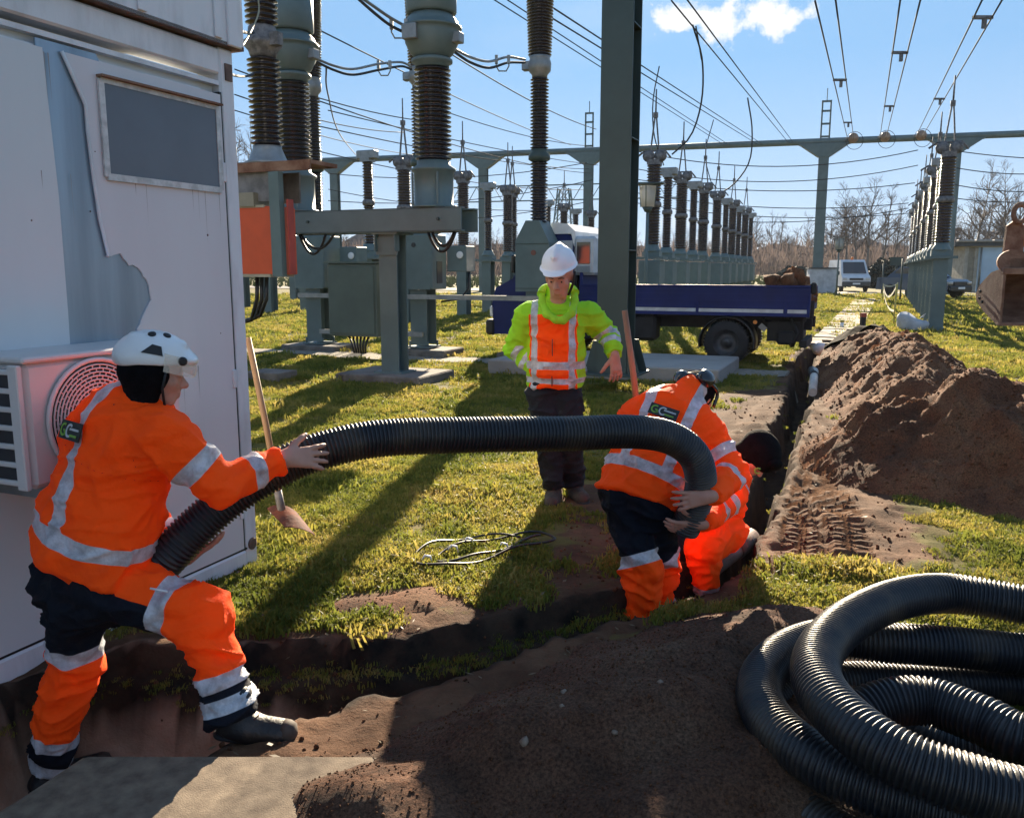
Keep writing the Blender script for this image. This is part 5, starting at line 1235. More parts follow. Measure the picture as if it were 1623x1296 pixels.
part('hinge_plate', MB().lathe([(.20, -.03), (.20, .03)], (.16, .15, .92), 20, (0, 1, 0)).box((.27, .15, .85), (.3, .06, .25)), ru, ex)
ar = thing('excavator', Vector((bo.x+.1, bo.y+.2, bz0+.80)), 'rusty quick coupler and arm of the excavator above the bucket at the right edge', 'excavator arm', R(-8))
part('link', MB().prism([(.02, -.1), (.28, -.1), (.26, .42), (.14, .50), (.04, .42)], (0, .1, 0), (1, 0, 0), (0, 0, 1), (0, .06, 0)), ru, ar)
part('ring', MB().tube([(.17+.085*math.cos(a), .05, .58+.12*math.sin(a)) for a in [k*math.pi/10 for k in range(20)]], .035, 8, closed=True), ru, ar)
part('boom', MB().bar((.35, .25, .25), (2.6, .5, 1.6), .26, .3), mat('excavator_orange', (.35, .14, .03), .6, 0, .2), ar)
part('pin', MB().lathe([(.05, -.05), (.05, .3)], (.15, .02, .02), 12, (0, 1, 0)), chas, ar)

# ================================================================== TREES
def bare_tree(seed, h, spread=.30, dens=1.0, kind='airy', thick=1.0):
    r_ = random.Random(seed); T = MB(); Cn = MB()
    def tri(mb, a, b, ra, rb):
        d = (b-a).normalized(); u = d.orthogonal().normalized(); w = d.cross(u); V = []
        for p, r in ((a, ra), (b, rb)):
            for k in range(3): t = 2.094*k; V.append(p+(u*math.cos(t)+w*math.sin(t))*r)
        mb.add(V, [(0, 1, 4, 3), (1, 2, 5, 4), (2, 0, 3, 5)])
    def grow(p, d, ln, r, lv):
        segs = 3; q = p
        for s in range(segs):
            d = (d+Vector((r_.gauss(0, .10), r_.gauss(0, .10), .05 if lv else 0))).normalized(); e = q+d*ln/segs
            tri(Cn, q, e, r*(1-.25*s/segs), r*(1-.25*(s+1)/segs)); q = e
            if lv < 4:
                for _ in range(2 if r_.random() < .7*dens else 1):
                    a = r_.uniform(0, 6.28); t = R(r_.uniform(22, 52)); o = d.orthogonal().normalized(); o = Matrix.Rotation(a, 3, d) @ o
                    grow(q, (d*math.cos(t)+o*math.sin(t)).normalized(), ln*r_.uniform(.5, .72), r*.55, lv+1)
    p = Vector((0, 0, 0)); n = 9; r0 = h*.014*thick; d = Vector((0, 0, 1)); start = r_.uniform(.22, .38)
    for k in range(n):
        d = (d+Vector((r_.gauss(0, .05), r_.gauss(0, .05), .15))).normalized(); e = p+d*h*.9/n
        ra, rb = r0*(1-k/n)+.015, r0*(1-(k+1)/n)+.015; tri(T, p, e, ra, rb); p = e
        if k/n > start-.12:
            for _ in range(r_.choice((2, 3, 3))):
                a = r_.uniform(0, 6.28); t = R(r_.uniform(28, 62)); grow(p, Vector((math.cos(a)*math.sin(t), math.sin(a)*math.sin(t), math.cos(t))), h*spread*r_.uniform(.6, 1.05)*(1.15-k/n), rb*.55+.01, 2)
    return T, Cn
bark = mat('bark_grey', (.12, .10, .09), .9, 0, .15, 3); twig = mat('twigs', (.17, .125, .105), .9, 0, .15, .4, transl=.3)
protos = []
for k in range(6):
    T, Cn = bare_tree(k+11, 12, .30 if k % 2 else .25, .9); protos.append((T.mesh('trunk', bark), Cn.mesh('crown', twig)))
def place_tree(px, Y, h, lab, k, grp='bare trees of the wood behind the yard'):
    q = P(px, 425, Y); q.z = -.1; o = thing('bare_tree', q, lab, 'tree', rnd.uniform(0, 6.28), grp); s = h/12; o.scale = (s*1.0, s*1.0, s)
    link('trunk', protos[k][0], o); link('crown', protos[k][1], o)
tall = [(388, 120, 27, 'tall bare tree seen between container and ribbed insulator'), (402, 150, 27, 'slimmer bare tree just right of the container edge'), (1343, 150, 16.5, 'tall bare tree above the lantern lamp'), (1372, 150, 18, 'tallest bare tree left of the right insulator row'), (1395, 155, 17, 'bare tree touching the left side of the right insulator row'), (1358, 160, 17, 'slim bare tree above the white van'),
        (1538, 120, 17, 'wide bare tree above the garage, just right of the gantry post'), (1556, 130, 15.5, 'bare tree with dark crown above the garage roof'), (1588, 110, 15.5, 'bushy bare tree above the garage roof near the right edge'), (1612, 118, 14, 'bare tree at the right edge of the frame'), (1412, 160, 15, 'bare tree half hidden by the right insulator row'), (1327, 165, 15, 'bare tree between gantry post and lantern lamp'), (1505, 140, 13, 'bare tree behind the right gantry post')]
for i, (px, Y, h, lab) in enumerate(tall): place_tree(px, Y, h, lab, i % 6, 'tall bare trees')
n_t = 0
for k in range(150):
    px = -60+k*11.7+rnd.uniform(-8, 8); Y = rnd.uniform(165, 215)
    h = Y*(rnd.uniform(60, 92) if px > 1190 else rnd.uniform(45, 70))/1350+1.7
    place_tree(px, Y, h, 'bare grey brown tree in the wood along the horizon', rnd.randrange(6))
# understorey of the wood: brush one cannot count
mb = MB(); rr = random.Random(9)
for k in range(34000):
    px = rr.uniform(-250, 1900); Y = rr.uniform(160, 235); q = P(px, 425, Y); h = abs(rr.gauss(0, 1))*5.2+2.0; h = min(h, 14.0*(.6+.4*vnoise(np.array([[px*.012, 0, 2.]]), 3)[0]**2))
    z0 = rr.uniform(0, h*.7); dx, dy = rr.gauss(0, .55), rr.gauss(0, .5); w = rr.uniform(.05, .16)
    mb.add([(q.x-w, q.y, z0), (q.x+w, q.y, z0), (q.x+dx, q.y+dy, z0+rr.uniform(1.0, 3.2))], [(0, 1, 2)])
o = link('brush', mb.mesh('brush', mat('brush_brown', (.135, .105, .096), .95, 0, .2, .08, transl=.35))); tag(o, 'dense brown brush filling the wood along the horizon', 'undergrowth', kind='stuff')
# wooded rise closing the view
V = []; Fc = []; nx = 160
for j in range(4):
    for i in range(nx+1):
        x = -420+840*i/nx; t = j/3; hh = 9.5+2.4*vnoise(np.array([[x*.05, 0, 0.]]), 4)[0]+1.3*vnoise(np.array([[x*.3, 0, 0.]]), 5)[0]
        V.append((x, 232+12*t+.00035*x*x*0, -.5+hh*t*(1 if j < 3 else .97)))
for j in range(3):
    for i in range(nx): a = j*(nx+1)+i; Fc.append((a, a+1, a+nx+2, a+nx+1))
o = link('hills', MB().add(V, Fc, True).mesh('hills', mat('wooded_rise', (.12, .098, .094), .95, 0, .2, .25, .8, 3))); tag(o, kind='structure')
# dark hedges / evergreen clumps
def leafclump(name, q, sx, sy, sz, n, m, lab, cat, ls=.25, seed=0, grp=None):
    r_ = random.Random(seed); mb = MB()
    for _ in range(n):
        a, b = r_.uniform(0, 6.28), math.asin(r_.uniform(-.1, 1)); rr_ = r_.uniform(.72, 1.0)*(1+.14*math.sin(3*a)*math.cos(5*b))
        c = Vector((math.cos(a)*math.cos(b)*sx*rr_, math.sin(a)*math.cos(b)*sy*rr_, math.sin(b)*sz*rr_))
        u = Vector((r_.gauss(0, 1), r_.gauss(0, 1), r_.gauss(0, 1))).normalized()*ls*r_.uniform(.5, 1); w = u.orthogonal().normalized()*ls*.5
        mb.add([c-u, c+w, c+u, c-w], [(0, 1, 2, 3)])
    o = thing(name, q, lab, cat, 0, grp); tag(part('foliage', mb, m, o), kind=None); part('stem', MB().tube([(0, 0, -.1), (0, 0, sz*.6)], [.2, .08], 7), bark, o)
    return o
hg = mat('dark_evergreen', (.020, .034, .022), .8, 0, .2, 2)
q = P(1262, 425, 100); q.z = 0; leafclump('hedge', q, 2.6, 1.6, 1.8, 3800, hg, 'dark rounded hedge behind the pale hut', 'hedge', .3, 1)
q = P(1408, 425, 75); q.z = 0; leafclump('hedge', q, 2.3, 1.4, 2.4, 3800, hg, 'dark trimmed hedge between the van and the right insulator row', 'hedge', .25, 2)
q = P(1455, 425, 78); q.z = 0; leafclump('hedge', q, 2.4, 1.4, 2.3, 2500, hg, 'dark hedge behind the right insulator row', 'hedge', .25, 3)
# far rough meadow bank
mb = MB(); rr = random.Random(12)
for k in range(9000):
    Y = rr.uniform(75, 150); px = rr.uniform(-200, 1900); q = P(px, 425, Y); h = rr.uniform(.15, .6)
    mb.add([(q.x-.12, q.y, 0), (q.x+.12, q.y, 0), (q.x+rr.uniform(-.2, .2), q.y, h)], [(0, 1, 2)])
o = link('meadow', mb.mesh('meadow', mat('meadow_green', (.15, .165, .045), .9, 0, .2, .1))); tag(o, 'rough green meadow before the wood', 'meadow', kind='stuff')

# ---- air between here and the wood
hz = MB().box((0, 0, 14.5), (2400, 2400, 33)); o = link('haze', hz.mesh('haze', bpy.data.materials.new('haze_air'))); tag(o, kind='stuff')
hm_ = o.data.materials[0]; hm_.use_nodes = True; hm_.node_tree.nodes.clear(); ho = hm_.node_tree.nodes.new('ShaderNodeOutputMaterial'); pv = hm_.node_tree.nodes.new('ShaderNodeVolumePrincipled')
pv.inputs['Density'].default_value = .00022; pv.inputs['Color'].default_value = (.86, .92, 1, 1); pv.inputs['Anisotropy'].default_value = 0; hm_.node_tree.links.new(pv.outputs[0], ho.inputs['Volume'])
SC.cycles.volume_bounces = 0
# ================================================================== SMOOTH SURFACES (people, clothes, helmets)
def A3(v): return np.array(tuple(v), float)
def seg_t(Pn, a, b):
    e = b-a; t = np.clip(((Pn-a) @ e)/max(1e-9, e @ e), 0, 1); return t, np.linalg.norm(Pn-a-t[..., None]*e, axis=-1)
def cap(a, b, ra, rb, k=.02, flat=None, sq=1.0, clip=None):
    return dict(t='c', a=A3(a), b=A3(b), ra=ra, rb=rb, k=k, flat=None if flat is None else A3(Vector(flat).normalized()), sq=sq, clip=clip)
def ell(c, r, M=None, k=.02, clip=None, sub=False):
    return dict(t='e', a=A3(c), r=np.array(r, float), M=np.eye(3) if M is None else np.array(M), k=k, clip=clip, sub=sub)
def basis(fwd, up):
    f = Vector(fwd).normalized(); u = Vector(up); u = (u-f*u.dot(f)).normalized(); r = f.cross(u)
    return Matrix((r, f, u)).transposed()     # columns right, forward, up
def ev(p, X):
    if p['t'] == 'c':
        a, b = p['a'], p['b']; Y = X
        if p['flat'] is not None:
            n = p['flat']; s = 1/p['sq']-1; Y = X+((X-a) @ n)[..., None]*n*s; b = b+((b-a) @ n)*n*s
        t, d = seg_t(Y, a, b); d = d-(p['ra']+(p['rb']-p['ra'])*t)
        if p['flat'] is not None: d = d*(.5+.5*p['sq'])
    else:
        q = (X-p['a']) @ p['M']; k0 = np.linalg.norm(q/p['r'], axis=-1); k1 = np.linalg.norm(q/p['r']**2, axis=-1)
        d = k0*(k0-1)/np.maximum(k1, 1e-6)
    if p['clip'] is not None:
        for (pt, n) in p['clip']: d = np.maximum(d, (X-A3(pt)) @ A3(Vector(n).normalized()))
    return d
def bounds(p):
    if p['t'] == 'c': r = max(p['ra'], p['rb'])+p['k']; return np.minimum(p['a'], p['b'])-r, np.maximum(p['a'], p['b'])+r
    r = p['r'].max()+p['k']; return p['a']-r, p['a']+r
def sdf_np(prims, vox, B=30):
    bb = [bounds(p) for p in prims]; lo = np.min([b[0] for b in bb], 0)-2*vox; hi = np.max([b[1] for b in bb], 0)+2*vox
    N = np.ceil((hi-lo)/vox).astype(int)+1; nb = np.ceil(N/B).astype(int)
    def gid(I): return (I[..., 0]*4096+I[..., 1])*4096+I[..., 2]
    VI, VP, Q = [], [], []
    for bx in range(nb[0]):
        for by in range(nb[1]):
            for bz in range(nb[2]):
                i0 = np.array([bx, by, bz])*B; o = lo+i0*vox; e = o+(B+1)*vox
                act = [p for p, b in zip(prims, bb) if np.all(b[0] <= e+vox) and np.all(b[1] >= o-vox)]
                if not act: continue
                # one extra layer below so every edge of this block finds its four cells
                r = np.arange(-1, B+1); I = np.stack(np.meshgrid(r, r, r, indexing='ij'), -1)+i0; X = lo+I*vox
                F_ = None
                for p in act:
                    d = ev(p, X)
                    if p.get('sub'): F_ = np.maximum(F_, -d) if F_ is not None else None; continue
                    if F_ is None: F_ = d
                    else:
                        k = p['k']; h = np.clip(.5+.5*(F_-d)/k, 0, 1); F_ = F_*(1-h)+d*h-k*h*(1-h)
                if F_ is None: continue
                S = F_ < 0
                if S.all() or not S.any(): continue
                c = np.zeros(tuple(np.array(F_.shape)-1)+(3,)); cnt = np.zeros(c.shape[:3])
                for ax in range(3):
                    for u in (0, 1):
                        for v in (0, 1):
                            sl0 = [slice(None)]*3; sl1 = [slice(None)]*3; oth = [q for q in range(3) if q != ax]
                            sl0[ax] = slice(0, -1); sl1[ax] = slice(1, None)
                            for q, w in zip(oth, (u, v)):
                                s_ = slice(w, F_.shape[q]-1+w); sl0[q] = s_; sl1[q] = s_
                            f0, f1 = F_[tuple(sl0)], F_[tuple(sl1)]; m = (f0 < 0) != (f1 < 0); t = np.where(m, f0/np.where(m, f0-f1, 1), 0)
                            off = np.zeros(3); off[oth[0]] = u; off[oth[1]] = v; P_ = np.broadcast_to(off, m.shape+(3,)).copy(); P_[..., ax] = t
                            c += P_*m[..., None]; cnt += m
                M_c = cnt > 0; idx = np.argwhere(M_c); g = idx+i0-1
                VI.append(gid(g+1)); VP.append(lo+(g+c[M_c]/cnt[M_c][:, None])*vox)
                for ax in range(3):
                    o1, o2 = [(1, 2), (2, 0), (0, 1)][ax]
                    a = S[1:-1, 1:-1, 1:-1] if False else S[1:, 1:, 1:]
                    base = S[1:, 1:, 1:]; nxt = np.zeros_like(base)
                    sl = [slice(1, None)]*3; sl[ax] = slice(2, None); sb = [slice(None)]*3; sb[ax] = slice(0, -1)
                    e0 = base[tuple(sb)]; e1 = S[tuple(sl)]; E_ = e0 != e1
                    ii = np.argwhere(E_)
                    # own only edges whose base point lies in this block
                    ii = ii[(ii < B).all(1)]
                    if not len(ii): continue
                    flip = e0[tuple(ii.T)]; gg = ii+i0+1
                    d1 = np.zeros(3, int); d1[o1] = 1; d2 = np.zeros(3, int); d2[o2] = 1
                    q = np.stack([gid(gg), gid(gg-d1), gid(gg-d1-d2), gid(gg-d2)], -1); q[~flip] = q[~flip][:, ::-1]; Q.append(q)
    VI = np.concatenate(VI); VP = np.concatenate(VP); Q = np.concatenate(Q)
    u, ix = np.unique(VI, return_index=True); V = VP[ix]; Fi = np.searchsorted(u, Q); Fi = np.clip(Fi, 0, len(u)-1)
    ok = (u[Fi] == Q).all(1); Fi = Fi[ok]
    used = np.unique(Fi); mp = np.zeros(len(V), int); mp[used] = np.arange(len(used)); return V[used], mp[Fi]
def vnormals(V, Q):
    n = np.cross(V[Q[:, 2]]-V[Q[:, 0]], V[Q[:, 3]]-V[Q[:, 1]]); N = np.zeros_like(V)
    for k in range(4): np.add.at(N, Q[:, k], n)
    return N/np.maximum(np.linalg.norm(N, axis=1), 1e-9)[:, None]
def smooth(V, Q, it=2, w=.5):
    for _ in range(it):
        S = np.zeros_like(V); c = np.zeros(len(V))
        for a, b in ((0, 1), (1, 2), (2, 3), (3, 0)):
            np.add.at(S, Q[:, a], V[Q[:, b]]); np.add.at(S, Q[:, b], V[Q[:, a]]); np.add.at(c, Q[:, a], 1); np.add.at(c, Q[:, b], 1)
        V = V*(1-w)+w*S/np.maximum(c, 1)[:, None]
    return V
def sdf_part(name, prims, vox, m, parent, disp=None, attrs=None, sm=1):
    V, Q = sdf_np(prims, vox); V = smooth(V, Q, sm)
    base = V.copy()
    if disp is not None: V = V+vnormals(V, Q)*disp(base)[:, None]
    me = bpy.data.meshes.new(name); me.from_pydata(V.tolist(), [], Q.tolist()); me.polygons.foreach_set('use_smooth', [True]*len(Q))
    for k, fn in (attrs or {}).items():
        a = me.attributes.new(k, 'FLOAT', 'POINT'); a.data.foreach_set('value', np.asarray(fn(base), np.float32))
    me.materials.append(m); return link(name, me, parent, True)
def cloth_mat(name, base, second=None, third=None, dirt=.3, hem=True):
    """fabric; 'silver' < 0 gives reflective tape, 'dark' < 0 the second colour, 'lime' < 0 the third"""
    if name in MATS: return MATS[name]
    m, t, b = new_mat(name); tcn = t.nodes.new('ShaderNodeTexCoord')
    def noise(sc, det=5, ro=.6):
        q = t.nodes.new('ShaderNodeTexNoise'); q.inputs['Scale'].default_value = sc; q.inputs['Detail'].default_value = det; q.inputs['Roughness'].default_value = ro; L(t, tcn.outputs['Object'], q.inputs['Vector']); return q.outputs[0]
    def rgb(c):
        q = t.nodes.new('ShaderNodeRGB'); q.outputs[0].default_value = (*c, 1); return q.outputs[0]
    def mix(f, a_, b_):
        q = t.nodes.new('ShaderNodeMix'); q.data_type = 'RGBA'
        L(t, f, q.inputs[0]); L(t, a_, q.inputs[6]); L(t, b_, q.inputs[7]); return q.outputs[2]
    def below(nm, thr=0.0):
        q = t.nodes.new('ShaderNodeAttribute'); q.attribute_name = nm; c = t.nodes.new('ShaderNodeMapRange'); c.inputs[1].default_value = thr-.0012; c.inputs[2].default_value = thr+.0012; c.inputs[3].default_value = 1; c.inputs[4].default_value = 0
        L(t, q.outputs['Fac'], c.inputs[0]); return c.outputs[0]
    col = rgb(base)
    if third: col = mix(below('lime'), col, rgb(third))
    if second: col = mix(below('dark'), col, rgb(second))
    # dirt rubbed in
    dr = t.nodes.new('ShaderNodeMapRange'); dr.inputs[1].default_value = .56; dr.inputs[2].default_value = .80; dr.inputs[3].default_value = 0; dr.inputs[4].default_value = dirt
    L(t, noise(5.0, 8, .72), dr.inputs[0]); col = mix(dr.outputs[0], col, rgb((.10, .06, .04)))
    sil = below('silver'); n_ = noise(16, 6, .7); sc = t.nodes.new('ShaderNodeValToRGB'); e = sc.color_ramp.elements
    e[0].position = .35; e[0].color = (.40, .42, .45, 1); e[1].position = .62; e[1].color = (.74, .77, .82, 1); L(t, n_, sc.inputs[0])
    full = mix(sil, col, sc.outputs[0]); L(t, full, b.inputs['Base Color'])
    rg = t.nodes.new('ShaderNodeMapRange'); L(t, sil, rg.inputs[0]); rg.inputs[3].default_value = .78; rg.inputs[4].default_value = .42; L(t, rg.outputs[0], b.inputs['Roughness'])
    mt_ = t.nodes.new('ShaderNodeMath'); mt_.operation = 'MULTIPLY'; L(t, sil, mt_.inputs[0]); mt_.inputs[1].default_value = .12; L(t, mt_.outputs[0], b.inputs['Metallic'])
    b.inputs['Specular IOR Level'].default_value = .22
    # weave and small creases
    bp = t.nodes.new('ShaderNodeBump'); bp.inputs['Strength'].default_value = .8; bp.inputs['Distance'].default_value = .016; L(t, noise(17, 7, .64), bp.inputs['Height'])
    b2 = t.nodes.new('ShaderNodeBump'); b2.inputs['Strength'].default_value = .25; b2.inputs['Distance'].default_value = .002; L(t, noise(320, 2, .5), b2.inputs['Height']); L(t, bp.outputs[0], b2.inputs['Normal']); L(t, b2.outputs[0], b.inputs['Normal'])
    tr = t.nodes.new('ShaderNodeBsdfTranslucent'); L(t, full, tr.inputs[0]); ms = t.nodes.new('ShaderNodeMixShader'); ms.inputs[0].default_value = .22
    L(t, b.outputs[0], ms.inputs[1]); L(t, tr.outputs[0], ms.inputs[2]); L(t, ms.outputs[0], t.nodes['Material Output'].inputs[0])
    MATS[name] = m; return m
NAVY = (.007, .010, .019); ORANGE = (1.45, .118, .004); LIME = (.40, .80, .03)
m_or = cloth_mat('hivis_orange_navy', ORANGE, NAVY, None, .35)
m_ol = cloth_mat('hivis_orange_lime', ORANGE, NAVY, LIME, .5)
m_nv = mat('dark_navy_cloth', (.008, .010, .016), .85, 0, .15, 8, .3, 60)
m_boot = mat('black_boot_leather', (.010, .010, .012), .5, 0, .3, 10, .2, 60, col2=(.045, .032, .024), spots=.36)
def folds(amp, seed, limbs=()):
    """crumples plus rings of creases round the bends of limbs"""
    def f(X):
        w1 = vnoise(X*5+2.3, seed+5)[:, None]*.06; X2_ = X+w1; d = amp*(.5*fbm(X*6.0, 3, seed)+.75*(1-2.4*np.abs(vnoise(X2_*np.array([7, 7, 15.]), seed+3)))+1.5*np.clip(1-1.6*np.abs(vnoise(X2_*np.array([6, 6, 12.]), seed+7)), 0, 1)**3+.9*np.clip(1-1.8*np.abs(vnoise(X2_*np.array([12, 12, 20.]), seed+8)), 0, 1)**2)-amp*.7
        for c, ax, rad, fr in limbs:
            c = A3(c); ax = A3(Vector(ax).normalized()); v = X-c; s = v @ ax; w = np.exp(-(np.linalg.norm(v, axis=1)/rad)**2)
            d = d+w*.0065*np.sin(s*fr+5*vnoise(X*6, seed+9))
        return d
    return f
def hand(pr, wrist, d, palm, thumb, curl=(25, 35, 25), spread=7, s=1.0, tcurl=20, k=.007):
    """wrist point; d towards the knuckles; palm = direction the palm faces; thumb = side of the thumb"""
    w = Vector(wrist); d = Vector(d).normalized(); n = Vector(palm); n = (n-d*n.dot(d)).normalized(); th = d.cross(n); th = th if th.dot(Vector(thumb)) > 0 else -th
    kn = w+d*.098*s
    pr.append(cap(w-d*.01, w+d*.03*s, .026*s, .030*s, .02, n, .75)); 
    for q in (-.026, -.009, .009, .026): pr.append(cap(w+d*.02*s+th*q*.6*s, kn+th*q*1.0*s-d*.006*s*abs(q)/.026, .017*s, .0145*s, .012, n, .85))
    for i, (q, ln) in enumerate(((.030, .074), (.010, .083), (-.010, .077), (-.029, .060))):
        p = kn+th*q*s; a = 0; dd = Matrix.Rotation(R(spread*(1.5-i)*(1 if n.cross(d).dot(th) > 0 else -1)), 3, n) @ d; ax = dd.cross(n).normalized()
        r = .0102*s
        for j, (fr, c) in enumerate(zip((.44, .32, .24), curl)):
            a += c; v = Matrix.Rotation(R(a), 3, ax) @ dd
            if v.dot(n)*a < 0: v = Matrix.Rotation(-R(a), 3, ax) @ dd
            e = p+v*ln*fr*s; pr.append(cap(p, e, r, r*.9, k)); p = e; r *= .9
    p = w+d*.03*s+th*.022*s+n*.006*s; v = (d*.62+th*.72+n*.2).normalized(); e = p+v*.048*s; pr.append(cap(p, e, .0165*s, .013*s, .012)); v2 = (v+n*math.tan(R(tcurl))*.6+d*.35).normalized(); e2 = e+v2*.032*s; pr.append(cap(e, e2, .0125*s, .0115*s, .006)); pr.append(cap(e2, e2+(v2+n*.2).normalized()*.024*s, .0115*s, .0095*s, .006))
def head_prims(c, f, u, s=1.0):
    """c centre of the skull"""
    M = basis(f, u); c = Vector(c); X = lambda x, y, z: c+M @ Vector((x*s, y*s, z*s))
    P_ = [ell(X(0, -.012, .02), (.076*s, .095*s, .088*s), M, .01), ell(X(0, .030, -.045), (.058*s, .062*s, .072*s), M, .03),
          cap(X(-.022, .052, -.098), X(.022, .052, -.098), .024*s, .024*s, .022), cap(X(0, .078, -.005), X(0, .104, -.038), .0095*s, .014*s, .010), ell(X(.012, .090, -.044), (.009*s, .011*s, .008*s), M, .006), ell(X(-.012, .090, -.044), (.009*s, .011*s, .008*s), M, .006),
          cap(X(-.034, .074, .014), X(.034, .074, .014), .011*s, .011*s, .016), cap(X(-.018, .084, -.068), X(.018, .084, -.068), .008*s, .008*s, .008), cap(X(-.015, .083, -.080), X(.015, .083, -.080), .0085*s, .0085*s, .006),
          ell(X(.040, .055, -.030), (.022*s, .02*s, .022*s), M, .02), ell(X(-.040, .055, -.030), (.022*s, .02*s, .022*s), M, .02),
          ell(X(.078, -.005, -.022), (.010*s, .020*s, .032*s), M, .006), ell(X(-.078, -.005, -.022), (.010*s, .020*s, .032*s), M, .006),
          ell(X(.031, .088, -.006), (.014*s, .010*s, .009*s), M, .004, sub=True), ell(X(-.031, .088, -.006), (.014*s, .010*s, .009*s), M, .004, sub=True),
          ell(X(.031, .074, -.006), (.0125*s, .0125*s, .0115*s), M, .003), ell(X(-.031, .074, -.006), (.0125*s, .0125*s, .0115*s), M, .003)]
    return P_, X, M
def eyes(par, X, s=1.0, brow=True):
    mb = MB()
    for sx in (-1, 1):
        mb = MB(); mb.lathe([(.001, .0), (.006*s, .002), (.0045*s, .004), (.001, .0045)], X(sx*.031, .0845, -.007), 10, X(sx*.031, 1, -.007)-X(sx*.031, 0, -.007)); part('eye', mb, black_p(), par, True)
        if brow: part('eyebrow', MB().tube([X(sx*.014, .0875, .013), X(sx*.030, .0875, .018), X(sx*.046, .078, .013)], .0028*s, 5), mat('dark_hair', (.03, .02, .014), .8), par, True)
def arm_prims(sh, el, wr, r=(.050, .040, .028), k=.02): return [cap(sh, el, r[0], r[1], k), cap(el, wr, r[1], r[2], k)]
def limbfn(Xn, a, b):
    a, b = A3(a), A3(b); e = b-a; ln = np.linalg.norm(e); t = ((Xn-a) @ e)/(ln*ln); tt = np.clip(t, 0, 1); return t, ln, np.linalg.norm(Xn-a-tt[:, None]*e, axis=1)
def band(t, ln, t0, w): return np.abs(t-t0)*ln-w/2
def boot(par, ank, toe_dir, m=None, s=1.0, up=(0, 0, 1)):
    a = Vector(ank); d = Vector(toe_dir).normalized(); u = Vector(up); u = (u-d*u.dot(d)).normalized(); M = basis(d, u)
    z0 = a-u*.085*s
    pr = [cap(a+u*.07*s, a-u*.03*s, .054*s, .052*s, .02), cap(a-u*.045*s-d*.035*s, a-u*.045*s+d*.04*s, .046*s, .050*s, .03, u, .9, clip=[(z0, -u)]), cap(a-u*.040*s+d*.05*s, a-u*.044*s+d*.165*s, .056*s, .053*s, .035, u, .88, clip=[(z0, -u)])]
    o = sdf_part('boot', pr, .006, m or m_boot, par, lambda X: .0015*fbm(X*18, 3, 5))
    so = [cap(z0+u*.012*s-d*.04*s, z0+u*.012*s+d*.18*s, .050*s, .051*s, .01, u, .35)]
    q = sdf_part('sole', so, .006, rubber(), par); q.parent = o
    part('toe_cap', MB().lathe([(.0475*s, 0), (.047*s, .02*s), (.038*s, .040*s), (.01, .052*s)], a-u*.042*s+d*.172*s, 16, d-u*.05), mat('worn_toe_cap', (.085, .06, .045), .8, 0, .2, 20), o, True)
    lm = MB()
    for k in range(4): c = a+u*(.035-.028*k)*s+d*(.052+.020*k)*s; r_ = d.cross(u); lm.tube([c-r_*.026*s, c+d*.006+u*.004, c+r_*.026*s], .0035, 5)
    tag(part('laces', lm, mat('lace', (.10, .03, .02), .7), o, True), kind='stuff')
    return o

# ------------------------------------------------------------------ corrugated pipe
def corrugated(name, c, rad, m, loc, label, cat, group=None, n=28, pitch=.0165, obj=None):
    N = len(c); T = np.gradient(c, axis=0); T /= np.linalg.norm(T, axis=1)[:, None]
    U = np.zeros_like(c); u = np.cross(T[0], [0, 0, 1.]); u /= np.linalg.norm(u); U[0] = u
    for i in range(1, N): u = U[i-1]-T[i]*(U[i-1] @ T[i]); U[i] = u/np.linalg.norm(u)
    Wv = np.cross(T, U); prof = np.array([.875, .90, .985, 1.0, .985, .90]); rr_ = rad*prof[np.arange(N) % 6]
    a = 2*np.pi*np.arange(n)/n; V = c[:, None]+rr_[:, None, None]*(U[:, None]*np.cos(a)[None, :, None]+Wv[:, None]*np.sin(a)[None, :, None])
    V = V.reshape(-1, 3)-np.array(tuple(loc)); i = (np.arange(N-1)[:, None]*n+np.arange(n)[None]); j = (np.arange(N-1)[:, None]*n+(np.arange(n)[None]+1) % n)
    Fq = np.stack([i, j, j+n, i+n], -1).reshape(-1, 4)
    me = bpy.data.meshes.new(name); me.from_pydata(V.tolist(), [], Fq.tolist()); me.polygons.foreach_set('use_smooth', [True]*len(Fq)); me.materials.append(m)
    o = link(name, me); o.location = loc
    if label: tag(o, label, cat, group)
    return o, U, Wv, T
pe = mat('black_polyethylene', (.011, .013, .018), .40, 0, .25, 5.0, .10, 50, col2=(.060, .046, .034), spots=.42, sharp=.10)
RP = .079
pp = [(205, 945, 3.12), (262, 885, 3.10), (310, 836, 3.14), (365, 789, 3.20), (430, 748, 3.28), (500, 717, 3.36), (600, 695, 3.46), (750, 689, 3.60), (900, 687, 3.74), (1000, 684, 3.86), (1062, 694, 3.96), (1100, 722, 4.03), (1111, 765, 4.10), (1100, 806, 4.16), (1084, 838, 4.20)]
pc_ = spline([P(*q) for q in pp], .0165/6)
pipe_o, *_ = corrugated('corrugated_pipe', pc_, RP, pe, tuple(pc_[len(pc_)//2]), 'black corrugated drain pipe carried by the men across the lawn, sagging into the trench', 'pipe')
part('pipe_end', MB().lathe([(RP*.88, -.004), (RP*.88, .0), (.055, -.02)], pc_[-1], 28, tuple(pc_[-1]-pc_[-6])), black_p(), pipe_o, True)

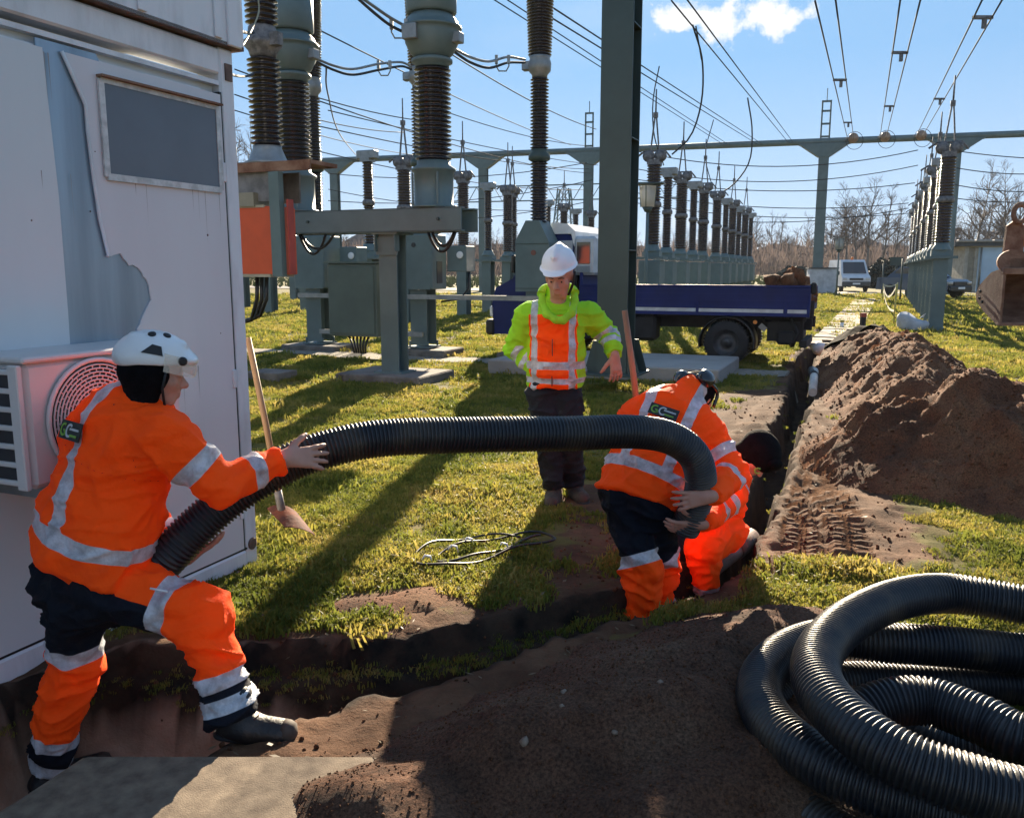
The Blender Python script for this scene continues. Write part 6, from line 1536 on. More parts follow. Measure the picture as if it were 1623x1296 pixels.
# ------------------------------------------------------------------ the coil in the right foreground
def C_(px, py, z): return G(px, py, z)
coilpts = [
 (1640, 1175, .30), (1560, 1142, .31), (1480, 1113, .31), (1415, 1112, .30), (1362, 1135, .26), (1360, 1180, .20)]   # the free inner end, dropping under the loops
A_loop = [(1800, 1010, .40), (1700, 975, .42), (1600, 955, .42), (1500, 940, .43), (1420, 950, .44), (1350, 982, .44), (1306, 1022, .44), (1293, 1064, .44), (1312, 1110, .44), (1370, 1166, .43), (1450, 1212, .41), (1550, 1246, .39), (1660, 1272, .37), (1800, 1280, .35)]
B_loop = [(1800, 1070, .22), (1700, 1045, .24), (1600, 1034, .25), (1500, 1024, .26), (1400, 1018, .26), (1310, 1012, .26), (1250, 1030, .26), (1212, 1065, .26), (1204, 1108, .26), (1232, 1156, .26), (1292, 1203, .26), (1374, 1243, .25), (1460, 1272, .24), (1560, 1300, .23), (1700, 1330, .22), (1850, 1330, .2)]
C_loop = [(1850, 1150, .09), (1720, 1100, .09), (1600, 1088, .09), (1480, 1085, .09), (1360, 1080, .09), (1262, 1092, .09), (1203, 1130, .09), (1190, 1172, .09), (1212, 1226, .09), (1262, 1282, .09), (1340, 1335, .09), (1450, 1380, .09), (1600, 1410, .09), (1800, 1420, .09)]
E_loop = [(1850, 1225, .10), (1720, 1212, .10), (1600, 1200, .10), (1500, 1185, .10), (1430, 1150, .10), (1440, 1115, .10)]
def ring3(l): return [C_(*q) for q in l]
def close_off(a, b, bulge):
    """carry a loop round outside the frame from the end of a to the start of b"""
    p, q = a[-1], b[0]; m = (p+q)/2+Vector((bulge, 0, 0)); return [p.lerp(m, .55)+Vector((bulge*.18, 0, 0)), m, q.lerp(m, .55)+Vector((bulge*.18, 0, 0))]
rA, rB, rC, rE = ring3(A_loop), ring3(B_loop), ring3(C_loop), ring3(E_loop); rD = ring3(coilpts)
full = rD[::-1]+[rD[0]+Vector((.30, -.06, .03)), rD[0]+Vector((.62, -.05, .08))]
chain = full+[rA[0]+Vector((.22, -.10, 0))]+rA+close_off(rA, rB, .34)+rB+close_off(rB, rC, .34)+rC+close_off(rC, rE, .3)+rE
cc = spline(chain, .0165/6)
gzc, tdc = ground_z(cc[:, 0], cc[:, 1]); cc[:, 2] = np.maximum(cc[:, 2], np.maximum(gzc, -.02)+RP)
coil, *_ = corrugated('pipe_coil', cc, RP, pe, tuple(rB[8]), 'loose coil of black corrugated drain pipe lying on the grass in the right foreground', 'pipe coil', n=26)

# ------------------------------------------------------------------ PERSON 1: left, lunging, back to us
g = 'workers in orange high visibility clothing'
base = P(150, 1180, 3.1); base.z = -.45
p1 = thing('person', base, 'worker in white helmet and orange jacket lunging at the left, holding the pipe', 'person')
f1 = Vector((.66, .75, 0)).normalized(); r1 = Vector((.75, -.66, 0)).normalized(); UP = Vector((0, 0, 1))
H1 = P(142, 893, 3.08); C1 = P(200, 692, 3.09); N1 = P(232, 628, 3.08); sp1 = (C1-H1).normalized()
fr1 = r1.cross(sp1)*-1; fr1 = sp1.cross(r1)*-1 if fr1.dot(f1) < 0 else fr1
if fr1.dot(f1) < 0: fr1 = -fr1
shR = P(264, 696, 2.94); shL = P(140, 690, 3.22)
elR = P(350, 768, 2.98); wrR = P(446, 728, 3.13); elL = P(215, 800, 3.42); wrL = P(296, 884, 3.22)
kneeR = P(322, 978, 2.94); ankR = P(370, 1130, 2.88); kneeL = P(118, 1050, 3.22); ankL = P(78, 1212, 3.28); hR = H1+r1*.10-sp1*.05; hL = H1-r1*.10-sp1*.05
hc1 = P(247, 588, 3.06); hf1 = Vector((.90, .40, -.18)).normalized()
hp, X1, M1 = head_prims(hc1, hf1, UP+hf1*.1)
bd = [cap(H1, C1, .12, .13, .03, fr1, .75), cap(C1, N1+sp1*.03, .07, .058, .03), cap(C1, hc1-Vector((0, 0, .03)), .06, .055, .03)]+hp
bd += arm_prims(shR, elR, wrR)+arm_prims(shL, elL, wrL)+[cap(hR, kneeR, .075, .055, .03), cap(kneeR, ankR, .05, .035), cap(hL, kneeL, .075, .055, .03), cap(kneeL, ankL, .05, .035), cap(shR, shL, .06, .06, .04)]
pd = (P(500, 717, 3.36)-P(430, 748, 3.28)).normalized()
hand(bd, wrR+Vector((.0, 0, .005)), (P(505, 726, 3.20)-wrR), Vector((.1, 1, -.35)), UP, (6, 10, 10), 9, 1.05, 12)
hand(bd, wrL, Vector((.80, .05, .42)), Vector((-.45, .1, .85)), Vector((0, -1, 0)), (6, 12, 12), 4, 1.0)
sdf_part('body', bd, .0052, skin(), p1)
# jacket
pl = H1+sp1*.03; hemn = -(sp1+Vector((.10, 0, .05))).normalized()
jk = [cap(H1-sp1*.08, H1+sp1*.16, .262, .236, .05, fr1, .84, clip=[(pl, hemn)]), cap(H1+sp1*.14, C1-sp1*.02, .234, .215, .06, fr1, .80), cap(shR-r1*.05-UP*.01, shL+r1*.05, .105, .105, .08, fr1, 1.0), cap(C1+sp1*.02, N1, .10, .080, .05), cap(N1-sp1*.02, N1+sp1*.045+hf1*.01, .082, .080, .02)]
jk += [cap(shR, elR, .094, .074, .05), cap(elR, wrR-(wrR-elR).normalized()*.0, .074, .055, .02, clip=[(wrR, (wrR-elR))]), cap(shL, elL, .094, .074, .05), cap(elL, wrL, .072, .055, .02, clip=[(wrL, (wrL-elL))])]
def d1(X):
    tt = {}; 
    tu, lu, du = limbfn(X, shR, elR); tf, lf, dfo = limbfn(X, elR, wrR); tl, ll, dl = limbfn(X, shL, elL); tg, lg_, dg = limbfn(X, elL, wrL)
    t0, l0, dt = limbfn(X, H1-sp1*.08, C1+sp1*.05); return tu, lu, du-.10, tf, lf, dfo-.08, tl, ll, dl-.10, tg, lg_, dg-.08, dt-.20
PK1 = P(258, 812, 2.80)
def pocket1(X):
    d = X-A3(PK1); a = d[:, 0]-.28*d[:, 2]; tu, lu, du, tf, lf, dfo, tl, ll, dl, tg, lg_, dg, dt = d1(X); v = X-A3(H1); u = v @ A3(sp1)
    seam = np.minimum(np.maximum(np.abs(du-dt)-.0022, np.abs(tu-.1)-.3), np.maximum(np.abs(u-.43)-.0016, dt-np.minimum(du, dl)))
    return np.minimum(seam, np.maximum(np.sqrt((a/.036)**2+(d[:, 2]/.078)**2)*.03-.03+.006*vnoise(X*40, 3), (d[:, 1]-.28)))
def sil1(X):
    tu, lu, du, tf, lf, dfo, tl, ll, dl, tg, lgg, dg, dt = d1(X); arm = np.minimum(np.minimum(du, dfo), np.minimum(dl, dg))
    v = X-A3(H1); u = v @ A3(sp1); s = v @ A3(r1); fw = v @ A3(fr1)
    arm = np.where((tu < .12) & (du < .03), .05, arm)
    waist = np.abs(u-.150-.05*fw)-.030
    br = np.maximum(np.abs(np.abs(s)-.118-.05*(u-.3))-.029, -(u-.16))
    br = np.minimum(br, 9)
    tor = np.maximum(np.minimum(waist, br), dt-arm-.0)
    lv = A3((C1-shR).normalized())
    up = np.maximum(band(tu, lu, .52, .062), np.maximum(du-.0-np.minimum(dt+.1, 9), -(tu-.1)*9))
    up = np.maximum(band(tu, lu, .56, .062), (du-dt)*.6-.005)
    fo = np.maximum(band(tf, lf, .56, .052), dfo-.05); fo2 = np.maximum(band(tg, lgg, .56, .052), dg-.05)
    return np.minimum(np.minimum(tor, up), np.minimum(fo, fo2))
jf = folds(.010, 21, [(elR, elR-shR, .16, 75), (elL, elL-shL, .14, 80), (H1+sp1*.1, sp1, .25, 48), (shR+Vector((.02, 0, -.08)), Vector((1, 0, -1)), .16, 60), (wrR, wrR-elR, .09, 110)])
sdf_part('jacket', jk, .0085, m_or, p1, jf, {'silver': sil1, 'dark': pocket1})
def patch(par, c, nx, ny, nn, w, h):
    """company patch: dark ground, bright green G, grey C and white line of small print"""
    nx, ny, nn = Vector(nx).normalized(), Vector(ny).normalized(), Vector(nn).normalized(); c = Vector(c)
    pt = part('back_patch', MB().prism([(-w/2, -h/2), (w/2, -h/2), (w/2, h/2), (-w/2, h/2)], c, nx, ny, nn*.004), mat('patch_black', (.02, .025, .025), .6), par, True)
    gm = mat('logo_green', (.22, .45, .05), .5); wm_ = mat('logo_white', (.55, .58, .6), .5)
    def arc(cx, cy, r, a0, a1, th, m_, bar=False):
        n = 12; out = [(cx+math.cos(R(a0+(a1-a0)*i/n))*r, cy+math.sin(R(a0+(a1-a0)*i/n))*r) for i in range(n+1)]+[(cx+math.cos(R(a1+(a0-a1)*i/n))*(r-th), cy+math.sin(R(a1+(a0-a1)*i/n))*(r-th)) for i in range(n+1)]
        part('logo_letter', MB().prism([(x, y) for x, y in out], c+nn*.0045, nx, ny, nn*.002), m_, pt, True)
    arc(-w*.30, 0, h*.36, 60, 300, h*.12, gm); part('logo_letter', MB().prism([(-w*.30, -h*.06), (-w*.18, -h*.06), (-w*.18, -h*.30), (-w*.22, -h*.30), (-w*.22, h*.02), (-w*.30, h*.02)], c+nn*.0045, nx, ny, nn*.002), gm, pt, True)
    arc(-w*.02, 0, h*.38, 50, 310, h*.12, wm_)
    part('logo_bar', MB().prism([(-.0*w, h*.04), (w*.42, h*.04), (w*.42, h*.16), (0, h*.16)], c+nn*.005, nx, ny, nn*.002), wm_, pt, True)
    part('logo_bar', MB().prism([(.06*w, -h*.30), (w*.38, -h*.30), (w*.38, -h*.18), (.06*w, -h*.18)], c+nn*.005, nx, ny, nn*.002), gm, pt, True)
# trousers
thR = (kneeR-hR); 
tr1 = [cap(H1-sp1*.10-r1*.06, H1-sp1*.10+r1*.06, .140, .140, .05), cap(hR, kneeR, .126, .094, .05), cap(kneeR, ankR-(kneeR-ankR).normalized()*-.02, .094, .078, .03, clip=[(ankR+(ankR-kneeR).normalized()*.01, ankR-kneeR)]), cap(hL, kneeL, .125, .092, .04), cap(kneeL, ankL, .092, .080, .03, clip=[(ankL, ankL-kneeL)]), cap(kneeR+(ankR-kneeR)*.9, ankR, .080, .088, .03, clip=[(ankR+(ankR-kneeR).normalized()*.01, ankR-kneeR)])]
def legs(X):
    return limbfn(X, hR, kneeR)+limbfn(X, kneeR, ankR)+limbfn(X, hL, kneeL)+limbfn(X, kneeL, ankL)
def sil_t1(X):
    ta, la, da, tb, lb, db, tc_, lc, dc, td_, ldd, dd = legs(X)
    right = np.minimum(da-.13, db-.09) < np.minimum(dc-.13, dd-.09)
    a = np.minimum(np.maximum(band(ta, la, .70, .062), -(X[:, 2]*0+.0)), np.minimum(band(tb, lb, .63, .055), band(tb, lb, .86, .055)))
    a = np.where(tb > .15, np.minimum(band(tb, lb, .63, .055), band(tb, lb, .86, .055)), band(ta, la, .70, .062))
    c = np.where(td_ > .12, np.minimum(band(td_, ldd, .70, .055), band(td_, ldd, .95, .055)), band(tc_, lc, .80, .062))
    return np.where(right, a, c)
def dark_t1(X):
    ta, la, da, tb, lb, db, tc_, lc, dc, td_, ldd, dd = legs(X)
    right = np.minimum(da-.13, db-.09) < np.minimum(dc-.13, dd-.09)
    v = X-A3(hR); s = v @ A3(r1)
    upf = (X-A3(hR)) @ A3((UP-thR.normalized()*UP.dot(thR.normalized())).normalized())
    pocket = np.maximum(np.abs((ta-.50)*la)-.080, .035-upf); pocket = np.where(s > .02, pocket, .1)
    a = np.where(tb > .15, -(tb-.63)*lb, (ta-.70)*la); a = np.where(tb > .15, a, np.maximum(a, -pocket))
    c = np.where(td_ > .12, -(td_-.70)*ldd, (tc_-.80)*lc)
    return np.where(right, a, c)
tf1 = folds(.013, 31, [(kneeR, ankR-kneeR, .17, 70), (kneeL, ankL-kneeL, .17, 70), (hR, thR, .2, 50)])
sdf_part('trousers', tr1, .0085, m_or, p1, tf1, {'silver': sil_t1, 'dark': dark_t1})
boot(p1, ankR+Vector((.015, 0, -.01)), Vector((.93, -.10, -.06)), s=1.0); boot(p1, ankL-Vector((0, 0, .02)), Vector((.7, .5, 0)), s=1.08)
q_ = P(238, 932, 2.86); part('pen', MB().tube([q_, q_+Vector((.06, -.0, -.012))], .004, 6), white_p(), p1, True)
# hood, helmet, visor
sdf_part('hood', [ell(X1(0, -.03, .0), (.099, .100, .092), M1, .01, clip=[(X1(0, .045, 0), X1(0, 1, .25)-X1(0, 0, 0))]), cap(X1(0, -.02, -.05), X1(0, -.03, -.10), .074, .068, .03, clip=[(X1(0, .02, 0), hf1)])], .006, mat('black_knit', (.006, .006, .008), .95, 0, .2, 30, .4, 120, spec=.08), p1, lambda X: .002*fbm(X*30, 2, 3))
hm = mat('helmet_white', (.74, .75, .76), .28, 0, .06, 14, .02, 40, col2=(.50, .50, .48), spots=.33, coat=.3)
def helmet(par, X, M, m, rx, ry, rz, cz, tilt=-.05, brim=True, ridge=True):
    n = X(0, tilt, -1)-X(0, 0, 0)
    pr = [ell(X(0, -.008, cz), (rx, ry, rz), M, .01, clip=[(X(0, 0, cz-.012), n)])]
    if brim: pr += [ell(X(0, .004, cz-.006), (rx+.012, ry+.020, .012), M, .012), ell(X(0, ry*.82, cz-.012), (rx*.62, .052, .010), M, .014)]
    if ridge: pr += [cap(X(0, -ry*.66, cz+rz*.60), X(0, ry*.66, cz+rz*.60), .010, .010, .03), ell(X(0, 0, cz+rz*.62), (.026, ry*.72, .050), M, .03)]
    return sdf_part('helmet', pr, .0048, m, par)
hh1 = sdf_part('helmet', [ell(X1(0, -.012, .050), (.108, .132, .098), M1, .01, clip=[(X1(0, -.02, .028), X1(0, .10, -1)-X1(0, 0, 0))]), ell(X1(0, -.092, .040), (.078, .050, .040), M1, .03), ell(X1(0, .095, .058), (.078, .045, .025), M1, .02)]+[cap(X1(sx*.032, -.09, .116), X1(sx*.040, .08, .112), .009, .009, .02) for sx in (-1, 1)], .0048, hm, p1)
vm = mat('vent_black', (.012, .012, .014), .6)
def onshell(ax, y, z, off=.0):   # point on the right-hand outside of the helmet shell
    q = 1-((y+.012)/.132)**2-((z-.050)/.098)**2; return X1(.1085*math.sqrt(max(.02, q))*ax+ax*off, y, z)
for ax in (1, -1):
    for tri in (((-.060, .070), (.012, .066), (.004, .098), (-.026, .102)),):
        V = [onshell(ax, y, z, .006) for y, z in tri]; V2 = [onshell(ax, y, z, -.006) for y, z in tri]; part('vent', MB().add(V+V2, [(0, 1, 2, 3), (7, 6, 5, 4), (0, 4, 5, 1), (1, 5, 6, 2), (2, 6, 7, 3), (3, 7, 4, 0)]), vm, hh1, True)
    part('visor_hinge', MB().lathe([(.016, 0), (.016, .010), (.010, .014)], onshell(ax, .078, .055, .002), 14, tuple(X1(ax, .3, 0)-X1(0, 0, 0))), vm, hh1, True)
for y, z, a in ((-.03, .134, .3), (.02, .136, .3)):
    q = onshell(1, y, z, .001); part('vent', MB().lathe([(.014, -.002), (.014, .003), (.008, .004)], q, 12, tuple((q-X1(0, 0, .03)))), vm, hh1, True)
V = []; Fc = []; nu, nv = 16, 7
for k in (0, 1):
    for j in range(nv+1):
        for i in range(nu+1):
            a = R(-78+156*i/nu); t = j/nv; z = .062-.066*t; ry_ = .138+.014*math.sin(t*2.4)-k*.0025; rx_ = .114-k*.0025
            V.append(X1(math.sin(a)*rx_, math.cos(a)*ry_-.012, z+.02*(1-math.cos(a))))
for k in (0, 1):
    for j in range(nv):
        for i in range(nu): a = k*(nu+1)*(nv+1)+j*(nu+1)+i; Fc.append((a, a+1, a+nu+2, a+nu+1)[::(1 if k else -1)])
vg, t_, b_ = new_mat('visor_clear'); b_.inputs['Base Color'].default_value = (.85, .80, .70, 1); b_.inputs['Roughness'].default_value = .08; b_.inputs['Alpha'].default_value = .30; b_.inputs['Coat Weight'].default_value = .5
part('visor', MB().add(V, Fc, True), vg, hh1, True)
part('chin_strap', MB().tube([onshell(1, .03, .02, -.004), X1(.082, .025, -.05), X1(.055, .04, -.11), X1(0, .06, -.128)], .005, 6), vm, hh1, True)
part('collar_tab', MB().box(X1(.02, -.115, -.135), (.05, .02, .012), rot=M1.to_3x3()), vm, p1, True)

# ------------------------------------------------------------------ PERSON 2: centre, white hard hat, lime and orange jacket
Y2 = 6.12
p2 = thing('person', G(892, 796), 'standing man in white hard hat, lime and orange jacket and dark trousers', 'person')
f2 = Vector((-.16, -.98, 0)).normalized(); r2 = f2.cross(UP)
H2 = P(879, 612, Y2); C2 = P(882, 505, Y2-.02); N2 = P(884, 478, Y2-.03); sp2 = (C2-H2).normalized(); fr2 = f2
hc2 = P(887, 436, Y2-.10); hf2 = Vector((-.28, -.89, -.38)).normalized()
sR2 = P(836, 500, Y2+.0); sL2 = P(934, 498, Y2+.02); eR2 = P(818, 552, Y2+.10); wR2 = P(858, 592, Y2-.04); eL2 = P(962, 530, Y2+.05); wL2 = P(974, 562, Y2-.10)
kR = P(866, 690, Y2-.03); aR_ = P(878, 772, Y2+.02); kL = P(904, 690, Y2-.03); aL_ = P(910, 768, Y2+.12)
# pull hips to human size
hRi = H2+Vector((-.085, 0, -.06)); hLi = H2+Vector((.085, 0, -.06))
hp, X2, M2 = head_prims(hc2, hf2, UP+hf2*.30, 1.20)
bd = [cap(H2, C2, .12, .13, .03, fr2, .75), cap(C2, hc2-Vector((0, 0, .05)), .06, .056, .03), cap(sR2, sL2, .06, .06, .04)]+hp+arm_prims(sR2, eR2, wR2)+arm_prims(sL2, eL2, wL2)
bd += [cap(hRi, kR, .08, .055, .03), cap(kR, aR_, .05, .035), cap(hLi, kL, .08, .055, .03), cap(kL, aL_, .05, .035)]
hand(bd, wL2, Vector((.12, -.05, -1)), Vector((-.35, .93, 0)), Vector((-1, 0, 0)), (10, 18, 14), 7, 1.12)
hand(bd, wR2+Vector((.03, .05, 0)), Vector((.6, .3, -.6)), Vector((.3, .9, 0)), UP, (10, 15, 10), 2, .8)
sdf_part('body', bd, .0055, skin(), p2); eyes(p2, X2, 1.1)
hem = H2-Vector((0, 0, .0))
jk = [cap(H2-sp2*.02, H2+sp2*.2, .205, .205, .05, fr2, .76, clip=[(hem, (0, 0, -1))]), cap(H2+sp2*.18, C2-sp2*.04, .205, .195, .05, fr2, .72), cap(sR2+Vector((.05, 0, -.01)), sL2-Vector((.05, 0, .01)), .088, .088, .07), cap(C2, N2+Vector((0, .01, -.06)), .10, .080, .04), cap(N2+Vector((0, .045, .0)), N2+Vector((0, .07, .05)), .085, .085, .03, clip=[(N2+Vector((0, -.02, 0)), (0, -1, .2))])]
jk += [cap(sR2, eR2, .092, .076, .05), cap(eR2, wR2, .075, .056, .02, clip=[(wR2, wR2-eR2)]), cap(sL2, eL2, .092, .076, .05), cap(eL2, wL2, .075, .058, .02, clip=[(wL2, wL2-eL2)])]
def reg2(X):
    tu, lu, du = limbfn(X, sR2, eR2); tf, lf, df_ = limbfn(X, eR2, wR2); tl, ll, dl = limbfn(X, sL2, eL2); tg, lg2, dg = limbfn(X, eL2, wL2)
    return tu, lu, du-.085, tf, lf, df_-.066, tl, ll, dl-.085, tg, lg2, dg-.066
def side2(X):
    v = X-A3(H2); return v[:, 2], v @ A3(r2), v @ A3(f2)
def sil2(X):
    tu, lu, du, tf, lf, df_, tl, ll, dl, tg, lg2, dg = reg2(X); z, s, fw = side2(X); arm = np.minimum(np.minimum(du, df_), np.minimum(dl, dg))
    vert = np.abs(np.abs(s)-.135)-.024; w1 = np.abs(z-.085)-.024; w2 = np.abs(z-.165)-.028
    tor = np.minimum(vert, np.minimum(w2, np.abs(z-.055)-.020)); tor = np.maximum(tor, .008-arm)
    a1 = np.minimum(np.maximum(np.minimum(band(tf, lf, .18, .045), band(tf, lf, .50, .045)), df_-.03), np.maximum(np.minimum(band(tg, lg2, .15, .045), band(tg, lg2, .48, .045)), dg-.03))
    return np.minimum(tor, a1)
def lime2(X):
    tu, lu, du, tf, lf, df_, tl, ll, dl, tg, lg2, dg = reg2(X); z, s, fw = side2(X); arm = np.minimum(np.minimum(du, df_), np.minimum(dl, dg))
    hl = float(C2.z-H2.z)
    return np.minimum(np.minimum(arm-.004, .155-np.abs(s)), hl+.015-z) if False else np.minimum(np.minimum(arm-.006, .172-np.abs(s)), (hl+.035)-z)
jf = folds(.010, 51, [(eR2, eR2-sR2, .15, 75), (eL2, eL2-sL2, .15, 75), (H2+sp2*.15, sp2, .2, 45), (wL2, wL2-eL2, .1, 95)])
sdf_part('jacket', jk, .0088, m_ol, p2, jf, {'silver': sil2, 'lime': lime2, 'dark': lambda X: np.maximum(.0045-0*X[:, 0], np.abs(side2(X)[1])-.003)})
# hood roll, zip, chest pocket
cl = [Vector(v)+Vector((0, 0, -.035)) for v in (N2+Vector((-.112, .03, .10)), N2+Vector((-.112, -.03, .03)), N2+Vector((-.085, -.115, -.045)), N2+Vector((-.02, -.148, -.085)), N2+Vector((.03, -.150, -.088)), N2+Vector((.092, -.110, -.04)), N2+Vector((.118, -.03, .04)), N2+Vector((.122, .04, .11)))]
lmf = mat('lime_cloth', LIME, .8, 0, .08, 12, .4, 40, transl=.15)
sdf_part('hood', [cap(a_, b_, .026, .026, .02, None) for a_, b_ in zip(cl[:-1], cl[1:])], .008, lmf, p2, lambda X: .004*fbm(X*22, 3, 8))
part('hood_roll', MB().tube([Vector(v) for v in spline([N2+Vector((-.12, .0, .05)), N2+Vector((-.09, .08, .09)), N2+Vector((0, .11, .10)), N2+Vector((.09, .08, .10)), N2+Vector((.125, .0, .06))], .02)], .03, 10), lmf, p2, True)
fz = [H2+f2*(.163+.004*math.sin(i))+Vector((0, 0, .02+.042*i)) for i in range(11)]
part('zip', MB().tube(fz[:9], .004, 5), mat('zip_grey', (.12, .06, .03), .6), p2, True)
tr2 = [cap(H2+Vector((-.06, 0, -.03)), H2+Vector((.06, 0, -.03)), .134, .134, .04, f2, .85), cap(hRi, kR, .118, .096, .03), cap(kR, aR_, .094, .078, .03, clip=[(aR_, aR_-kR)]), cap(hLi, kL, .118, .096, .03), cap(kL, aL_, .094, .078, .03, clip=[(aL_, aL_-kL)])]
sdf_part('trousers', tr2, .010, m_nv, p2, folds(.011, 61, [(kR, aR_-kR, .16, 65), (kL, aL_-kL, .16, 65), (aR_, aR_-kR, .12, 80), (aL_, aL_-kL, .12, 80)]))
bmud = mat('muddy_boot', (.085, .065, .05), .9, 0, .25, 12, .4, 50)
aR_.z = max(aR_.z, .09); aL_.z = max(aL_.z, .09)
boot(p2, Vector((aR_.x, aR_.y, .075)), Vector((-.12, -.99, 0)), bmud, 1.08); boot(p2, Vector((aL_.x, aL_.y, .085)), Vector((.25, -.96, 0)), bmud, 1.08)
h2o = helmet(p2, X2, M2, mat('hardhat_white', (.76, .78, .84), .35, 0, .03, 8, .01, 40), .120, .142, .130, .066, .02)
part('chin_strap', MB().tube([X2(-.098, .02, .03), X2(-.083, .02, -.04), X2(-.055, .05, -.105)], .009, 6), vm, h2o, True)

# ------------------------------------------------------------------ PERSON 3: bent over the pipe, in the trench
p3 = thing('person', Vector((P(1025, 980, 4.35).x, 4.35, -.45)), 'worker with black ear muffs bending over the pipe end, back with patch towards the camera', 'person')
H3 = P(1012, 782, 4.34); C3 = P(1060, 668, 4.52); N3 = P(1092, 622, 4.60); sp3 = (C3-H3).normalized()
r3 = Vector((.90, -.32, -.12)).normalized(); r3 = (r3-sp3*r3.dot(sp3)).normalized(); f3 = sp3.cross(r3)*-1
if f3.y < 0: f3 = -f3
sR3 = P(1124, 692, 4.45); sL3 = P(1006, 662, 4.62); eR3 = P(1162, 748, 4.34); wR3 = P(1128, 786, 4.04); eL3 = P(1030, 745, 4.72); wL3 = P(1085, 800, 4.45)
hc3 = P(1107, 624, 4.68); hf3 = Vector((.62, .55, -.55)).normalized()
kR3 = P(1048, 884, 4.46); aR3 = P(1040, 990, 4.5); kL3 = P(1018, 900, 4.26); aL3 = P(1012, 1030, 4.30)
hp, X3, M3 = head_prims(hc3, hf3, UP*.9+Vector((.35, .35, 0)))
hR3, hL3 = H3+r3*.09-UP*.05, H3-r3*.09-UP*.05
bd = [cap(H3, C3, .12, .13, .03, f3, .75), cap(C3, hc3, .06, .055, .03), cap(sR3, sL3, .06, .06, .04)]+hp+arm_prims(sR3, eR3, wR3)+arm_prims(sL3, eL3, wL3)+[cap(hR3, kR3, .08, .055, .03), cap(kR3, aR3, .05, .035), cap(hL3, kL3, .08, .055, .03), cap(kL3, aL3, .05, .035)]
hand(bd, wR3, Vector((-.96, -.02, -.16)), Vector((-.15, .95, -.1)), UP, (4, 10, 12), 8, 1.08)
hand(bd, wL3, Vector((.3, -.7, -.5)), Vector((.5, .6, 0)), UP, (10, 24, 24), 5, 1.0)
sdf_part('body', bd, .0055, skin(), p3)
hemp = H3-sp3*.03
jk = [cap(H3-sp3*.06, H3+sp3*.18, .215, .212, .05, f3, .78, clip=[(hemp, -sp3+Vector((0, 0, -.3)))]), cap(H3+sp3*.16, C3, .212, .205, .05, f3, .72), cap(sR3-r3*.05, sL3+r3*.05, .098, .098, .08), cap(C3, N3, .10, .078, .05), cap(N3-sp3*.03, N3+sp3*.02, .080, .078, .02)]
jk += [cap(sR3, eR3, .092, .078, .05), cap(eR3, wR3, .076, .056, .02, clip=[(wR3, wR3-eR3)]), cap(sL3, eL3, .09, .074, .05), cap(eL3, wL3, .072, .056, .02, clip=[(wL3, wL3-eL3)])]
def torso_fn(Hc, Cc, sp, rr3, ff, sh, el, wr, sh2, el2, wr2, wy=.075, bs=.118, ub=.55, fb=.52, tube_r=.20):
    def sil(X):
        tu, lu, du = limbfn(X, sh, el); tf, lf, df_ = limbfn(X, el, wr); tl, ll, dl = limbfn(X, sh2, el2); tg, lg2, dg = limbfn(X, el2, wr2)
        du, df_, dl, dg = du-.085, df_-.066, dl-.085, dg-.066; arm = np.minimum(np.minimum(du, df_), np.minimum(dl, dg)); v = X-A3(Hc); u = v @ A3(sp); s = v @ A3(rr3)
        ln = float((Cc-Hc).length); t0, l0, dt = limbfn(X, Hc, Cc); dt = dt-tube_r
        waist = np.abs(u-wy)-.030; br = np.maximum(np.abs(np.abs(s)-bs)-.028, -(u-wy)); tor = np.maximum(np.minimum(waist, br), .004-arm)
        lm = np.minimum(np.maximum(band(tu, lu, ub, .060), (du-dt)*.6-.01), np.maximum(band(tl, ll, ub, .060), (dl-dt)*.6-.01))
        fo = np.minimum(np.maximum(band(tf, lf, fb, .050), df_-.04), np.maximum(band(tg, lg2, fb, .050), dg-.04))
        return np.minimum(tor, np.minimum(lm, fo))
    return sil
s3 = torso_fn(H3, C3, sp3, r3, f3, sR3, eR3, wR3, sL3, eL3, wL3, .105, .115, .50, .25)
jf = folds(.010, 71, [(eR3, eR3-sR3, .15, 75), (H3+sp3*.12, sp3, .24, 48), (sR3, Vector((1, 0, -1)), .15, 60)])
sdf_part('jacket', jk, .0085, m_or, p3, jf, {'silver': s3, 'dark': lambda X: np.full(len(X), 1.0)})
tr3 = [cap(H3-sp3*.02-r3*.06, H3-sp3*.02+r3*.06, .132, .132, .04), cap(hR3, kR3, .112, .092, .03), cap(kR3, aR3, .092, .080, .03), cap(hL3, kL3, .116, .098, .03), cap(kL3, aL3, .098, .088, .03)]
def leg_fns(hA, kA, aA, hB, kB, aB, t_b, tdk):
    def both(X):
        ta, la, da = limbfn(X, hA, kA); tb, lb, db = limbfn(X, kA, aA); tc_, lc, dc = limbfn(X, hB, kB); td_, l4, dd = limbfn(X, kB, aB)
        A_ = np.minimum(da, db) < np.minimum(dc, dd); return np.where(A_, ta, tc_), np.where(A_, tb, td_), np.where(A_, la, lc), np.where(A_, lb, l4)
    def sil(X):
        t, s, l, m_ = both(X); return np.where(s > .15, np.minimum(band(s, m_, .66, .055), band(s, m_, .88, .055)), band(t, l, t_b, .062))
    def dk(X):
        t, s, l, m_ = both(X); return np.where(s > .15, -(s-.66)*m_, (t-tdk)*l)
    return sil, dk
sa, sb = leg_fns(hR3, kR3, aR3, hL3, kL3, aL3, .86, .84)
sdf_part('trousers', tr3, .009, m_or, p3, folds(.013, 81, [(kL3, aL3-kL3, .18, 65), (kR3, aR3-kR3, .18, 65)]), {'silver': sa, 'dark': sb})
boot(p3, aR3+Vector((0, 0, -.02)), f3*1.0*Vector((1, 1, 0)), s=1.08); boot(p3, aL3+Vector((0, 0, -.02)), f3*Vector((1, 1, 0)), s=1.08)
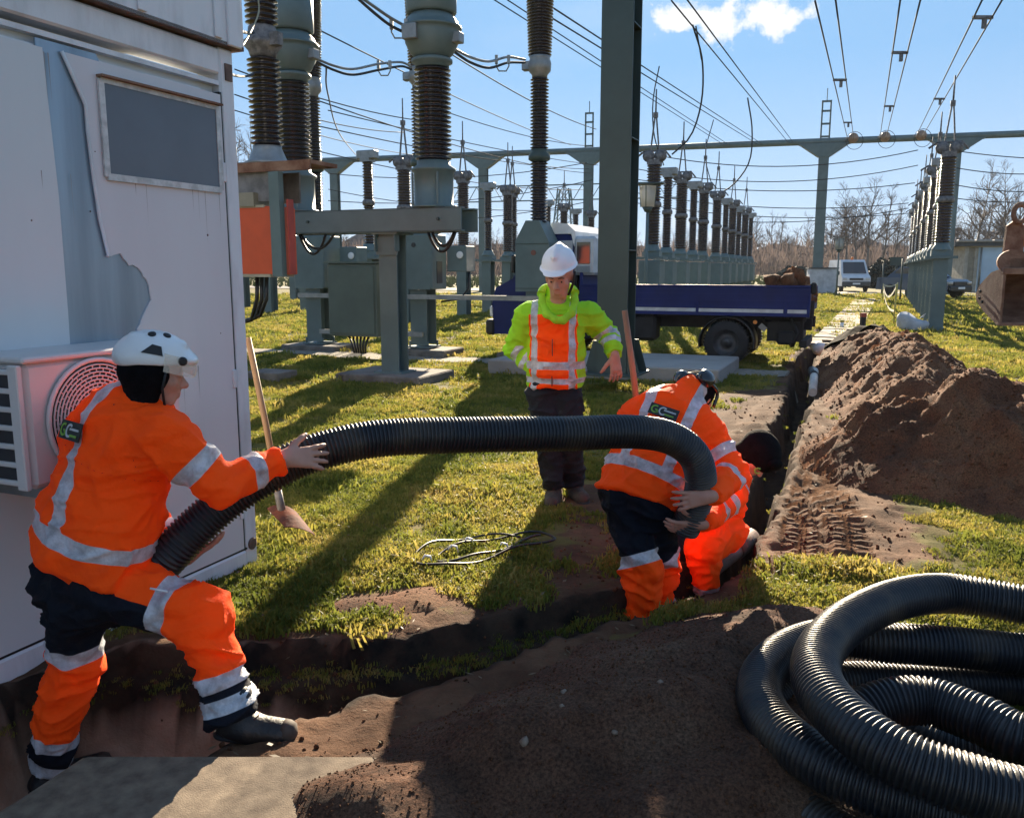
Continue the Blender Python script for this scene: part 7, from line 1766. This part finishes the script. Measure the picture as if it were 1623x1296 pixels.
cpt = H3+sp3*.36-f3*.170; patch(p3, C3-f3*.172-sp3*.02+r3*-.01, r3, sp3, -f3, .155, .062)
patch(p1, C1-fr1*.190-sp1*.0-r1*.03, r1, sp1, -fr1, .17, .07)
kn = MATS['black_knit']
be = sdf_part('beanie', [ell(X3(0, -.022, .015), (.094, .112, .104), M3, .01, clip=[(X3(0, .06, 0), X3(0, 1, .5)-X3(0, 0, 0))]), cap(X3(0, -.04, -.05), X3(0, -.045, -.09), .082, .078, .03)], .006, kn, p3, lambda X: .0015*fbm(X*30, 2, 3))
em = mat('earmuff_shell', (.012, .013, .017), .22, coat=.4)
def muff(par, c, ax, r=.048):
    o = part('ear_muff', MB().lathe([(.01, -.022), (r*.9, -.018), (r, -.008), (r, .004), (r*.92, .02), (r*.65, .032), (.008, .037)], c, 24, tuple(ax)), em, par, True); part('cushion', MB().lathe([(r*.6, -.034), (r*.96, -.032), (r*.96, -.018), (r*.6, -.016)], c, 20, tuple(ax)), black_p(), o, True); return o
ml = P(1080, 600, 4.66); mr = P(1119, 600, 4.58)
muff(p3, ml, (-.75, -.4, .5)); muff(p3, mr, (.5, -.6, .6), .052)
part('headband', MB().tube([Vector(v) for v in spline([ml+Vector((.02, .02, -.02)), X3(-.05, -.02, .125), X3(.02, -.03, .128), mr+Vector((-.0, .02, -.02))], .02)], .009, 7), em, p3, True)
part('headband', MB().tube([Vector(v) for v in spline([mr, X3(.1, .02, .03), X3(.09, .05, -.05)], .02)], .010, 7), em, p3, True)
part('goggles', MB().tube([Vector(v) for v in spline([X3(-.10, -.02, .045), X3(0, -.135, .055), X3(.10, -.02, .045)], .02)], .008, 6), mat('grey_strap', (.10, .10, .11), .5), p3, True)

# ------------------------------------------------------------------ PERSON 4: crouched deeper in the trench
p4 = thing('person', Vector((P(1130, 900, 4.75).x, 4.78, -.45)), 'worker in black cap with green emblem crouching in the trench, reaching under the pipe end', 'person')
H4 = P(1122, 836, 5.05); C4 = P(1142, 758, 5.06); N4 = P(1172, 726, 4.96); sp4 = (C4-H4).normalized()
r4 = Vector((-.75, .6, 0)).normalized(); f4 = Vector((-.35, -.75, -.5)).normalized(); f4 = (f4-sp4*f4.dot(sp4)).normalized()
sR4 = P(1128, 740, 5.14); sL4 = P(1164, 758, 4.88); eL4 = P(1158, 790, 4.52); wL4 = P(1114, 830, 4.14); eR4 = P(1108, 782, 4.98); wR4 = P(1068, 822, 4.55)
hc4 = P(1203, 722, 4.78); hf4 = Vector((.25, -.55, -.80)).normalized()
kL4 = P(1118, 868, 4.72); aL4 = P(1112, 962, 4.80); kR4 = P(1080, 880, 4.86); aR4 = P(1082, 965, 4.92)
hp, X4, M4 = head_prims(hc4, hf4, Vector((.75, -.35, .55)))
hR4, hL4 = H4+r4*.09, H4-r4*.09
bd = [cap(H4, C4, .12, .13, .03), cap(C4, hc4, .06, .055, .03), cap(sR4, sL4, .06, .06, .04)]+hp+arm_prims(sR4, eR4, wR4)+arm_prims(sL4, eL4, wL4)+[cap(hR4, kR4, .08, .055, .03), cap(kR4, aR4, .05, .035), cap(hL4, kL4, .08, .055, .03), cap(kL4, aL4, .05, .035)]
hand(bd, wL4, Vector((-.95, -.05, -.12)), Vector((-.1, .8, .6)), Vector((0, -.4, 1)), (10, 18, 16), 5, 1.1)
hand(bd, wR4, Vector((.75, -.35, -.35)), Vector((.1, -.2, 1)), Vector((0, -1, .3)), (20, 36, 28), 4, 1.08)
sdf_part('body', bd, .0055, skin(), p4)
jk = [cap(H4, H4+sp4*.16, .17, .17, .05, f4, .78), cap(H4+sp4*.14, C4, .17, .165, .05, f4, .76), cap(sR4, sL4, .084, .084, .06), cap(C4, N4, .095, .078, .04)]
jk += [cap(sR4, eR4, .086, .072, .05), cap(eR4, wR4, .070, .054, .02, clip=[(wR4, wR4-eR4)]), cap(sL4, eL4, .086, .074, .05), cap(eL4, wL4, .072, .056, .02, clip=[(wL4, wL4-eL4)])]
def sil4(X):
    tf, lf, df_ = limbfn(X, eL4, wL4); tu, lu, du = limbfn(X, sL4, eL4); tg, lg2, dg = limbfn(X, eR4, wR4)
    return np.minimum(np.maximum(np.minimum(band(tf, lf, .22, .05), band(tf, lf, .52, .05)), df_-.10), np.minimum(np.maximum(band(tu, lu, .6, .055), du-.1), np.maximum(band(tg, lg2, .5, .05), dg-.1)))
sdf_part('jacket', jk, .009, m_or, p4, folds(.009, 91, [(eL4, eL4-sL4, .14, 80)]), {'silver': sil4, 'dark': lambda X: np.full(len(X), 1.0)})
tr4 = [cap(hR4, hL4, .14, .14, .04), cap(hR4, kR4, .115, .09, .03), cap(kR4, aR4, .09, .08, .03), cap(hL4, kL4, .118, .096, .03), cap(kL4, aL4, .092, .086, .03)]
def sil4t(X):
    t, l, d = limbfn(X, kL4, aL4); t2, l2, d2 = limbfn(X, kR4, aR4); return np.where(d < d2, np.minimum(band(t, l, .60, .05), band(t, l, .86, .05)), np.minimum(band(t2, l2, .60, .05), band(t2, l2, .86, .05)))
def dk4(X):
    t, l, d = limbfn(X, kL4, aL4); t2, l2, d2 = limbfn(X, kR4, aR4); t3, l3, d3 = limbfn(X, hR4, kR4); t4, l4, d4 = limbfn(X, hL4, kL4)
    left = np.minimum(d, d4) < np.minimum(d2, d3); return np.where(left, -(t-.60)*l, -.1)
sdf_part('trousers', tr4, .009, m_or, p4, folds(.012, 101, [(kL4, aL4-kL4, .18, 65)]), {'silver': sil4t, 'dark': dk4})
boot(p4, aR4-Vector((0, 0, .0)), Vector((-.6, -.8, 0))); boot(p4, aL4-Vector((0, 0, .0)), Vector((-.5, -.85, 0)))
sdf_part('collar', [cap(N4-sp4*.0, N4+(hc4-N4)*.35, .086, .074, .02)], .007, mat('red_collar', (.60, .04, .02), .8, 0, .1, 10, .2), p4)
cp_ = sdf_part('cap', [ell(X4(0, -.020, .020), (.108, .130, .112), M4, .01, clip=[(X4(0, .0, -.045), X4(0, .25, -1)-X4(0, 0, 0))]), cap(X4(0, -.03, -.05), X4(0, -.04, -.08), .086, .08, .03)], .006, kn, p4, lambda X: .0015*fbm(X*30, 2, 3))
sdf_part('ear_flap', [ell(X4(0, .085, .06), (.07, .03, .045), M4, .01)], .006, kn, p4)
lg4 = P(1201, 746, 4.655); part('emblem', MB().tube([lg4+Vector((math.cos(a)*.017, 0, math.sin(a)*.015)) for a in [R(40+k*28) for k in range(11)]], .0050, 6), mat('logo_green', (.22, .45, .05), .5), cp_, True)

# ------------------------------------------------------------------ TOOLS AND LOOSE THINGS
# shovel leaning on the container corner
s_top = P(393, 535, 5.02); s_soc = P(447, 812, 5.02); sh = thing('shovel', G(465, 850), 'rusty shovel with wooden handle leaning on the container corner, blade on the grass', 'shovel')
dsh = (s_soc-s_top).normalized()
part('handle', MB().tube([s_top, s_top.lerp(s_soc, .5)+Vector((.006, 0, 0)), s_soc], [.0175, .019, .020], 12), wood(), sh, True)
part('socket', MB().tube([s_soc-dsh*.14, s_soc+dsh*.02], [.023, .026], 12), mat('shovel_steel', (.23, .20, .19), .6, .2, .2, 15), sh, True)
bl = P(424, 808, 5.02); br_ = P(498, 840, 4.92)
def blade(par, corners, m):
    A_, B_, C2_, D2 = [Vector(c) for c in corners]; n = 8; V = []; Fc = []; nr = (B_-A_).cross(D2-A_).normalized()
    for k in (0, 1):
        for j in range(n+1):
            for i in range(n+1):
                u, v = i/n, j/n; q = (A_*(1-u)+B_*u)*(1-v)+(D2*(1-u)+C2_*u)*v; V.append(q+nr*(.035*(1-(2*v-1)**2)*(1-u*.5)+.004*k))
    for k in (0, 1):
        for j in range(n):
            for i in range(n): a = k*(n+1)**2+j*(n+1)+i; Fc.append((a, a+1, a+n+2, a+n+1)[::(1 if k else -1)])
    return part('blade', MB().add(V, Fc, True), m, par, True)
rb_ = mat('rusty_blade', (.20, .060, .032), .85, 0, .2, 12, .2, 40, col2=(.08, .03, .022), spec=.2)
blade(sh, [P(423, 806, 5.06), P(452, 836, 4.84), P(500, 849, 4.84), P(470, 812, 5.06)], rb_)
# second shovel standing behind the bent man
t2_, b2_ = P(990, 492, 5.2), P(1016, 705, 5.2); sh2 = thing('shovel', Vector((b2_.x, 5.2, 0)), 'wooden shovel handle standing upright behind the bent man, in front of the steel column', 'shovel')
part('handle', MB().tube([t2_, t2_.lerp(b2_, .5)+Vector((.006, 0, 0)), b2_], [.018, .020, .020], 12), mat('orange_wood', (.40, .17, .085), .55, 0, .15, 6, .1, 50, stretch=(1, 1, .1)), sh2, True)
bb2 = b2_+(b2_-t2_).normalized()*.35; part('socket', MB().tube([b2_, bb2], [.024, .022], 10), MATS['shovel_steel'], sh2, True); blade(sh2, [bb2+Vector((-.1, 0, .1)), bb2+Vector((-.08, .02, -.16)), bb2+Vector((.08, .02, -.16)), bb2+Vector((.1, 0, .1))], rb_)
# thin black cable in loose loops on the grass
cbp = []
for (px, py) in ((825, 856), (760, 852), (700, 862), (662, 880), (655, 893), (680, 903), (730, 900), (790, 884), (850, 866), (880, 858), (840, 850), (770, 858), (712, 874), (690, 890), (730, 893), (800, 872), (856, 856)): cbp.append(G(px, py, .03))
cs = spline(cbp, .03); gzv = ground_z(cs[:, 0], cs[:, 1])[0]; cs[:, 2] = gzv+.035+.015*np.sin(np.arange(len(cs))*.37)
solo('thin_cable_loop', MB().tube([Vector(v) for v in cs], .0075, 6), mat('cable_black', (.02, .02, .022), .4), cs[0], 'thin black cable lying in loose loops on the grass behind the trench', 'cable')
for k, (px, py) in enumerate(((710, 872), (668, 888), (735, 860), (790, 868))):
    q = G(px, py, .05); mb = MB().tube([q, q+Vector((.02, 0, .03)), q+Vector((.05, .01, .02)), q+Vector((.06, .0, -.01))], [.004, .008, .008, .003], 6)
    solo('plastic_scrap', mb, white_p(), q, ('white plastic scrap in the middle of the cable loops', 'white plastic scrap at the left end of the cable loops', 'white plastic scrap behind the cable loops', 'white plastic scrap at the right of the cable loops')[k], 'scrap')
# old pipes in the trench
a, b = P(1128, 900, 4.95), P(1192, 850, 5.30); op = thing('old_pipe', (a+b)/2, 'muddy grey brown pipe stub sticking out of the trench wall beside the crouching man', 'pipe')
part('pipe', MB().tube([a, b], .058, 20), mat('clay_pipe', (.26, .20, .165), .55, 0, .15, 8, .2, 40), op, True); part('collar', MB().tube([a.lerp(b, .55), a.lerp(b, .82)], .066, 20), mat('clay_pipe_dirty', (.17, .12, .09), .8, 0, .2, 12, .3), op, True)
a, b = P(1288, 622, 11.2), P(1291, 588, 12.2); wp = thing('white_pipe', (a+b)/2, 'short pale pipe with dark joint in the far stretch of the trench', 'pipe')
part('pipe', MB().tube([a, b], .055, 16), mat('pale_pipe', (.55, .50, .45), .5, 0, .1, 8), wp, True); part('joint', MB().tube([a.lerp(b, .75), b+Vector((0, .1, .0))], .062, 16), black_p(), wp, True)
q = P(1297, 553, 15.5); solo('pale_stone', (lambda m_: (clod(m_, q, .12, 5), m_)[1])(MB()), white_p(), q, 'whitish stone at the far end of the trench', 'stone')
# turf sods along the trench lip
for k, (px, py, s_) in enumerate(((485, 1040, .06), (560, 1050, .05), (620, 1052, .05), (840, 985, .07), (905, 905, .08), (700, 1058, .05))): pass
BLOCKS = [((gp.x, gp.y), .35, .35, 7.4, 7.4)]+BL_EXTRA+[((b.x, b.y), .46, .46, .68, .68) for b in bk]+[((bpost.x, bpost.y), .5, .7, .75, .7)]
build_grass()
